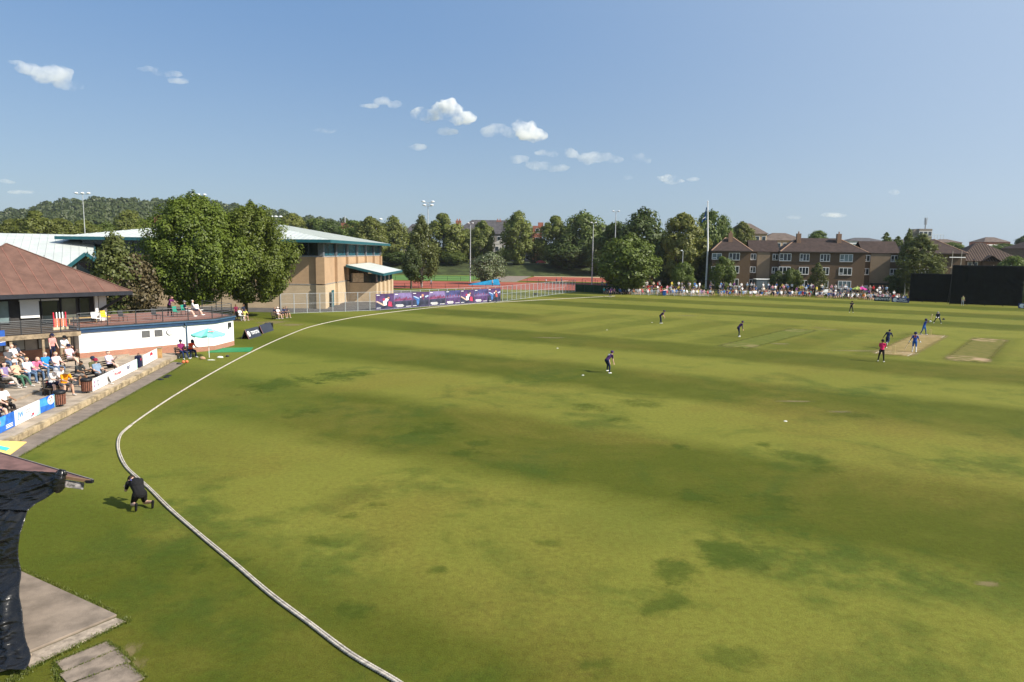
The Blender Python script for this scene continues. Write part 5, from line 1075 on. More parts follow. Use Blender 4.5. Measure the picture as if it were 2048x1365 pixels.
MB().slab([gl_, ga, ga+V(0,6,0), gl_+V(0,6,0)], .12).slab([ga, gr_, gr_+V(0,6,0), ga+V(0,6,0)], .12).build('porch_roof', M_metalroof, lb)
MB().beam(gl_-V(0,.06,.15), ga-V(0,.06,.15), .1, .4).beam(ga-V(0,.06,.15), gr_-V(0,.06,.15), .1, .4).build('porch_fascia', M_teal, lb)
MB().add([gl_+V(.3,1,-.2), gr_+V(-.3,1,-.2), ga+V(0,1,-.3), gl_+V(.3,1,-6), gr_+V(-.3,1,-6)], [(3,4,1,2,0)]).build('porch_front', mat('porch_grey', (.22,.22,.21), .8), lb); MB().box(gx-1.0, gx+1.0, gy+.9, gy+.97, ga.z-5, ga.z-1.3).build('porch_glazing', M_hglass2, lb)
fl = MB().tube((0,0,0),(0,0,1.6),.14).build('flue', M_steel, lb, (gx-4.6, 4, 6.1))
# ---- fence: posts, rails, wire
M_post = mat('fence_galv', (.50,.53,.56), .45, .08, 3, metal=.2, spec=.4); M_wire = mat('fence_wire', (.40,.43,.45), .5)
FP = [P(562,628.5), P(640,625.5), P(740,622), P(1005,603.3), P(1150,584.3)]
fcur = []
for a, b in zip(FP, FP[1:]):
    n = max(1, round((b-a).length/2.05)); fcur += [a.lerp(b, i/n) for i in range(n)]
fcur.append(FP[-1]); fcur = [V(p.x, p.y, 0) for p in fcur]; FH = 2.75
fn = thing('mesh_fence', 'tall galvanised mesh fence between the outfield and the sports hall', 'fence', fcur[0], 0); f0 = fcur[0]
pm_ = None
for p in fcur:
    if pm_ is None: po = MB().box(-.045,.045,-.045,.045,0,FH+.03).build('post', M_post, fn, p-f0, bevel=.008); pm_ = po
    else: po = pm_.copy(); COL.objects.link(po); po.location = p-f0
for a, b in zip(fcur, fcur[1:]):
    for z in (.06, FH*.5, FH): MB().beam(a-f0+V(0,0,z), b-f0+V(0,0,z), .035, .035).build('rail', M_post, fn)
    d = b-a; L = d.length; wv = MB(); nv = 14
    for k in range(1, nv): q = a-f0+d*(k/nv); wv.beam(q, q+V(0,0,FH), .006, .006)
    for k in range(1, 12): wv.beam(a-f0+V(0,0,FH*k/12), b-f0+V(0,0,FH*k/12), .006, .006)
    wv.build('mesh_panel', M_wire, fn)
# ---- printed banners tied to the fence
def pt_on(u):         # point on fence line under photo column u
    best = None
    for a, b in zip(fcur, fcur[1:]):
        for k in range(21):
            q = a.lerp(b, k/20); d = ROT.transposed() @ (q + V(0,0,1.2) - CP); uu = 1024 + F_PX*d.x/-d.z
            if best is None or abs(uu-u) < best[0]: best = (abs(uu-u), q)
    return best[1]
V_pur = mat('vinyl_purple', (.085,.045,.14), .6, .3, 1.2); V_lil = mat('vinyl_lilac', (.17,.13,.28), .6, .3, .8); V_ind = mat('vinyl_indigo', (.055,.06,.17), .6, .35, 1); V_mag = mat('vinyl_magenta', (.19,.05,.12), .6, .45, 1.5); V_slate = mat('vinyl_slate', (.04,.045,.085), .6, .35, 1); V_rose = mat('vinyl_rose', (.45,.04,.10), .6, .25, 2); V_tan2 = mat('vinyl_tan', (.60,.42,.33), .5, .1, 3); V_cob = mat('vinyl_cobalt', (.05,.15,.38), .6, .3, 2); V_pale = mat('vinyl_paleblue', (.40,.50,.72), .5, .1, 2); V_skn = mat('vinyl_skin', (.50,.26,.18), .5, .1, 3)
bx = [751, 787, 824, 857, 890, 920, 948, 975, 1000.5]
kinds = ['bat', 'crowd', 'duo', 'crowd', 'crowd2', 'bat', 'crowd2', 'duo']
names = {'bat': 'purple printed fence banner of a batter in white and red', 'crowd': 'lilac printed fence banner with white lines of lettering', 'crowd2': 'violet blue printed fence banner with white lettering', 'duo': 'purple printed fence banner of a player in blue and navy'}
occ = {}
for i, kd in enumerate(kinds):
    a, b = pt_on(bx[i]), pt_on(bx[i+1]); d = b-a; L = d.length; rz = math.atan2(d.y, d.x); off = V(d.y, -d.x, 0).normalized()*.07
    pos = ('first from the left','second from the left','third from the left','fourth from the left','fifth from the left','sixth from the left','seventh from the left','last on the right')[i]
    t = thing('fence_banner', names[kd] + ', ' + pos, 'banner', a + off + V(0,0,.12), rz, 'purple banners along the fence'); H = 2.3
    base = {'bat': V_pur, 'crowd': V_lil, 'crowd2': V_ind, 'duo': V_pur}[kd]
    MB().box(.03, L-.03, -.0, .012, 0, H).build('sheet', base, t)
    def shp(m, pts, y=-.004): MB().add([(x*L, y, z*H) for x, z in pts], [tuple(range(len(pts)))]).build('print', m, t)
    def ell(m, cx, cz, rx, rz_, y=-.008, n=12): shp(m, [(cx+rx*math.cos(2*math.pi*k/n), cz+rz_*math.sin(2*math.pi*k/n)) for k in range(n)], y)
    if kd in ('bat', 'duo'):
        shp(V_slate, [(.02,.03),(.98,.03),(.98,.46),(.6,.52),(.02,.44)])
    if kd == 'bat':
        shp(V_tan2, [(.02,.50),(.08,.55),(.5,.28),(.44,.20)], -.008); shp(V_wh, [(.42,.60),(.62,.72),(.72,.60),(.60,.44),(.60,.24),(.46,.22),(.40,.45)], -.009); ell(V_slate, .64, .80, .12, .13, -.010); ell(V_skn, .70, .72, .06, .06, -.012)
        shp(V_rose, [(.66,.18),(.92,.12),(.88,.44),(.72,.50)], -.010); shp(V_rose, [(.36,.66),(.5,.72),(.52,.56),(.40,.52)], -.012); shp(V_wh, [(.05,.07),(.28,.07),(.28,.10),(.05,.10)], -.008)
    elif kd == 'duo':
        shp(V_cob, [(.08,.70),(.34,.60),(.45,.64),(.42,.30),(.36,.10),(.28,.12),(.26,.45),(.10,.58)], -.008); shp(V_pale, [(.04,.74),(.16,.74),(.42,.58),(.36,.54)], -.010); shp(V_slate, [(.46,.62),(.84,.62),(.86,.05),(.44,.05)], -.009); ell(V_skn, .62, .76, .07, .10, -.012); shp(V_mag, [(.55,.62),(.72,.62),(.66,.42)], -.012); shp(V_pale, [(.74,.70),(.96,.78),(.97,.68),(.80,.60)], -.012); ell(V_wh, .50, .66, .04, .06, -.013); shp(V_wh, [(.04,.07),(.26,.07),(.26,.10),(.04,.10)], -.008)
    else:
        shp(V_mag if kd == 'crowd' else V_lil, [(.02,.46),(.98,.50),(.98,.62),(.7,.60),(.62,.70),(.5,.60),(.3,.66),(.02,.58)], -.006); shp(V_slate if kd == 'crowd' else V_pur, [(.02,.03),(.98,.03),(.98,.48),(.02,.45)], -.005)
        for k in range(5): ell(V_mag, .12+.19*k, .60 + .05*(k % 2), .035, .10, -.009)
        for k in range(3): shp(V_wh, [(.10+.06*(k == 2),.20-.065*k),(.50+.05*(k == 1),.20-.065*k),(.50+.05*(k == 1),.235-.065*k),(.10+.06*(k == 2),.235-.065*k)], -.010)
        shp(V_wh, [(.66,.07),(.95,.07),(.95,.10),(.66,.10)], -.010)
    shp(V_wh, [(.06,.90),(.24,.90),(.22,.94),(.06,.94)], -.010)
# ---- beyond the fence: track, turf, bank
M_track = mat('red_track', (.30,.075,.045), .9, .12, .3, .2, 60, coords='Object'); M_turf = mat('artificial_turf', (.085,.17,.035), .9, .12, .25)
sheet('running_track', [(-60,168),(45,168),(45,208),(-60,212)], .006, M_track); sheet('red_court', [(2,222),(50,215),(50,258),(8,262)], .006, M_track)
sheet('turf_pitch', [(-60,216),(-14,216),(-8,262),(-60,262)], .006, M_turf); sheet('sand_strip', [(8,262.5),(46,259),(46,266),(8,268)], .006, mat('sand', (.45,.36,.24), .95))
sheet('grey_path', [(-12,212),(1,212),(7,266),(-4,266)], .006, M_tarmac)
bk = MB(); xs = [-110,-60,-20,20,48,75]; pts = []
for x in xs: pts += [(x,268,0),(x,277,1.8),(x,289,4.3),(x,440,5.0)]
bk.add(pts, [(i*4+k, i*4+4+k, i*4+5+k, i*4+1+k) for i in range(len(xs)-1) for k in range(3)]); struct(bk.build('embankment', mat('bank_grass_shaded', (.045,.058,.016), .95, .35, .2, .5, 3)))  # grass colour darkened to carry the trees' shade and the undergrowth
# dark low fences by the track
def rail_fence(pts, label, h=1.2, gap=3.2, m=M_dark):
    pts = [V(*p, 0) for p in pts]; t = thing('track_fence', label, 'fence', pts[0], 0, 'dark rail fences by the running track'); b0 = pts[0]
    for a, b in zip(pts, pts[1:]):
        n = max(1, round((b-a).length/gap))
        for i in range(n+1):
            q = a.lerp(b, i/n)-b0; MB().box(q.x-.04,q.x+.04,q.y-.04,q.y+.04,0,h).build('post', m, t)
        for z in (h*.5, h): MB().beam(a-b0+V(0,0,z), b-b0+V(0,0,z), .05, .05).build('rail', m, t)
rail_fence([(-45,167),(0,167)], 'dark rail fence along the near edge of the red track'); rail_fence([(4,196),(42,186)], 'dark rail fence in front of the red court', 1.6); rail_fence([(-40,215),(-12,215)], 'dark rail fence in front of the green turf', 1.3, 4); rail_fence([(16,162),(46,160)], 'tall dark fence right of the red court', 3.0, 3)
# blue covered cover-sheet on the turf
t = thing('pitch_cover', 'bright blue wedge shaped cover beside the green turf', 'cover', (PY(970,560,190).x, 190, 0), .2); MB().add([(-4.5,-1,.0),(4,-1.5,0),(4,1.5,0),(-4.5,1,0),(-3.5,0,.4),(3.6,0,1.7)], [(0,1,5,4),(1,2,5),(2,3,4,5),(3,0,4),(0,3,2,1)]).build('sheet', mat('blue_sheet', (.01,.20,.38), .5, .15, 1), t)
# hedge-like green windbreak right of the fence
wbk = thing('windbreak_fence', 'dark green windbreak netting right of the mesh fence', 'fence', P(1151,584), 0); q = P(1245,589)-P(1151,584)
MB().beam(V(0,0,.9), V(q.x,q.y,.9), .04, 1.7).build('netting', mat('green_netting', (.02,.05,.025), .9, .2, 1), wbk)
for k in range(6): MB().box(q.x*k/5-.05, q.x*k/5+.05, q.y*k/5-.1, q.y*k/5, 0, 1.85).build('post', M_dark, wbk)
for (u, v, lab) in ((907,606,'black equipment bag at the foot of the fence banners'),(1072,590,'black bag on the grass by the mesh fence')):
    p = P(u, v); vs, fs = capsule(V(-.3,0,.2), V(.3,0,.2), .2, .2, 10); o = MB().add(vs, fs).build('equipment_bag', M_black, loc=(p.x,p.y,0), smooth=True); tag(o, lab, 'bag', 'black bags along the fence')
p = P(993, 606); o = person('steward in red top standing by the right end of the banners', (p.x,p.y,0), R(60), STAND, (.7,.12,.10), (.05,.07,.10), voxel=.03, fingers=False, cap=None)
for (u, v, sh_, lab) in ((842,574,(.35,.04,.2),'person in magenta walking on the red track'),(862,573,(.12,.16,.2),'person in grey walking on the red track by the birch'),(985,574,(.7,.7,.7),'person in white standing by the blue cover'),(1092,570,(.65,.66,.7),'person in pale top behind the right of the mesh fence'),(1113,569,(.10,.05,.08),'person in dark top behind the right of the mesh fence'),(1123,568,(.7,.68,.66),'person in white top furthest right behind the mesh fence')):
    p = P(u, v); person(lab, (p.x,p.y,0), R(random.uniform(0,300)), dict(ll=(12,5,6), rl=(-12,5,10)), sh_, (.06,.06,.08), key='walker', voxel=.03, fingers=False, group='people beyond the fence')
# ================================================================ TREES, HILL, FLOODLIGHTS
L_horn = leafmat('hornbeam_leaf', (.082,.120,.011), (.140,.180,.018), None, .33)
L_lime = leafmat('lime_leaf', (.080,.105,.015), (.140,.165,.024), (.25,.24,.06), .30)
L_dark = leafmat('dark_leaf', (.040,.065,.012), (.074,.104,.017), None, .28)
L_mid = leafmat('mid_leaf', (.074,.110,.016), (.124,.164,.022), None, .34)
L_gold = leafmat('golden_leaf', (.10,.125,.018), (.17,.185,.028), (.29,.265,.06), .34)
L_birch = leafmat('birch_leaf', (.085,.105,.024), (.13,.15,.034), None, .35)
L_copper = leafmat('copper_leaf', (.10,.082,.038), (.155,.122,.055), None, .3)
L_far = leafmat('far_leaf', (.055,.080,.024), (.085,.112,.030), None, .35)
def crown_mesh(name, m, rx, rz, n, leaf, nl=60, lr=0.30, egg=0.42, stretch=1.0, seed=1, inner=0.25, rag=0.12, upbias=0.3, droop=0.0, ry=None, gap=0.0):
    """leaf-clump cloud: lobes on an egg-shaped crown (base z=0, top z=rz), leaves on the lobes"""
    rs = np.random.default_rng(seed); ry = ry or rx
    def prof(h):      # radius fraction at height fraction h
        h = np.clip(h, 0, 1); return np.where(h < egg, np.sin(np.pi/2*np.clip(h/egg*0.82+.18, 0, 1)), np.cos(np.pi/2*np.clip((h-egg)/(1-egg), 0, 1))**0.58)
    lh = rs.beta(1.3, 1.25, nl); la = rs.uniform(0, 2*np.pi, nl); lrad = np.maximum(prof(lh)*rs.uniform(.60, 1.0, nl) - lr*.55, 0)
    lc = np.stack([rx*lrad*np.cos(la), ry*lrad*np.sin(la), lh*rz*.95], 1)
    ls = lr*rx*rs.uniform(.65, 1.3, nl)*(0.55+.55*prof(lh))
    k = rs.integers(0, nl, n); d = rs.normal(size=(n,3)); d /= np.linalg.norm(d, axis=1)[:,None]; d[:,2] = d[:,2]*.85 + upbias*.5; d /= np.linalg.norm(d, axis=1)[:,None]
    rr = np.where(rs.random(n) < inner, rs.uniform(.3, .85, n), rs.uniform(.82, 1.0+rag, n))
    ax_ = np.stack([lc[:,0]/rx, lc[:,1]/ry, np.full(nl, .75)], 1); ax_ /= np.linalg.norm(ax_, axis=1)[:,None]
    p = lc[k] + d*(ls[k]*rr)[:,None] + ax_[k]*(np.sum(d*ax_[k], 1)*ls[k]*rr*(stretch-1))[:,None]
    rad = np.sqrt((p[:,0]/rx)**2 + (p[:,1]/ry)**2); lim = prof(p[:,2]/rz)*1.12 + .05 + rag*rs.uniform(-.2, 1, n)
    sc = np.where(rad > lim, lim/np.maximum(rad,1e-6), 1.0); p[:,0] *= sc; p[:,1] *= sc
    if droop: p[:,2] -= droop*rs.random(n)*np.clip(rad, 0, 1)
    p[:,2] = np.clip(p[:,2], 0, rz*1.04)
    out_ = np.stack([p[:,0]/rx, p[:,1]/ry, (p[:,2]/rz-.4)*1.2], 1); nrm = d*1.25 + out_*.35 + rs.normal(size=(n,3))*.38 + np.array([0,0,upbias]); nrm /= np.linalg.norm(nrm, axis=1)[:,None]
    t = np.cross(nrm, rs.normal(size=(n,3))); t /= np.linalg.norm(t, axis=1)[:,None]; b = np.cross(nrm, t)
    s_ = (leaf*rs.uniform(.6, 1.3, n))[:,None]
    bend = nrm*s_*.18
    v = np.stack([p-t*s_, p-b*s_*.62-bend, p+t*s_, p+b*s_*.62-bend], 1).reshape(-1,3); f = np.arange(4*n).reshape(-1,4)
    me = npmesh(name, v, f); me.materials.append(m); return me
def trunk_mesh(h, r, crown_r, crown_h, n_l=5, seed=1, m=M_bark):
    rs = random.Random(seed); g = MB(); tip = V(rs.uniform(-.2,.2), rs.uniform(-.2,.2), h+crown_h*.55)
    g.path([V(0,0,-.2), V(0,0,.15), V(.02,.02,h*.5), V(.05,0,h), tip], [r*1.5, r*1.12, r, r*.9, r*.25], 9)
    for k in range(n_l):
        a = 2*math.pi*k/n_l + rs.uniform(-.3,.3); z0 = h*(.85+.3*rs.random()); q = V(math.cos(a)*crown_r*.65, math.sin(a)*crown_r*.65, z0+crown_h*rs.uniform(.25,.5)); mid_ = V(q.x*.4, q.y*.4, z0+(q.z-z0)*.55)
        g.path([V(0,0,z0), mid_, q], [r*.5, r*.33, r*.12], 6)
    me = bpy.data.meshes.new('trunk'); me.from_pydata(g.v, [], g.f); me.materials.append(m); return me
def tree(label, p, cm, tm, base, sx=1.0, sz=1.0, rz=0.0, group=None, name='tree', stem_h=None):
    t = thing(name, label, 'tree', p, rz, group); t.scale = (sx, sx, sz)
    link('trunk', tm, t); link('crown', cm, t, (0,0,base)); return t
# two hornbeams by the terrace
h1 = crown_mesh('hornbeam_crown', L_horn, 6.6, 13.2, 58000, .15, 300, .145, .36, 2.0, 11, .22, .05, .5)
h2 = crown_mesh('hornbeam_crown', L_horn, 5.8, 12.7, 54000, .15, 280, .15, .36, 2.0, 12, .22, .05, .5)
q = PY(392, 560, 86); tree('largest dense hornbeam with rounded crown behind the roof terrace', (q.x, 86, 0), h1, trunk_mesh(2.6, .3, 5, 10, 9, 3), 2.1, 1, 1, .3, 'two hornbeams', 'hornbeam_tree')
q = P(508, 634); tree('hornbeam with bare trunk showing, people sitting beneath it', (q.x, q.y, 0), h2, trunk_mesh(2.7, .32, 4.5, 9, 9, 4), 2.0, 1, 1.0, 0, 'two hornbeams', 'hornbeam_tree').children[1].location.x = -1.1
# birch / copper mix by the clubhouse
b1 = crown_mesh('birch_crown', L_birch, 2.8, 9.0, 5200, .19, 60, .36, .45, 1.1, 21, .4, .3, .0, 1.2); b2 = crown_mesh('copper_crown', L_copper, 2.6, 7.0, 4200, .2, 50, .36, .42, 1, 22, .4, .25, .1, .8)
tb = trunk_mesh(1.2, .14, 2, 6, 6, 5)
q = PY(232, 560, 78); tree('loose pale green birch rising behind the clubhouse roof', (q.x, 78, 0), b1, tb, 1.6, 1, 1, 0, None, 'birch_tree'); q = PY(272, 560, 79); tree('bronze leaved tree beside the birch behind the clubhouse', (q.x, 79, 0), b2, tb, 1.4, 1, 1, .5, None, 'copper_tree')
shrub_m = crown_mesh('shrub_leaves', L_birch, 2.2, 1.8, 1500, .16, 30, .4, .4, .8, 31); shrub_d = crown_mesh('shrub_leaves', L_mid, 2.2, 1.8, 1500, .16, 30, .4, .4, .8, 32)
def shrub(label, u, v, y=None, sx=1, sz=1, dark=False, z=0.0, group='shrubs'):
    q = P(u, v) if y is None else PY(u, v, y); t = thing('shrub', label, 'shrub', (q.x, q.y, z), random.uniform(0,6), group); t.scale = (sx, sx, sz)
    link('foliage', shrub_d if dark else shrub_m, t); g = MB()
    for k in range(5): a = k*1.25; g.path([V(0,0,0), V(math.cos(a)*.5, math.sin(a)*.5, .7), V(math.cos(a)*1.1, math.sin(a)*1.1, 1.3)], [.05,.035,.015], 5)
    g.build('stems', M_bark, t)
shrub('pale bushy shrub behind the roof terrace chairs', 228, 618, 72, 1.2, 1.2); shrub('bushy shrub behind the terrace, right of the pale one', 262, 620, 74, 1.0, .9)
# flowering bush by the floodlight beyond the fence
fb = crown_mesh('bush_leaves', leafmat('blossom_leaf', (.06,.10,.02), (.10,.14,.03), (.55,.52,.45), .3), 5.5, 8, 5000, .3, 50, .32, .45, 1, 41)
q = PY(980, 560, 196); tree('white flowering small tree beside the blue cover', (q.x, 196, 0), fb, trunk_mesh(1.2, .15, 4, 5, 6, 7), .6, 1, 1, 0, None, 'blossom_tree')
# shared crowns (unit: real metres)
C_lime = [crown_mesh('lime_crown', L_lime, 6.5, 17, 11000, .36, 90, .25, .42, 1.15, 50+k, .2, .10, .35) for k in range(3)]
C_dark = [crown_mesh('dark_crown', L_dark, 7.0, 17, 9500, .40, 80, .27, .47, 1.0, 60+k, .25, .14, .3) for k in range(3)]
C_mid = [crown_mesh('mid_crown', L_mid, 7.0, 14, 9500, .36, 85, .26, .47, 1.0, 70+k, .25, .14, .3) for k in range(3)]
C_gold = crown_mesh('golden_crown', L_gold, 6.5, 17, 11000, .36, 90, .25, .45, 1.1, 80, .2, .10, .35)
C_birch = crown_mesh('tall_birch_crown', L_birch, 4.2, 17, 6500, .28, 90, .28, .33, 1.2, 81, .4, .2, .0, 1.5)
T_big = [trunk_mesh(3.0, .4, 5.5, 12, 6, 90+k) for k in range(3)]; T_birch = trunk_mesh(3, .2, 3, 12, 6, 95, mat('birch_bark', (.5,.47,.42), .8, .3, 2))
def far_tree(label, u, vt, vb, wpx, y, cm, ch, cr, zb=0.0, group='background trees', name='tree', tm=None, stem=2.2):
    a = PY(u, vt, y); b = PY(u, vb, y); H = a.z - zb; base = max(b.z - zb, .3); w_ = wpx/F_PX*y/2
    t = thing(name, label, 'tree', (a.x, y, zb), random.uniform(0, 6.28), group); sxy = w_/cr; szz = (H-base)/ch
    tr = link('trunk', tm or random.choice(T_big), t); tr.scale = (max(sxy,.6), max(sxy,.6), max(.35, H/17)); c = link('crown', cm, t, (0,0,base)); c.scale = (sxy, sxy, szz); return t
L_, D_, M_ = C_lime, C_dark, C_mid
ft = far_tree
# row across the track, left to right
ft('lime tree at left of the row above the hall roof', 740, 432, 520, 74, 262, L_[0], 17, 6.5, 2); ft('dark tree just left of the first floodlight above the hall', 706, 440, 500, 70, 290, M_[1], 14, 7, 4); ft('tree above the far end of the hall roof', 660, 442, 500, 80, 300, D_[1], 17, 7, 4)
ft('rounded lime tree right of the hall beside a floodlight', 787, 432, 528, 66, 285, L_[1], 17, 6.5, 4); ft('slender weeping birch in front of the lime trees by the turf', 843, 428, 566, 68, 172, C_birch, 17, 4.2, 0, None, 'birch_tree', T_birch); ft('small dark tree in front of the hall wing', 822, 490, 560, 44, 165, D_[2], 17, 7, 0)
ft('large lime tree behind the tall four lamp floodlight', 886, 425, 528, 92, 290, L_[2], 17, 6.5, 4.3); ft('narrow lime tree left of the white gable', 965, 440, 528, 58, 292, L_[0], 17, 6.5, 4.3); ft('tall pale lime tree standing apart in front of the tenement', 1036, 422, 528, 72, 288, L_[1], 17, 6.5, 4.3)
ft('dark tree filling the gap behind the narrow lime', 925, 470, 528, 50, 310, D_[0], 17, 7, 4.5); ft('dark tree right of the tenement end wall', 1112, 430, 530, 84, 290, L_[2], 17, 6.5, 4.3); ft('tall ragged tree by the slim floodlight', 1170, 420, 535, 96, 285, M_[0], 14, 7, 4.0); ft('dark low tree below the ragged tall tree', 1140, 468, 545, 90, 280, D_[1], 17, 7, 2.5); ft('dark tree at the right end of the bank', 1200, 470, 550, 70, 272, D_[2], 17, 7, 1)
for (u, vt, w_, y, c, ch, cr, lab) in ((768,455,60,305,D_[0],17,7,'dark filler tree behind the first limes right of the hall'),(838,452,64,310,D_[1],17,7,'dark tree behind the weeping birch'),(932,458,58,306,L_[1],17,6.5,'lime tree behind the gap left of the narrow lime'),(1000,492,46,302,D_[2],17,7,'low dark tree hiding the foot of the white gable'),(1076,478,52,304,D_[0],17,7,'low dark tree in front of the red gable end'),(905,500,60,286,M_[2],14,7,'bushy low tree on the bank below the large lime'),(1120,505,70,283,D_[2],17,7,'bushy dark tree low on the bank right of the pale lime'),(790,500,60,283,D_[1],17,7,'bushy dark tree low beside the hall')):
    ft(lab, u, vt, 532, w_, y, c, ch, cr, 3.5)
# big cluster behind the crowd
ft('dark broad tree behind the willow, left part', 1232, 440, 570, 90, 205, D_[0], 17, 7); ft('large dark tree with rounded top behind the willow', 1288, 418, 570, 130, 200, D_[1], 17, 7); ft('golden flowering lime left of the flagpole', 1368, 423, 560, 100, 178, C_gold, 17, 6.5); ft('tall green tree just behind the flagpole', 1420, 418, 560, 80, 200, M_[1], 14, 7); ft('tree behind the flagpole, right of the tall one', 1448, 430, 560, 54, 198, M_[2], 14, 7); ft('pale lime tree above the flats at the left gable', 1486, 442, 520, 56, 215, L_[0], 17, 6.5); ft('dark tree right of the golden lime trunk', 1398, 470, 585, 70, 185, D_[2], 17, 7); ft('dark tree between willow and golden lime', 1330, 470, 585, 60, 185, D_[0], 17, 7)
ft('broad spreading willow in front of the crowd at far boundary', 1258, 467, 578, 136, 157, M_[0], 14, 7, 0, None, 'willow_tree'); ft('rounded dark tree in front of the flats by the flagpole', 1447, 512, 580, 56, 165, M_[1], 14, 7, 0, 'small trees before the flats', 'tree'); ft('bushy small tree left of the flagpole base', 1368, 524, 582, 52, 163, M_[2], 14, 7, 0, 'small trees before the flats')
ft('loose tree in front of the middle of the flats', 1637, 525, 588, 42, 158, C_birch, 17, 4.2, 0, 'small trees before the flats'); ft('low bush with brown tinge in front of the flats', 1585, 536, 582, 46, 162, M_[0], 14, 7, 0, 'small trees before the flats'); ft('dark bush left of the brown tinged bush', 1557, 542, 582, 36, 163, D_[1], 17, 7, 0, 'small trees before the flats')
ft('tall loose birch in front of the right end of the flats', 1846, 466, 570, 92, 152, C_birch, 17, 4.2, 0, 'trees by the sight screens', 'birch_tree', T_birch); ft('slim birch with spiky top beside the tall loose birch', 1820, 456, 575, 40, 155, C_birch, 17, 4.2, 0, 'trees by the sight screens', 'birch_tree', T_birch); ft('dark tree low behind the left sight screen', 1800, 540, 590, 60, 158, D_[2], 17, 7, 0, 'trees by the sight screens'); ft('tree at the right edge behind the large screen', 2030, 512, 590, 70, 150, M_[2], 14, 7, 0, 'trees by the sight screens'); ft('dark tree at right frame edge beside the large screen', 2048, 545, 612, 30, 135, D_[0], 17, 7, 0, 'trees by the sight screens')
ft('round tree showing over the flats roof', 1638, 461, 490, 42, 260, M_[2], 14, 7, 0, 'trees beyond the flats'); cone = crown_mesh('conifer_crown', L_mid, 3, 10, 2500, .35, 60, .3, .1, .8, 99, .3, .1, .1)
ft('pointed conifer beyond the flats, left of two', 1774, 464, 495, 22, 260, cone, 10, 3, 0, 'trees beyond the flats', 'conifer_tree'); ft('shorter pointed conifer beyond the flats, right of two', 1797, 472, 495, 22, 262, cone, 10, 3, 0, 'trees beyond the flats', 'conifer_tree'); ft('wide low tree beyond the hip roofed house', 1905, 484, 510, 50, 290, M_[0], 14, 7, 0, 'trees beyond the flats'); ft('low tree below the red terrace far right', 2010, 487, 505, 60, 330, M_[1], 14, 7, 0, 'trees beyond the flats'); ft('dark tree at the right edge of the skyline', 2048, 472, 500, 30, 330, D_[1], 17, 7, 0, 'trees beyond the flats')
# trees behind the halls on the left
for (u, vt, w_, y, c, ch, cr, lab) in ((20,438,70,210,L_[1],17,6.5,'lime tree at the far left edge above the pale roof'),(68,420,86,200,L_[2],17,6.5,'large lime tree behind the pale roof'),(120,436,80,205,L_[0],17,6.5,'lime tree left of the left floodlight pole'),(165,440,80,215,L_[1],17,6.5,'lime tree right of the left floodlight pole'),(210,443,70,225,M_[0],14,7,'tree between the two leftmost lime groups'),(258,418,72,230,L_[2],17,6.5,'bright lime tree left of the hornbeam crown'),(295,440,50,232,L_[0],17,6.5,'small lime tree beside the red chimneys'),(585,425,74,300,C_gold,17,6.5,'golden lime tree behind the hall ridge'),(545,440,60,310,D_[0],17,7,'dark tree left of the golden lime behind the hall'),(630,437,80,305,M_[2],14,7,'tree right of the golden lime behind the hall')):
    ft(lab, u, vt, 505, w_, y, c, ch, cr, 0, 'trees behind the halls')
# ---- wooded hill: one mass of crowns (nobody could count it)
def hill():
    rs = np.random.default_rng(5); prof_u = [-300,0,60,150,220,300,400,520,600,680,760]; prof_v = [440,424,412,398,396,400,398,416,432,440,446]
    V_, F_ = [], []; cnt = 0; base = crown_mesh('hill_tree', L_far, 1, 1, 420, .13, 26, .40, .55, .8, 7, .15, .10, .4); n0 = len(base.vertices); co = np.empty(n0*3, np.float32); base.vertices.foreach_get('co', co); co = co.reshape(-1,3)
    out = []
    for row in range(13):
        y = 520 + row*34
        f_ = row/12
        for u in range(-300, 781, 19):
            vv = np.interp(u, prof_u, prof_v); vtop = vv + (1-f_)*46*(1 if u < 560 else .5) + rs.uniform(-4, 5); uu = u + rs.uniform(-9, 9); p = PY(uu, vtop, y + rs.uniform(-12, 12)); r_ = rs.uniform(7.5, 13.5); h = rs.uniform(12, 17); a = rs.uniform(0, 6.28)
            c, s_ = math.cos(a), math.sin(a); q = co.copy(); q = np.stack([(q[:,0]*c-q[:,1]*s_)*r_ + p.x, (q[:,0]*s_+q[:,1]*c)*r_ + p.y, q[:,2]*h + p.z - h], 1); out.append(q)
    v = np.concatenate(out); me = npmesh('wooded_hill', v, np.arange(len(v)).reshape(-1,4)); me.materials.append(L_far); o = link('wooded_hill', me); o['kind'] = 'stuff'; tag(o, 'dark wooded hill on the skyline behind the halls', 'woodland')
    bpy.data.meshes.remove(base)
    g = MB(); us = list(range(-300, 800, 50)); rows = [500, 560, 700, 960, 1100]; top = []
    for j, y in enumerate(rows):
        for u in us:
            f_ = min(max((y-520)/410, 0), 1); vv = np.interp(u, prof_u, prof_v) + (1-f_)*46*(1 if u < 560 else .5); p = PY(u, vv, y); top.append((p.x, y, max(0, p.z-17) if 0 < j < 4 else 0))
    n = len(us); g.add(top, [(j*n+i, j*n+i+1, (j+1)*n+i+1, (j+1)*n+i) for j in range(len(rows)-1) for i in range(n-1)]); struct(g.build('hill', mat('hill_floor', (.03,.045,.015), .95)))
hill()
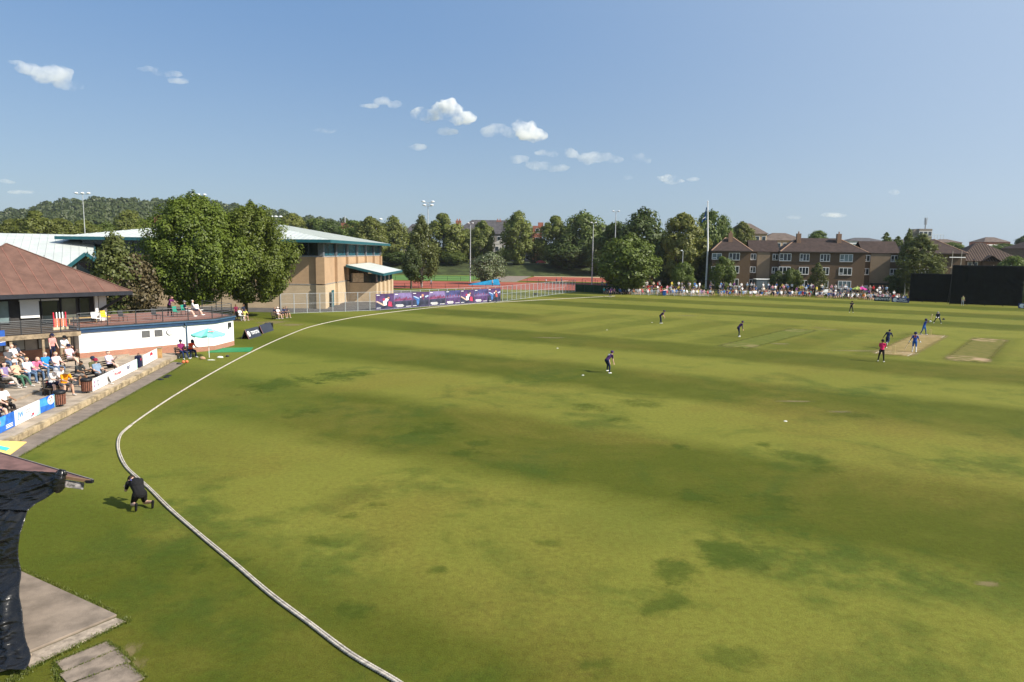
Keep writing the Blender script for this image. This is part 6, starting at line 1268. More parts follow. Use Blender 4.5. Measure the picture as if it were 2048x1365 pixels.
# ---- floodlights
M_lamp = mat('lamp_housing', (.72,.73,.74), .4, .05, 3)
def floodlight(label, u, vt, y, n, rows=1, h_arm=2.2, zb=0.0):
    p = PY(u, vt, y); H = p.z; t = thing('floodlight', label, 'floodlight', (p.x, y, zb), 0, 'sports floodlights'); H -= zb
    s_ = y/230
    MB().path([V(0,0,0), V(0,0,H*.5), V(0,0,H)], [.22*s_,.16*s_,.10*s_], 8).build('pole', M_steel, t)
    for r_ in range(rows):
        z = H - r_*1.1*s_; w_ = h_arm*s_*(1 if r_ == 0 else .8); MB().beam((-w_,0,z),(w_,0,z),.12*s_,.12*s_).build('cross_arm', M_steel, t)
        for k in range(n):
            s0_ = s_; x = (-w_ + 2*w_*k/(n-1)) if n > 1 else -.5*s_; s_ = s_*(.6 if h_arm < 1.2 else 1); l_ = MB(); l_.lathe([(.30,-.16),(.62,-.05),(.66,.06),(.50,.28),(.18,.36)], (0,0,0), 12, sy=.75, sx=1.0); l_.v = [(x+a*s_, -.15*s_+b*s_, z+.3*s_+c*s_) for a,b,c in l_.v]; l_.build('lamp', M_lamp, t, smooth=True); s_ = s0_
floodlight('three lamp floodlight at the far left above the pale roof', 165, 389, 175, 3, h_arm=2.0); floodlight('three lamp floodlight showing above the hornbeam', 397, 392, 170, 3, h_arm=2.0)
floodlight('tall four lamp floodlight behind the birch', 856, 406, 240, 2, 2, 1.5); floodlight('floodlight above the far end of the hall roof', 752, 441, 262, 2, 1, 1.5); floodlight('slim floodlight by the blossom tree', 941, 448, 205, 2, 1, .7); floodlight('slim floodlight right of the red court', 1187, 447, 200, 2, 1, .7); floodlight('floodlight rising over the dark trees behind the willow', 1232, 424, 185, 2, 1, .9); floodlight('low floodlight behind the hall ridge', 552, 436, 280, 3, 1, 1.5)
floodlight('short lamp post in front of the golden lime', 1366, 503, 165, 1, 1, .3)
# dark lamp posts near the hornbeams
for (u, v, vt, lab) in ((560,632,558,'slim dark post at the left end of the mesh fence'),(444,634,585,'slim dark post behind the end of the roof terrace')):
    p = P(u, v); tp = PY(u-2, vt, p.y); tag(MB().path([V(0,0,0), V(0,0,tp.z*.6), V(0,0,tp.z)], [.06,.05,.05], 7).build('post', M_dark, loc=(p.x,p.y,0)), lab, 'post', 'slim dark posts')
# ================================================================ FLATS, SCREENS, FAR BUILDINGS
M_flat = brick_mat('brown_brick', (.135,.082,.044), (.122,.074,.040), (.105,.072,.048)); M_flat2 = brick_mat('light_panel_brick', (.26,.19,.12), (.24,.175,.11), (.2,.15,.11)); M_rtile = mat('brown_tiles', (.048,.031,.026), .9, .2, 1.2, .6, 8); M_chim = brick_mat('chimney_brick', (.33,.19,.11), (.30,.17,.10), (.22,.16,.12))
FY = 172.0
def ux(u, y=FY): return (u-1024)*y/F_PX*1.0155
def flats_window(par, x, z, w_, h, y, split=3, glass=M_glass):
    f = MB(); f.box(x-w_/2, x+w_/2, y-.10, y+.05, z-h/2, z-h/2+.13).box(x-w_/2, x+w_/2, y-.10, y+.05, z+h/2-.13, z+h/2)
    for k in range(split+1): xx = x-w_/2 + (w_-.12)*k/split; f.box(xx, xx+.12, y-.10, y+.05, z-h/2+.13, z+h/2-.13)
    f.box(x-w_/2+.12, x-w_/2+w_/split, y-.09, y+.04, z-h/2+h*.24, z-h/2+h*.31)
    fo = f.build('window', M_white, par); MB().box(x-w_/2+.1, x+w_/2-.1, y-.05, y+.02, z-h/2+.1, z+h/2-.1).build('pane', glass, fo)
    MB().box(x-w_/2-.1, x+w_/2+.1, y-.16, y+.0, z-h/2-.1, z-h/2).build('sill', M_concrete, fo)
fl = thing('block_of_flats', 'long three storey brown brick block of flats with hipped roofs', 'building', (ux(1412), FY, 0), R(-11)); fl.scale = (.94, 1, 1); X0 = ux(1412)
# segments: x0, x1, front offset, eave z, ridge z, kind
ez, rzg = 9.9, 12.7
segs_ = [(1412,1486,-3.0,'wing'), (1486,1545,0,'recess'), (1545,1702,-3.0,'wing'), (1702,1772,0,'recess'), (1772,1880,-3.0,'wing')]
for (u0, u1, fo_, kd) in segs_:
    a, b = ux(u0)-X0, ux(u1)-X0; yf = fo_
    MB().box(a, b, yf, 10, 0, ez).build('wall', M_flat, fl)
    if kd == 'wing':
        cs = [V(a-.4,yf-.5,ez), V(b+.4,yf-.5,ez), V(b+.4,10.5,ez), V(a-.4,10.5,ez)]; rr = min((b-a)/2, 6); r0, r1 = V(a+rr*.8, 3.5, rzg+.5), V(b-rr*.8, 3.5, rzg+.5)
        MB().add(cs+[r0,r1], [(0,1,5,4),(1,2,5),(2,3,4,5),(3,0,4),(3,2,1,0)]).build('roof', M_rtile, fl)
        MB().beam(cs[0]-V(0,0,.1), cs[1]-V(0,0,.1), .12, .22).build('gutter', mat('brown_gutter', (.06,.045,.035), .6), fl)
        for c0, r_ in ((cs[0],r0),(cs[1],r1)): MB().beam(c0, r_, .3, .12).build('hip_tiles', M_chim, fl)
    else:
        MB().add([V(a,yf-.4,ez-.1),V(b,yf-.4,ez-.1),V(b,4,rzg-.1),V(a,4,rzg-.1),V(a,10,ez),V(b,10,ez)], [(0,1,2,3),(3,2,5,4)]).build('roof', M_rtile, fl); MB().box(a+2.0, b-2.2, yf-.25, yf-.005, .2, ez-.2).build('stair_panel', M_flat2, fl)
        MB().box(a+2.2, b-2.4, yf-1.2, yf-.26, 2.5, 2.8).build('porch', M_dark, fl)
for u in (1449, 1583, 1660): x = ux(u)-X0; c_ = MB().box(x-.5, x+.5, 1.0, 2.4, ez+.3, rzg+1.5).build('chimney', M_chim, fl); MB().tube((x,1.7,rzg+1.5),(x,1.7,rzg+2.0),.16).build('chimney_pot', M_chim, c_)
ZR = (8.55, 5.45, 2.4)
for (u, w_, off, sp, rows) in ((1462,2.7,-3,3,(0,1,2)),(1427,2.4,-3,2,(0,1,2)),(1495,1.4,0,2,(0,1,2)),(1538,1.4,0,2,(0,1)),(1562,2.8,-3,3,(0,1,2)),(1599,2.3,-3,3,(0,1,2)),(1638,2.3,-3,3,(0,1,2)),(1678,3.0,-3,3,(0,1,2)),(1711,1.6,0,2,(0,1)),(1762,1.6,0,2,(0,1)),(1790,2.9,-3,3,(0,1,2)),(1828,2.3,-3,3,(0,1,2))):
    for r_ in rows: flats_window(fl, ux(u, FY+off)-X0, ZR[r_], w_, 1.75 if sp == 3 else 1.5, off, sp, M_glassb if (u in (1427,1678) and r_ != 1) else M_glass)
dr = MB().box(ux(1713)-X0-.5, ux(1713)-X0+.5, -.15, .0, .1, 2.2).build('door', M_white, fl); MB().box(ux(1713)-X0+.3, ux(1713)-X0+.4, -.2, -.15, 1.0, 1.15).build('handle', M_dark, dr)
# hip-roofed house behind the big screen
hp = thing('hip_roofed_house', 'brown house with broad hipped tile roof behind the sight screens', 'house', (ux(1890,165), 165, 0), R(-9)); x1 = ux(2014,165)-ux(1890,165)
MB().box(.8, x1-.8, 0, 11, 0, 8.3).build('wall', M_flat, hp); pk = V(x1*.48, 5.5, 12.6); cs = [V(0,-.8,8.2),V(x1,-.8,8.2),V(x1,11.8,8.2),V(0,11.8,8.2)]
MB().add(cs+[pk-V(.8,0,0), pk+V(.8,0,0)], [(0,1,5,4),(1,2,5),(2,3,4,5),(3,0,4),(3,2,1,0)]).build('roof', M_rtile, hp)
rb = MB()
for k in range(26): f_ = (k+.5)/26; x = x1*f_; g_ = 1-abs(f_-.48)/.52; rb.beam((x,-.78,8.25),(x+(pk.x-x)*.0,-.78+6.2*max(g_,.02),8.25+4.35*max(g_,.02)),.12,.06)
rb.build('roof_ribs', mat('rib_tiles', (.17,.12,.09), .9), hp)
gb = x1*.48; MB().slab([V(gb-2,-1.2,8.3),V(gb,-1.2,9.6),V(gb,3,9.6),V(gb-2,3,8.3)],.1).slab([V(gb,-1.2,9.6),V(gb+2,-1.2,8.3),V(gb+2,3,8.3),V(gb,3,9.6)],.1).build('dormer_roof', M_rtile, hp); MB().box(gb-1.6,gb+1.6,-.4,.0,4,8.4).build('bay', mat('dark_brick', (.10,.06,.04), .9), hp)
for x in (x1*.2, x1*.28, x1*.66, x1*.76): flats_window(hp, x, 7.2, 1.0, 1.7, -.05, 1)
# right-edge brown wall
rt = thing('brown_gable_house', 'brown rendered gable of a house at the right edge of the skyline', 'house', (ux(2030,175), 175, 0), 0); MB().box(0, 14, 0, 10, 0, 11.5).build('wall', mat('brown_render', (.22,.15,.11), .9), rt); MB().add([(-.3,-.3,11.5),(14,-.3,11.5),(14,10,11.5),(-.3,10,11.5),(5,5,14),(14,5,14)], [(0,1,5,4),(3,0,4),(2,3,4,5)]).build('roof', M_rtile, rt)
# far blocks
def block(label, u0, u1, vt, y, depth, m, roof=None, rise=0.0, rows=1, cols=8, wm=M_glass, wz=1.6, name='far_block', z_off=0):
    a, b = PY(u0, vt, y), PY(u1, vt, y); t = thing(name, label, 'building', (a.x, y, 0), 0, 'far buildings on the skyline'); L = b.x-a.x; H = a.z
    MB().box(0, L, 0, depth, 0, H-rise).build('wall', m, t)
    if roof:
        o = .5; cs = [V(-o,-o,H-rise),V(L+o,-o,H-rise),V(L+o,depth+o,H-rise),V(-o,depth+o,H-rise)]; e = min(depth/2, L/3)
        MB().add(cs+[V(e,depth/2,H),V(L-e,depth/2,H)], [(0,1,5,4),(1,2,5),(2,3,4,5),(3,0,4),(3,2,1,0)]).build('roof', roof, t)
    s_ = y/250
    for r_ in range(rows):
        z = H-rise-1.7*s_ - r_*3.2*s_
        for k in range(cols):
            x = L*(k+.5)/cols; f = MB().box(x-.7*s_, x+.7*s_, -.06, .05, z-.85*s_, z+.85*s_).build('window', M_white, t); MB().box(x-.58*s_, x+.58*s_, -.10, -.06, z-.72*s_, z+.72*s_).build('pane', wm, f)
    return t
M_slate = mat('slate_roof', (.075,.07,.075), .85, .2, .6); M_rsand = mat('red_sandstone', (.33,.13,.085), .9, .15, .5); M_gsand = mat('grey_sandstone', (.24,.21,.18), .9, .15, .5); M_tanr = mat('tan_render', (.42,.30,.20), .9, .1, .4); M_dtile = mat('dark_tile', (.12,.09,.075), .9, .15, .6)
block('tan block with grey hipped roof behind the flats', 1472, 1536, 445, 270, 16, M_tanr, M_dtile, 4.2, 2, 5); block('cream low block with brown roof behind the flats chimneys', 1530, 1612, 465, 290, 14, M_tanr, M_dtile, 3.2, 1, 7)
block('long white flat roofed block far behind the flats', 1698, 1772, 475, 430, 14, mat('white_block', (.6,.6,.6), .8), M_slate, 2.2, 1, 9, M_glassb); block('grey low block continuing right of the white block', 1766, 1880, 478, 440, 14, mat('grey_block', (.38,.36,.34), .8), M_slate, 2.5, 1, 8)
block('brown low block right of the tower', 1880, 1925, 478, 400, 14, M_tanr, M_dtile, 2.0, 1, 5); block('red brick terrace on the right skyline', 1970, 2022, 474, 420, 14, M_rsand, M_dtile, 3.0, 1, 6, M_white); block('dark roofed shed behind the hip roofed house', 1888, 2034, 498, 240, 12, M_dark, M_slate, .8, 0, 1)
tw = block('concrete tower stub with antenna mast on the skyline', 1839, 1865, 458, 520, 12, mat('tower_concrete', (.20,.17,.14), .9), None, 0, 2, 3, M_glass, name='tower'); tp = PY(1855, 458, 520); tl = tp - tw.location
am = MB(); am.tube(V(tl.x,3,tl.z), V(tl.x,3,tl.z+7.5), .5, .25, 6); 
for k in range(5): a = k*1.26; am.beam(V(tl.x+.8*math.cos(a),3+.8*math.sin(a),tl.z+3), V(tl.x+.9*math.cos(a),3+.9*math.sin(a),tl.z+8.2), .35, .2)
am.build('antenna', mat('mast_grey', (.25,.25,.26), .6), tw); MB().box(tl.x-9, tl.x-5, 2, 6, tl.z-3.5, tl.z-.5).build('plant_room', mat('tower_concrete', (.2,.17,.14), .9), tw)
sc = MB()
for k in range(5): sc.tube(V(tl.x+4+k*2.2,1,tl.z-10), V(tl.x+4+k*2.2,1,tl.z-4), .12, None, 4)
for z in (-4.2,-6,-8): sc.tube(V(tl.x+4,1,tl.z+z), V(tl.x+12.8,1,tl.z+z), .1, None, 4)
sc.build('scaffold', M_steel, tw)
# tenements behind the limes
t1 = block('slate roofed sandstone tenement behind the lime trees', 905, 1078, 438, 345, 18, M_gsand, M_slate, 7.0, 3, 12); 
def chimneys(t, us, v, y, m=M_rsand):
    for u in us: p = PY(u, v, y) - t.location; c_ = MB().box(p.x-1.3, p.x+1.3, 8, 10.5, p.z-6, p.z).build('chimney', m, t); MB().tube((p.x-.6,9.2,p.z),(p.x-.6,9.2,p.z+.9),.25,None,6).tube((p.x+.6,9.2,p.z),(p.x+.6,9.2,p.z+.9),.25,None,6).build('chimney_pot', m, c_)
chimneys(t1, (914, 997), 440, 345); t2 = block('red sandstone gable end of the tenement', 1066, 1084, 452, 330, 14, M_rsand, None, 0, 2, 1); p = PY(1082, 445, 330)-t2.location; MB().box(p.x-1.2,p.x+1.2,2,5,p.z-3,p.z).build('chimney', M_rsand, t2)
t3 = block('white gabled house between the lime trees', 984, 1004, 488, 300, 10, mat('white_harl', (.62,.60,.56), .9), None, 0, 1, 1); a = PY(984,488,300)-t3.location; b = PY(1004,478,300)-t3.location; MB().add([(a.x,-.1,a.z),(b.x,-.1,a.z),(b.x,-.1,b.z),(a.x,10,a.z),(b.x,10,a.z),(b.x,10,b.z)], [(0,1,2),(5,4,3),(0,2,5,3),(1,4,5,2)]).build('gable', mat('white_harl', (.62,.60,.56), .9), t3)
t4 = block('slate roofed house with red chimneys left of the hornbeam', 262, 336, 446, 330, 12, M_rsand, M_slate, 4, 1, 4); chimneys(t4, (296, 327), 433, 330); t5 = block('red brick chimney house above the hall roof', 682, 698, 446, 360, 10, M_rsand, None, 0, 0, 1)
p = PY(686, 432, 360)-t5.location; MB().tube((p.x,4,p.z-8),(p.x,4,p.z),.25,None,6).build('mast', M_steel, t5)
t6 = block('dark roofed tenement left of the birch top', 806, 850, 447, 345, 14, M_gsand, M_slate, 5, 1, 3)
t7 = block('dark roof showing between trees right of the slim floodlight', 1196, 1226, 448, 330, 12, M_rsand, M_slate, 4, 1, 3)
# ---- black sight screens
M_screen = mat('black_screen_cloth', (.004,.0055,.005), .8, .3, .8, .6, 3, spec=.08)
def screen(label, u0, v0, u1, v1, h, legs=True, seed=1):
    a, b = P(u0, v0), P(u1, v1); d = b-a; L = d.length; rz = math.atan2(d.y, d.x); t = thing('sight_screen', label, 'sight screen', a, rz, 'black sight screens')
    rs = np.random.default_rng(seed); nx_, nz_ = 60, 36; xs = np.linspace(0, L, nx_); zs_ = np.linspace(.15, h, nz_); XX, ZZ = np.meshgrid(xs, zs_); D = np.zeros_like(XX)
    for k in range(12): D += rs.uniform(.2,1)*np.sin(rs.normal(0,2.2)*XX + rs.normal(0,1.5)*ZZ + rs.uniform(0,6.3))
    D = D*.035; D += (((XX/L) > .72) & (ZZ < h*.7) & (ZZ > h*.35))*0.12*np.sin(5*XX+7*ZZ)*(L > 10)
    v = np.stack([XX, -.2+D, ZZ], 2).reshape(-1,3); i = np.arange(nz_-1)[:,None]*nx_; j = np.arange(nx_-1)[None,:]; f = np.stack([i+j, i+j+1, i+nx_+j+1, i+nx_+j], 2).reshape(-1,4)
    me = npmesh('cloth', v, f, True); me.materials.append(M_screen); o = link('cloth', me, t); s2 = o.modifiers.new('thick','SOLIDIFY'); s2.thickness = .03
    n = max(3, int(L/2.5))
    for k in range(n+1): x = L*k/n; MB().box(x-.06,x+.06,.05,.17,0,h+.02).build('upright', M_dark, t); MB().beam((x,.1,h*.7),(x,2.2,0),.08,.08).build('brace', M_dark, t)
    for z in (.2, h*.5, h): MB().beam((0,.11,z),(L,.11,z),.08,.08).build('cross_rail', M_dark, t)
    return t, L
screen('smaller black sight screen left of the large one', 1818, 604, 1899, 607, 5.7, seed=2); bs, Lb = screen('large tall black sight screen at the right edge', 1899, 609.5, 2042, 614.5, 7.5, seed=3)
# camera platform above the large screen
pf = thing('camera_platform', 'scaffold camera platform with pale crossbars above the large screen', 'scaffold', P(1900, 606), 0)
for x in (.6, 2.4, 4.6, 9.0): MB().tube((x,1.5,0),(x,1.5,7.6 if x > 3 else 10.3),.06,None,6).build('standard', mat('pale_pole', (.45,.40,.32), .6), pf)
MB().beam((0,1.5,9.0),(3.2,1.5,9.0),.14,.14).build('crossbar', M_white, pf); MB().box(0,11,1.0,3.0,6.9,7.05).build('deck', M_timb, pf)
q = pf.location; person('camera operator in dark clothes on the platform above the large screen', (q.x+5.3, q.y+2.0, 7.05), R(150), dict(lean=15, la=(60,10,40,10), ra=(60,10,40,10)), BLACK, BLACK, voxel=.035, fingers=False, cap='cap', sc=.9)
for (u, v, lab, sh_, lw) in ((1842,604,'steward in black standing before the smaller sight screen',BLACK,(.02,.02,.02)),(1924.5,611.5,'steward in pale yellow and grey before the large sight screen',(.35,.36,.16),(.25,.28,.32))):
    p = P(u, v); person(lab, (p.x,p.y,0), R(170), STAND, sh_, lw, voxel=.03, fingers=False)
# perimeter boards by the screens
def pboard(u0, v0, u1, v1, h, m, label, txt, emb):
    a, b = P(u0, v0), P(u1, v1); d = b-a; t = thing('perimeter_board', label, 'perimeter board', a, math.atan2(d.y, d.x), 'perimeter boards by the screens'); L = d.length
    MB().box(0,L,-.02,.02,.03,h).build('panel', m, t); MB().beam((.2,.02,h*.7),(.2,.5,0),.04,.04).beam((L-.2,.02,h*.7),(L-.2,.5,0),.04,.04).build('stay', M_dark, t)
    lettering(txt, h*.62 if '\n' not in txt else h*.36, V_wh, t, (L*.62,-.03,h*.5), (1,0,0), (0,0,1), bold=.012)
    e = MB(); 
    if emb == 'rings':
        for (rx, rz_, dz) in ((.30,.20,0),(.11,.19,0),(.20,.08,.08)): e.path([V(L*.17+rx*math.cos(a), -.03, h*.5+dz+rz_*math.sin(a)) for a in [i*math.pi/8 for i in range(17)]], .03, 5, cap=False)
    else:
        e.add([(L*.2+.42*math.cos(a), -.03, h*.5+.38*math.sin(a)) for a in [i*math.pi/8 for i in range(16)]], [tuple(range(16))]); e.add([(L*.22+.1,-.034,h*.3),(L*.22+.25,-.034,h*.3),(L*.22+.1,-.034,h*.75)], [(0,1,2)], 1)
    e.build('emblem', [V_wh, V_navy], t)
pboard(1748, 602.5, 1779, 604, .95, mat('dark_teal_board', (.008,.03,.04), .5), 'dark perimeter board reading TOYOTA in front of the crowd', 'TOYOTA', 'rings'); pboard(1783, 604.5, 1818, 606.5, .95, V_navy, 'navy perimeter board with white round emblem beside the dark one', 'CRICKET\nSCOTLAND', 'disc'); pboard(2036, 617, 2075, 619, .95, V_navy, 'navy perimeter board cut off at the right edge', 'CRICKET\nSCOTLAND', 'disc')
# flagpole
p = P(1411.5, 583); tp = PY(1415.5, 405, p.y); fpo = thing('flagpole', 'tall white flagpole with limp blue flag behind the crowd', 'flagpole', (p.x,p.y,0), 0)
MB().path([V(0,0,0), V(0,0,tp.z*.5), V(tp.x-p.x,0,tp.z)], [.26,.2,.11], 10).build('pole', M_white, fpo); MB().lathe([(.05,0),(.18,.1),(.18,.25),(.05,.35)], (tp.x-p.x,0,tp.z), 10).build('finial', M_white, fpo)
g = MB(); nx_, nz_ = 7, 14; vs = []
for i in range(nz_):
    for j in range(nx_): s_ = j/(nx_-1); f_ = i/(nz_-1); vs.append((tp.x-p.x-.12 - s_*(.25+.95*f_**1.3)*(1.15-.5*abs(f_-.8)), .22*math.sin(s_*9+f_*3), tp.z-1.2 - f_*2.9 - s_*f_*.9))
g.add(vs, [(i*nx_+j, i*nx_+j+1, (i+1)*nx_+j+1, (i+1)*nx_+j) for i in range(nz_-1) for j in range(nx_-1)]); fg = g.build('flag', mat('flag_blue', (.02,.075,.22), .8, .1, 1), fpo, smooth=True); fg.modifiers.new('t','SOLIDIFY').thickness = .02
g = MB(); g.add([vs[9*nx_+2], vs[9*nx_+6], vs[10*nx_+6], vs[10*nx_+2]], [(0,1,2,3)]); g.v = [(x, y-.03, z) for x,y,z in g.v]; g.build('saltire_band', cloth((.7,.7,.7)), fg)
# portable toilets, van, cars
M_loo = mat('loo_green', (.015,.055,.06), .5, .1, 2)
for k, u in enumerate((1588, 1604)):
    p = PY(u, 590, 166); t = thing('portable_toilet', ('left' if k == 0 else 'right') + ' of two dark green portable toilets behind the crowd', 'portable toilet', (p.x, 166, 0), 0, 'portable toilets')
    MB().box(-.85,.85,-.6,.6,.05,3.0).build('cabin', M_loo, t, bevel=.04); d_ = MB().box(-.6,.6,-.64,-.605,.25,2.7).build('door', mat('loo_door', (.02,.07,.075), .5), t); MB().lathe([(.2,0),(.2,.01)], n=14).build('sign', M_white, d_, (0,-.65,2.35)).rotation_euler = (R(90),0,0); MB().prism([(-.9,-.65),(.9,-.65),(.9,.65),(-.9,.65)], 3.0, 3.12).build('roof', M_loo, t)
p = PY(1530, 590, 167); t = thing('trailer_unit', 'white topped trailer unit behind the crowd', 'trailer', (p.x,167,0), 0); MB().box(-2.6,2.6,-1.2,1.2,.5,3.2).build('body', mat('trailer_grey', (.10,.13,.15), .5), t); MB().box(-2.7,2.7,-1.3,1.3,3.2,3.4).build('roof', M_white, t)
for sx in (-1.2,1.2): w_ = MB().path([V(sx,-1.25,.45),V(sx,-1.0,.45)], .45, 14).build('wheel', M_black, t)
def car(label, p, rz, col, z=0.0):
    t = thing('parked_car', label, 'car', (p[0],p[1],z), rz, 'parked cars'); m = mat('car_%02d%02d%02d' % tuple(int(c*99) for c in col), col, .25, .03, 2, spec=.6)
    pr = [(-2.1,.35),(-2.15,.75),(-1.7,.92),(-1.0,1.4),(.5,1.42),(1.15,.98),(2.0,.82),(2.15,.55),(2.1,.35)]
    b_ = MB(); n = len(pr); b_.add([(x,-.85+(.13 if z_ > 1.2 else 0),z_) for x,z_ in pr]+[(x,.85-(.13 if z_ > 1.2 else 0),z_) for x,z_ in pr], [tuple(range(n-1,-1,-1)), tuple(range(n,2*n))]+[(i,(i+1) % n,n+(i+1) % n,n+i) for i in range(n)]); b_.build('body', m, t, bevel=.06)
    g = MB()
    for s_ in (-1,1): g.add([(-.95,s_*.80,.96),(.95,s_*.80,.96),(.48,s_*.735,1.34),(-.85,s_*.735,1.34)], [(0,1,2,3)])
    g.build('side_glass', M_glass, t)
    for x in (-1.3,1.3):
        for s_ in (-1,1): w_ = MB().path([V(x,s_*.70,.32),V(x,s_*.9,.32)], .32, 14).build('wheel', M_black, t); MB().path([V(x,s_*.9,.32),V(x,s_*.915,.32)], .19, 10).build('rim', M_steel, w_)
    return t
for (u, v, y, rz, col, lab) in ((1655,588,160,.1,(.6,.62,.62),'silver car behind the crowd by the flats'),(1690,588,162,.1,(.05,.07,.08),'dark car right of the silver car by the flats'),(1082,520,292,.0,(.45,.03,.05),'red car parked on the bank under the trees'),(988,522,292,.0,(.45,.47,.5),'silver car parked below the white gable'),(1000,522,296,.0,(.2,.22,.25),'grey car parked behind the silver car on the bank')):
    q = PY(u, v, y); car(lab, (q.x, y), rz, col, 4.35 if y > 280 else 0)
q = P(300, 612); car('black car parked beyond the roof terrace', (PY(315,600,80).x, 80), .1, (.02,.022,.03), 0.0)
# ================================================================ THE CROWD
CP_ = {}
for nm, ps, shr in (('sit_a', SITP, True), ('sit_b', SITF, False), ('sit_c', SITB, True), ('ground_a', dict(lean=6, curl=16, la=(30,12,40,10), ra=(30,12,40,10), ll=(95,14,95), rl=(95,14,95)), True), ('ground_b', dict(lean=-18, curl=14, la=(-30,14,10,0), ra=(-30,14,10,0), ll=(88,8,30), rl=(90,8,60)), True), ('stand_a', dict(la=(8,9,18,0), ra=(20,10,70,30)), True), ('stand_b', dict(lean=4, la=(30,10,90,45), ra=(30,10,90,45)), False)):
    body_mesh('crowd_'+nm, ps, .045, shr, 'short', False)
cols = [('white',WHITE,42),('navy',(.02,.03,.09),14),('red',(.55,.02,.03),5),('grey',(.22,.22,.24),9),('blue',(.05,.16,.42),10),('black',BLACK,10),('purple',(.14,.04,.20),6),('pale blue',(.38,.52,.68),8),('pink',(.65,.28,.36),5),('yellow',(.65,.52,.08),2),('teal',(.03,.35,.38),3),('orange',(.75,.20,.02),2),('cream',(.6,.52,.40),6)]
cn, cw = [c[0] for c in cols], [c[2] for c in cols]; cd_ = {c[0]: c[1] for c in cols}
line = [(1205,588.5),(1300,590),(1400,592.5),(1500,593.5),(1600,594.5),(1700,599),(1750,600.5),(1812,603.5)]
lu = [l[0] for l in line]; lv = [l[1] for l in line]
struct(MB().prism([P(1200,585.0), P(1500,588.5), P(1600,589.5), P(1815,597.5), P(1815,588.5), P(1600,583), P(1400,581), P(1200,580)], 0.002, .55).build('spectator_bank', mat('bank_turf', (.10,.12,.03), .95, .2, .6)))
rc = random.Random(3); ncount = 0; USED = set()
def spot(u):
    if u < 1270: return 'under the willow'
    if u < 1405: return 'left of the flagpole'
    if u < 1520: return 'just right of the flagpole'
    if u < 1640: return 'near the portable toilets'
    if u < 1740: return 'near the parked cars'
    return 'behind the perimeter boards'
rows = [(0.0, 92, ('ground_a','ground_b','sit_a','sit_c'), 0), (2.0, 84, ('sit_a','sit_b','sit_c'), 0), (4.6, 78, ('sit_a','sit_b','stand_a'), .55), (7.0, 68, ('stand_a','stand_b','stand_a'), .9)]
for dy, cnt, poses, z in rows:
    for i in range(cnt):
        u = 1206 + (606)*(i + rc.uniform(.1,.9))/cnt
        if rc.random() < .1 + (.12 if dy > 4 else 0): continue
        p = P(u, np.interp(u, lu, lv)); nm = rc.choice(poses); col = rc.choices(cn, cw)[0]
        if 1275 < u < 1335 and rc.random() < .3: col = 'red'
        for _try in range(40):
            hat = rc.random(); hn, hair = rc.choice([('dark haired',HB),('brown haired',HBR),('grey haired',HG),('fair haired',HBL),('bald',HBD)]); ln, lowc = rc.choice([('navy legwear',NAVY), ('black legwear',BLACK), ('jeans',JEANS), ('khaki legwear',KHAKI), ('grey legwear',GREY), ('pale legwear',(.4,.38,.34))])
            if hat < .38: hn, hair = rc.choice([('white hatted',WHITE), ('navy capped',NAVY), ('straw hatted',(.6,.55,.45)), ('black capped',BLACK), ('red capped',(.5,.03,.04))])
            pn = 'sitting on the grass' if nm[0] == 'g' else ('seated' if nm[:2] == 'si' else 'standing'); lab_ = '%s spectator, %s top, %s, %s %s' % (hn, col, ln, pn, spot(u))
            if lab_ not in USED: break
        USED.add(lab_)
        me, J = BODY['crowd_'+nm]; o = link('person', me); o.location = (p.x + rc.uniform(-.2,.2), p.y + dy + rc.uniform(-.5,.5), z); o.rotation_euler = (0,0, face_to((MP.x-p.x, MP.y-p.y)) + R(rc.uniform(-35,35))); s_ = rc.uniform(1.0,1.14); o.scale = (s_,s_,s_)
        dress(o, rc.choice([SK1,SK1,SK3,SK3,SK2]), cd_[col], lowc, hair, rc.choice([WHITE, BLACK, GREY]), lowc)
        tag(o, lab_, 'person', 'far crowd ' + spot(u)); ncount += 1
# crowd-control barriers and a blue bin
M_bar = mat('barrier_steel', (.5,.52,.54), .45, .1, 3)
b0 = None
for k in range(9):
    u = 1272 + k*17; p = P(u, np.interp(u, lu, lv)+1.0); lab = '%s steel crowd barrier along the far boundary' % ('leftmost','second','third','fourth','fifth','sixth','seventh','eighth','rightmost')[k]
    if b0 is None:
        b0 = thing('crowd_barrier', lab, 'barrier', (p.x,p.y,0), 0, 'steel crowd barriers'); MB().tube((-.95,0,1.05),(.95,0,1.05),.03,None,6).tube((-.95,0,.2),(.95,0,.2),.03,None,6).tube((-.95,0,.0),(-.95,0,1.05),.03,None,6).tube((.95,0,0),(.95,0,1.05),.03,None,6).build('frame', M_bar, b0)
        br = MB(); [br.tube((-.9+.15*j,0,.2),(-.9+.15*j,0,1.05),.012,None,4) for j in range(1,12)]; br.build('bars', M_bar, b0)
    else: copy_tree(b0, (p.x,p.y,0), 0, lab)
p = P(1327, 591.5); t = thing('wheeled_bin', 'blue wheeled bin among the front row of the crowd', 'bin', (p.x,p.y-.5,0), 0); MB().add([(-.3,-.3,.08),(.3,-.3,.08),(.3,.3,.08),(-.3,.3,.08),(-.38,-.38,1.0),(.38,-.38,1.0),(.38,.38,1.0),(-.38,.38,1.0)], MB.BF).build('body', mat('bin_blue', (.01,.08,.30), .5), t); MB().box(-.4,.4,-.42,.4,1.0,1.07).build('lid', mat('bin_lid', (.01,.06,.24), .5), t)
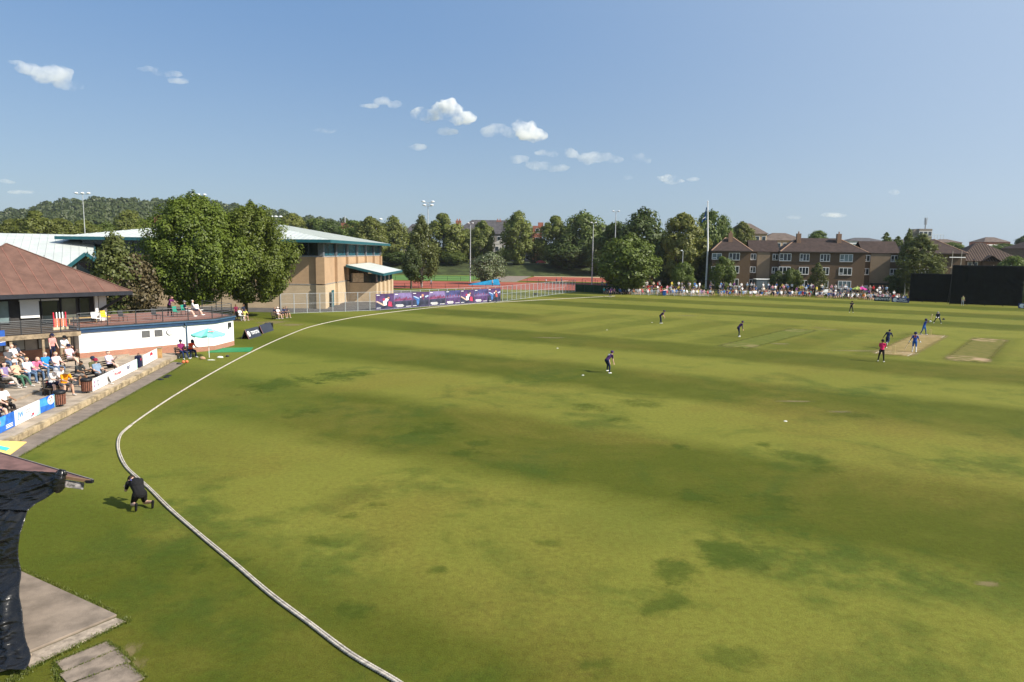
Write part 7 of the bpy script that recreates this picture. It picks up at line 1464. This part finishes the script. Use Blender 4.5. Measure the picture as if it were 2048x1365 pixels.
for (u, lab, col) in ((1745,'pink parasol above the crowd near the perimeter boards',(.5,.05,.25)),(1737,'pale green parasol above the crowd left of the pink one',(.30,.36,.10))):
    p = P(u, np.interp(u, lu, lv)); t = thing('parasol', lab, 'parasol', (p.x,p.y+5,0), 0); MB().tube((0,0,0),(0,0,2.5),.025).build('pole', M_steel, t); canopy(t, 1.2, 2.05, 2.55, cloth(col))
# ================================================================ CLOUDS (real volumes high above the town)
def cloud_material(name, dens, warm=1.0, ns=0.004):
    m = bpy.data.materials.new(name); m.use_nodes = True; t = m.node_tree; t.nodes.remove(t.nodes['Principled BSDF'])
    pv = nd(t, 'VolumePrincipled'); pv.inputs['Color'].default_value = (1,1,1,1); pv.inputs['Anisotropy'].default_value = 0.0
    pos = nd(t, 'NewGeometry').outputs['Position']; n1 = noise(t, pos, ns, 6.0, 0.68)
    t.links.new(mth(t, 'MULTIPLY', ramp(t, n1, 0.40, 0.68), dens), pv.inputs['Density'])
    t.links.new(pv.outputs[0], t.nodes['Material Output'].inputs['Volume']); return m
CM_hi = cloud_material('bright_cumulus', .045, 1.0, .011); CM_lo = cloud_material('thin_cloud', .013, 1.0, .010)
def cloud(label, blobs, y, m, seed=0):
    """blobs: photo (u, v, half-width px, half-height px) of each puff, all placed at true distance y"""
    rs = random.Random(seed); mb = MB(); c0 = PY(blobs[0][0], blobs[0][1], y)
    base = bmesh.new(); bmesh.ops.create_icosphere(base, subdivisions=3, radius=1.0); bv = [v_.co.copy() for v_ in base.verts]; bf = [tuple(v_.index for v_ in f.verts) for f in base.faces]; base.free()
    import mathutils
    for (u, v, hw, hh) in blobs:
        for k in range(4):
            uu, vv = u + rs.uniform(-.55,.55)*hw, v + rs.uniform(-.3,.35)*hh; yy = y + rs.uniform(-.3,.3)*hw/F_PX*y*1.2; c = PY(uu, vv, yy) - c0; rx = hw/F_PX*y*rs.uniform(.45,.75); rz_ = hh/F_PX*y*rs.uniform(.6,.9); o_ = V(rs.uniform(0,99), rs.uniform(0,99), 0)
            mb.add([c + V(p.x*rx, p.y*rx*.8, p.z*rz_)*(1+.45*mathutils.noise.noise(p*1.9+o_)+.25*mathutils.noise.noise(p*4.3+o_)) for p in bv], bf)
    me = bpy.data.meshes.new('cloud'); me.from_pydata(mb.v, [], mb.f); o = bpy.data.objects.new('cloud', me); COL.objects.link(o)
    md = o.modifiers.new('r','REMESH'); md.mode = 'VOXEL'; md.voxel_size = 4.5*y/3000*(1 if m is CM_hi else 1.0)
    dg = bpy.context.evaluated_depsgraph_get(); out = bpy.data.meshes.new_from_object(o.evaluated_get(dg)); bpy.data.objects.remove(o); bpy.data.meshes.remove(me)
    out.materials.clear(); out.materials.append(m); o = link('cloud', out, None, c0); tag(o, label, 'cloud', 'small fair weather clouds'); return o
Y_ = 3200
cloud('largest bright cumulus cloud in the upper middle of the sky', [(835,226,18,12),(865,232,30,13),(900,222,32,20),(930,236,28,14)], Y_, CM_hi, 1)
cloud('bright cumulus cloud right of and below the largest one', [(1050,252,24,16),(1075,268,28,14),(1060,270,30,12)], Y_, CM_hi, 2); cloud('thin tail of cloud left of the second bright cumulus', [(990,262,30,14),(1015,266,24,10)], Y_, CM_lo, 3)
cloud('thin cloud hanging below the largest cumulus', [(895,262,24,9)], Y_, CM_lo, 4); cloud('faint small cloud at upper left of the largest cumulus', [(765,200,18,9),(740,213,20,5),(790,210,14,8)], Y_, CM_lo, 5); cloud('small flat cloud below left of the largest cumulus', [(832,294,26,7)], Y_, CM_lo, 6)
cloud('long thin pale cloud sloping down, lower middle', [(1045,320,28,9),(1080,330,32,10),(1118,336,24,8),(1095,308,24,7)], Y_, CM_lo, 7); cloud('soft pale cloud with ragged top right of the long thin one', [(1150,306,22,11),(1190,314,34,12),(1225,320,22,8)], Y_, CM_lo, 8); cloud('small pointed white cloud trailing right', [(1278,314,16,10),(1290,322,14,6)], Y_, CM_lo, 9)
cloud('tiny cloud low in the middle', [(1255,356,13,5)], Y_, CM_lo, 10); cloud('small white cloud low, left of a tiny one', [(1333,358,24,8),(1350,364,18,5)], Y_, CM_hi, 11); cloud('tiny white cloud right of the low small one', [(1386,358,14,5)], Y_, CM_lo, 12)
cloud('slanting greyish cloud in the upper left of the sky', [(30,124,16,5),(65,136,28,14),(100,150,38,18),(140,172,32,12)], Y_, CM_lo, 13); cloud('faint slanting wisp right of the upper left cloud', [(295,138,18,6),(335,148,28,7),(358,162,20,6)], Y_, CM_lo, 14)
cloud('faint small wisp left of centre', [(650,262,24,6)], Y_, CM_lo, 15); cloud('tiny cloud on the right above the tower', [(1786,384,14,6)], Y_, CM_lo, 16); cloud('tiny low cloud at the far left', [(15,363,14,5),(40,384,28,4)], Y_, CM_lo, 17); cloud('faint low cloud streak above the flats', [(1665,430,30,5),(1590,435,18,4)], Y_, CM_lo, 18)
# ================================================================ SUMMER HAZE: even thin air over the whole place
hz = MB().box(-900, 900, -60, 1150, -1.0, 112.0).build('haze', bpy.data.materials.new('haze_air')); hz['kind'] = 'stuff'; hz['label'] = 'thin even summer haze over the whole place'; hz['category'] = 'haze'
hm_ = hz.data.materials[0]; hm_.use_nodes = True; t = hm_.node_tree; t.nodes.remove(t.nodes['Principled BSDF']); pv = nd(t, 'VolumePrincipled'); pv.inputs['Color'].default_value = (.80,.88,1,1); pv.inputs['Density'].default_value = 0.00008; pv.inputs['Anisotropy'].default_value = 0.3
t.links.new(pv.outputs[0], t.nodes['Material Output'].inputs['Volume'])
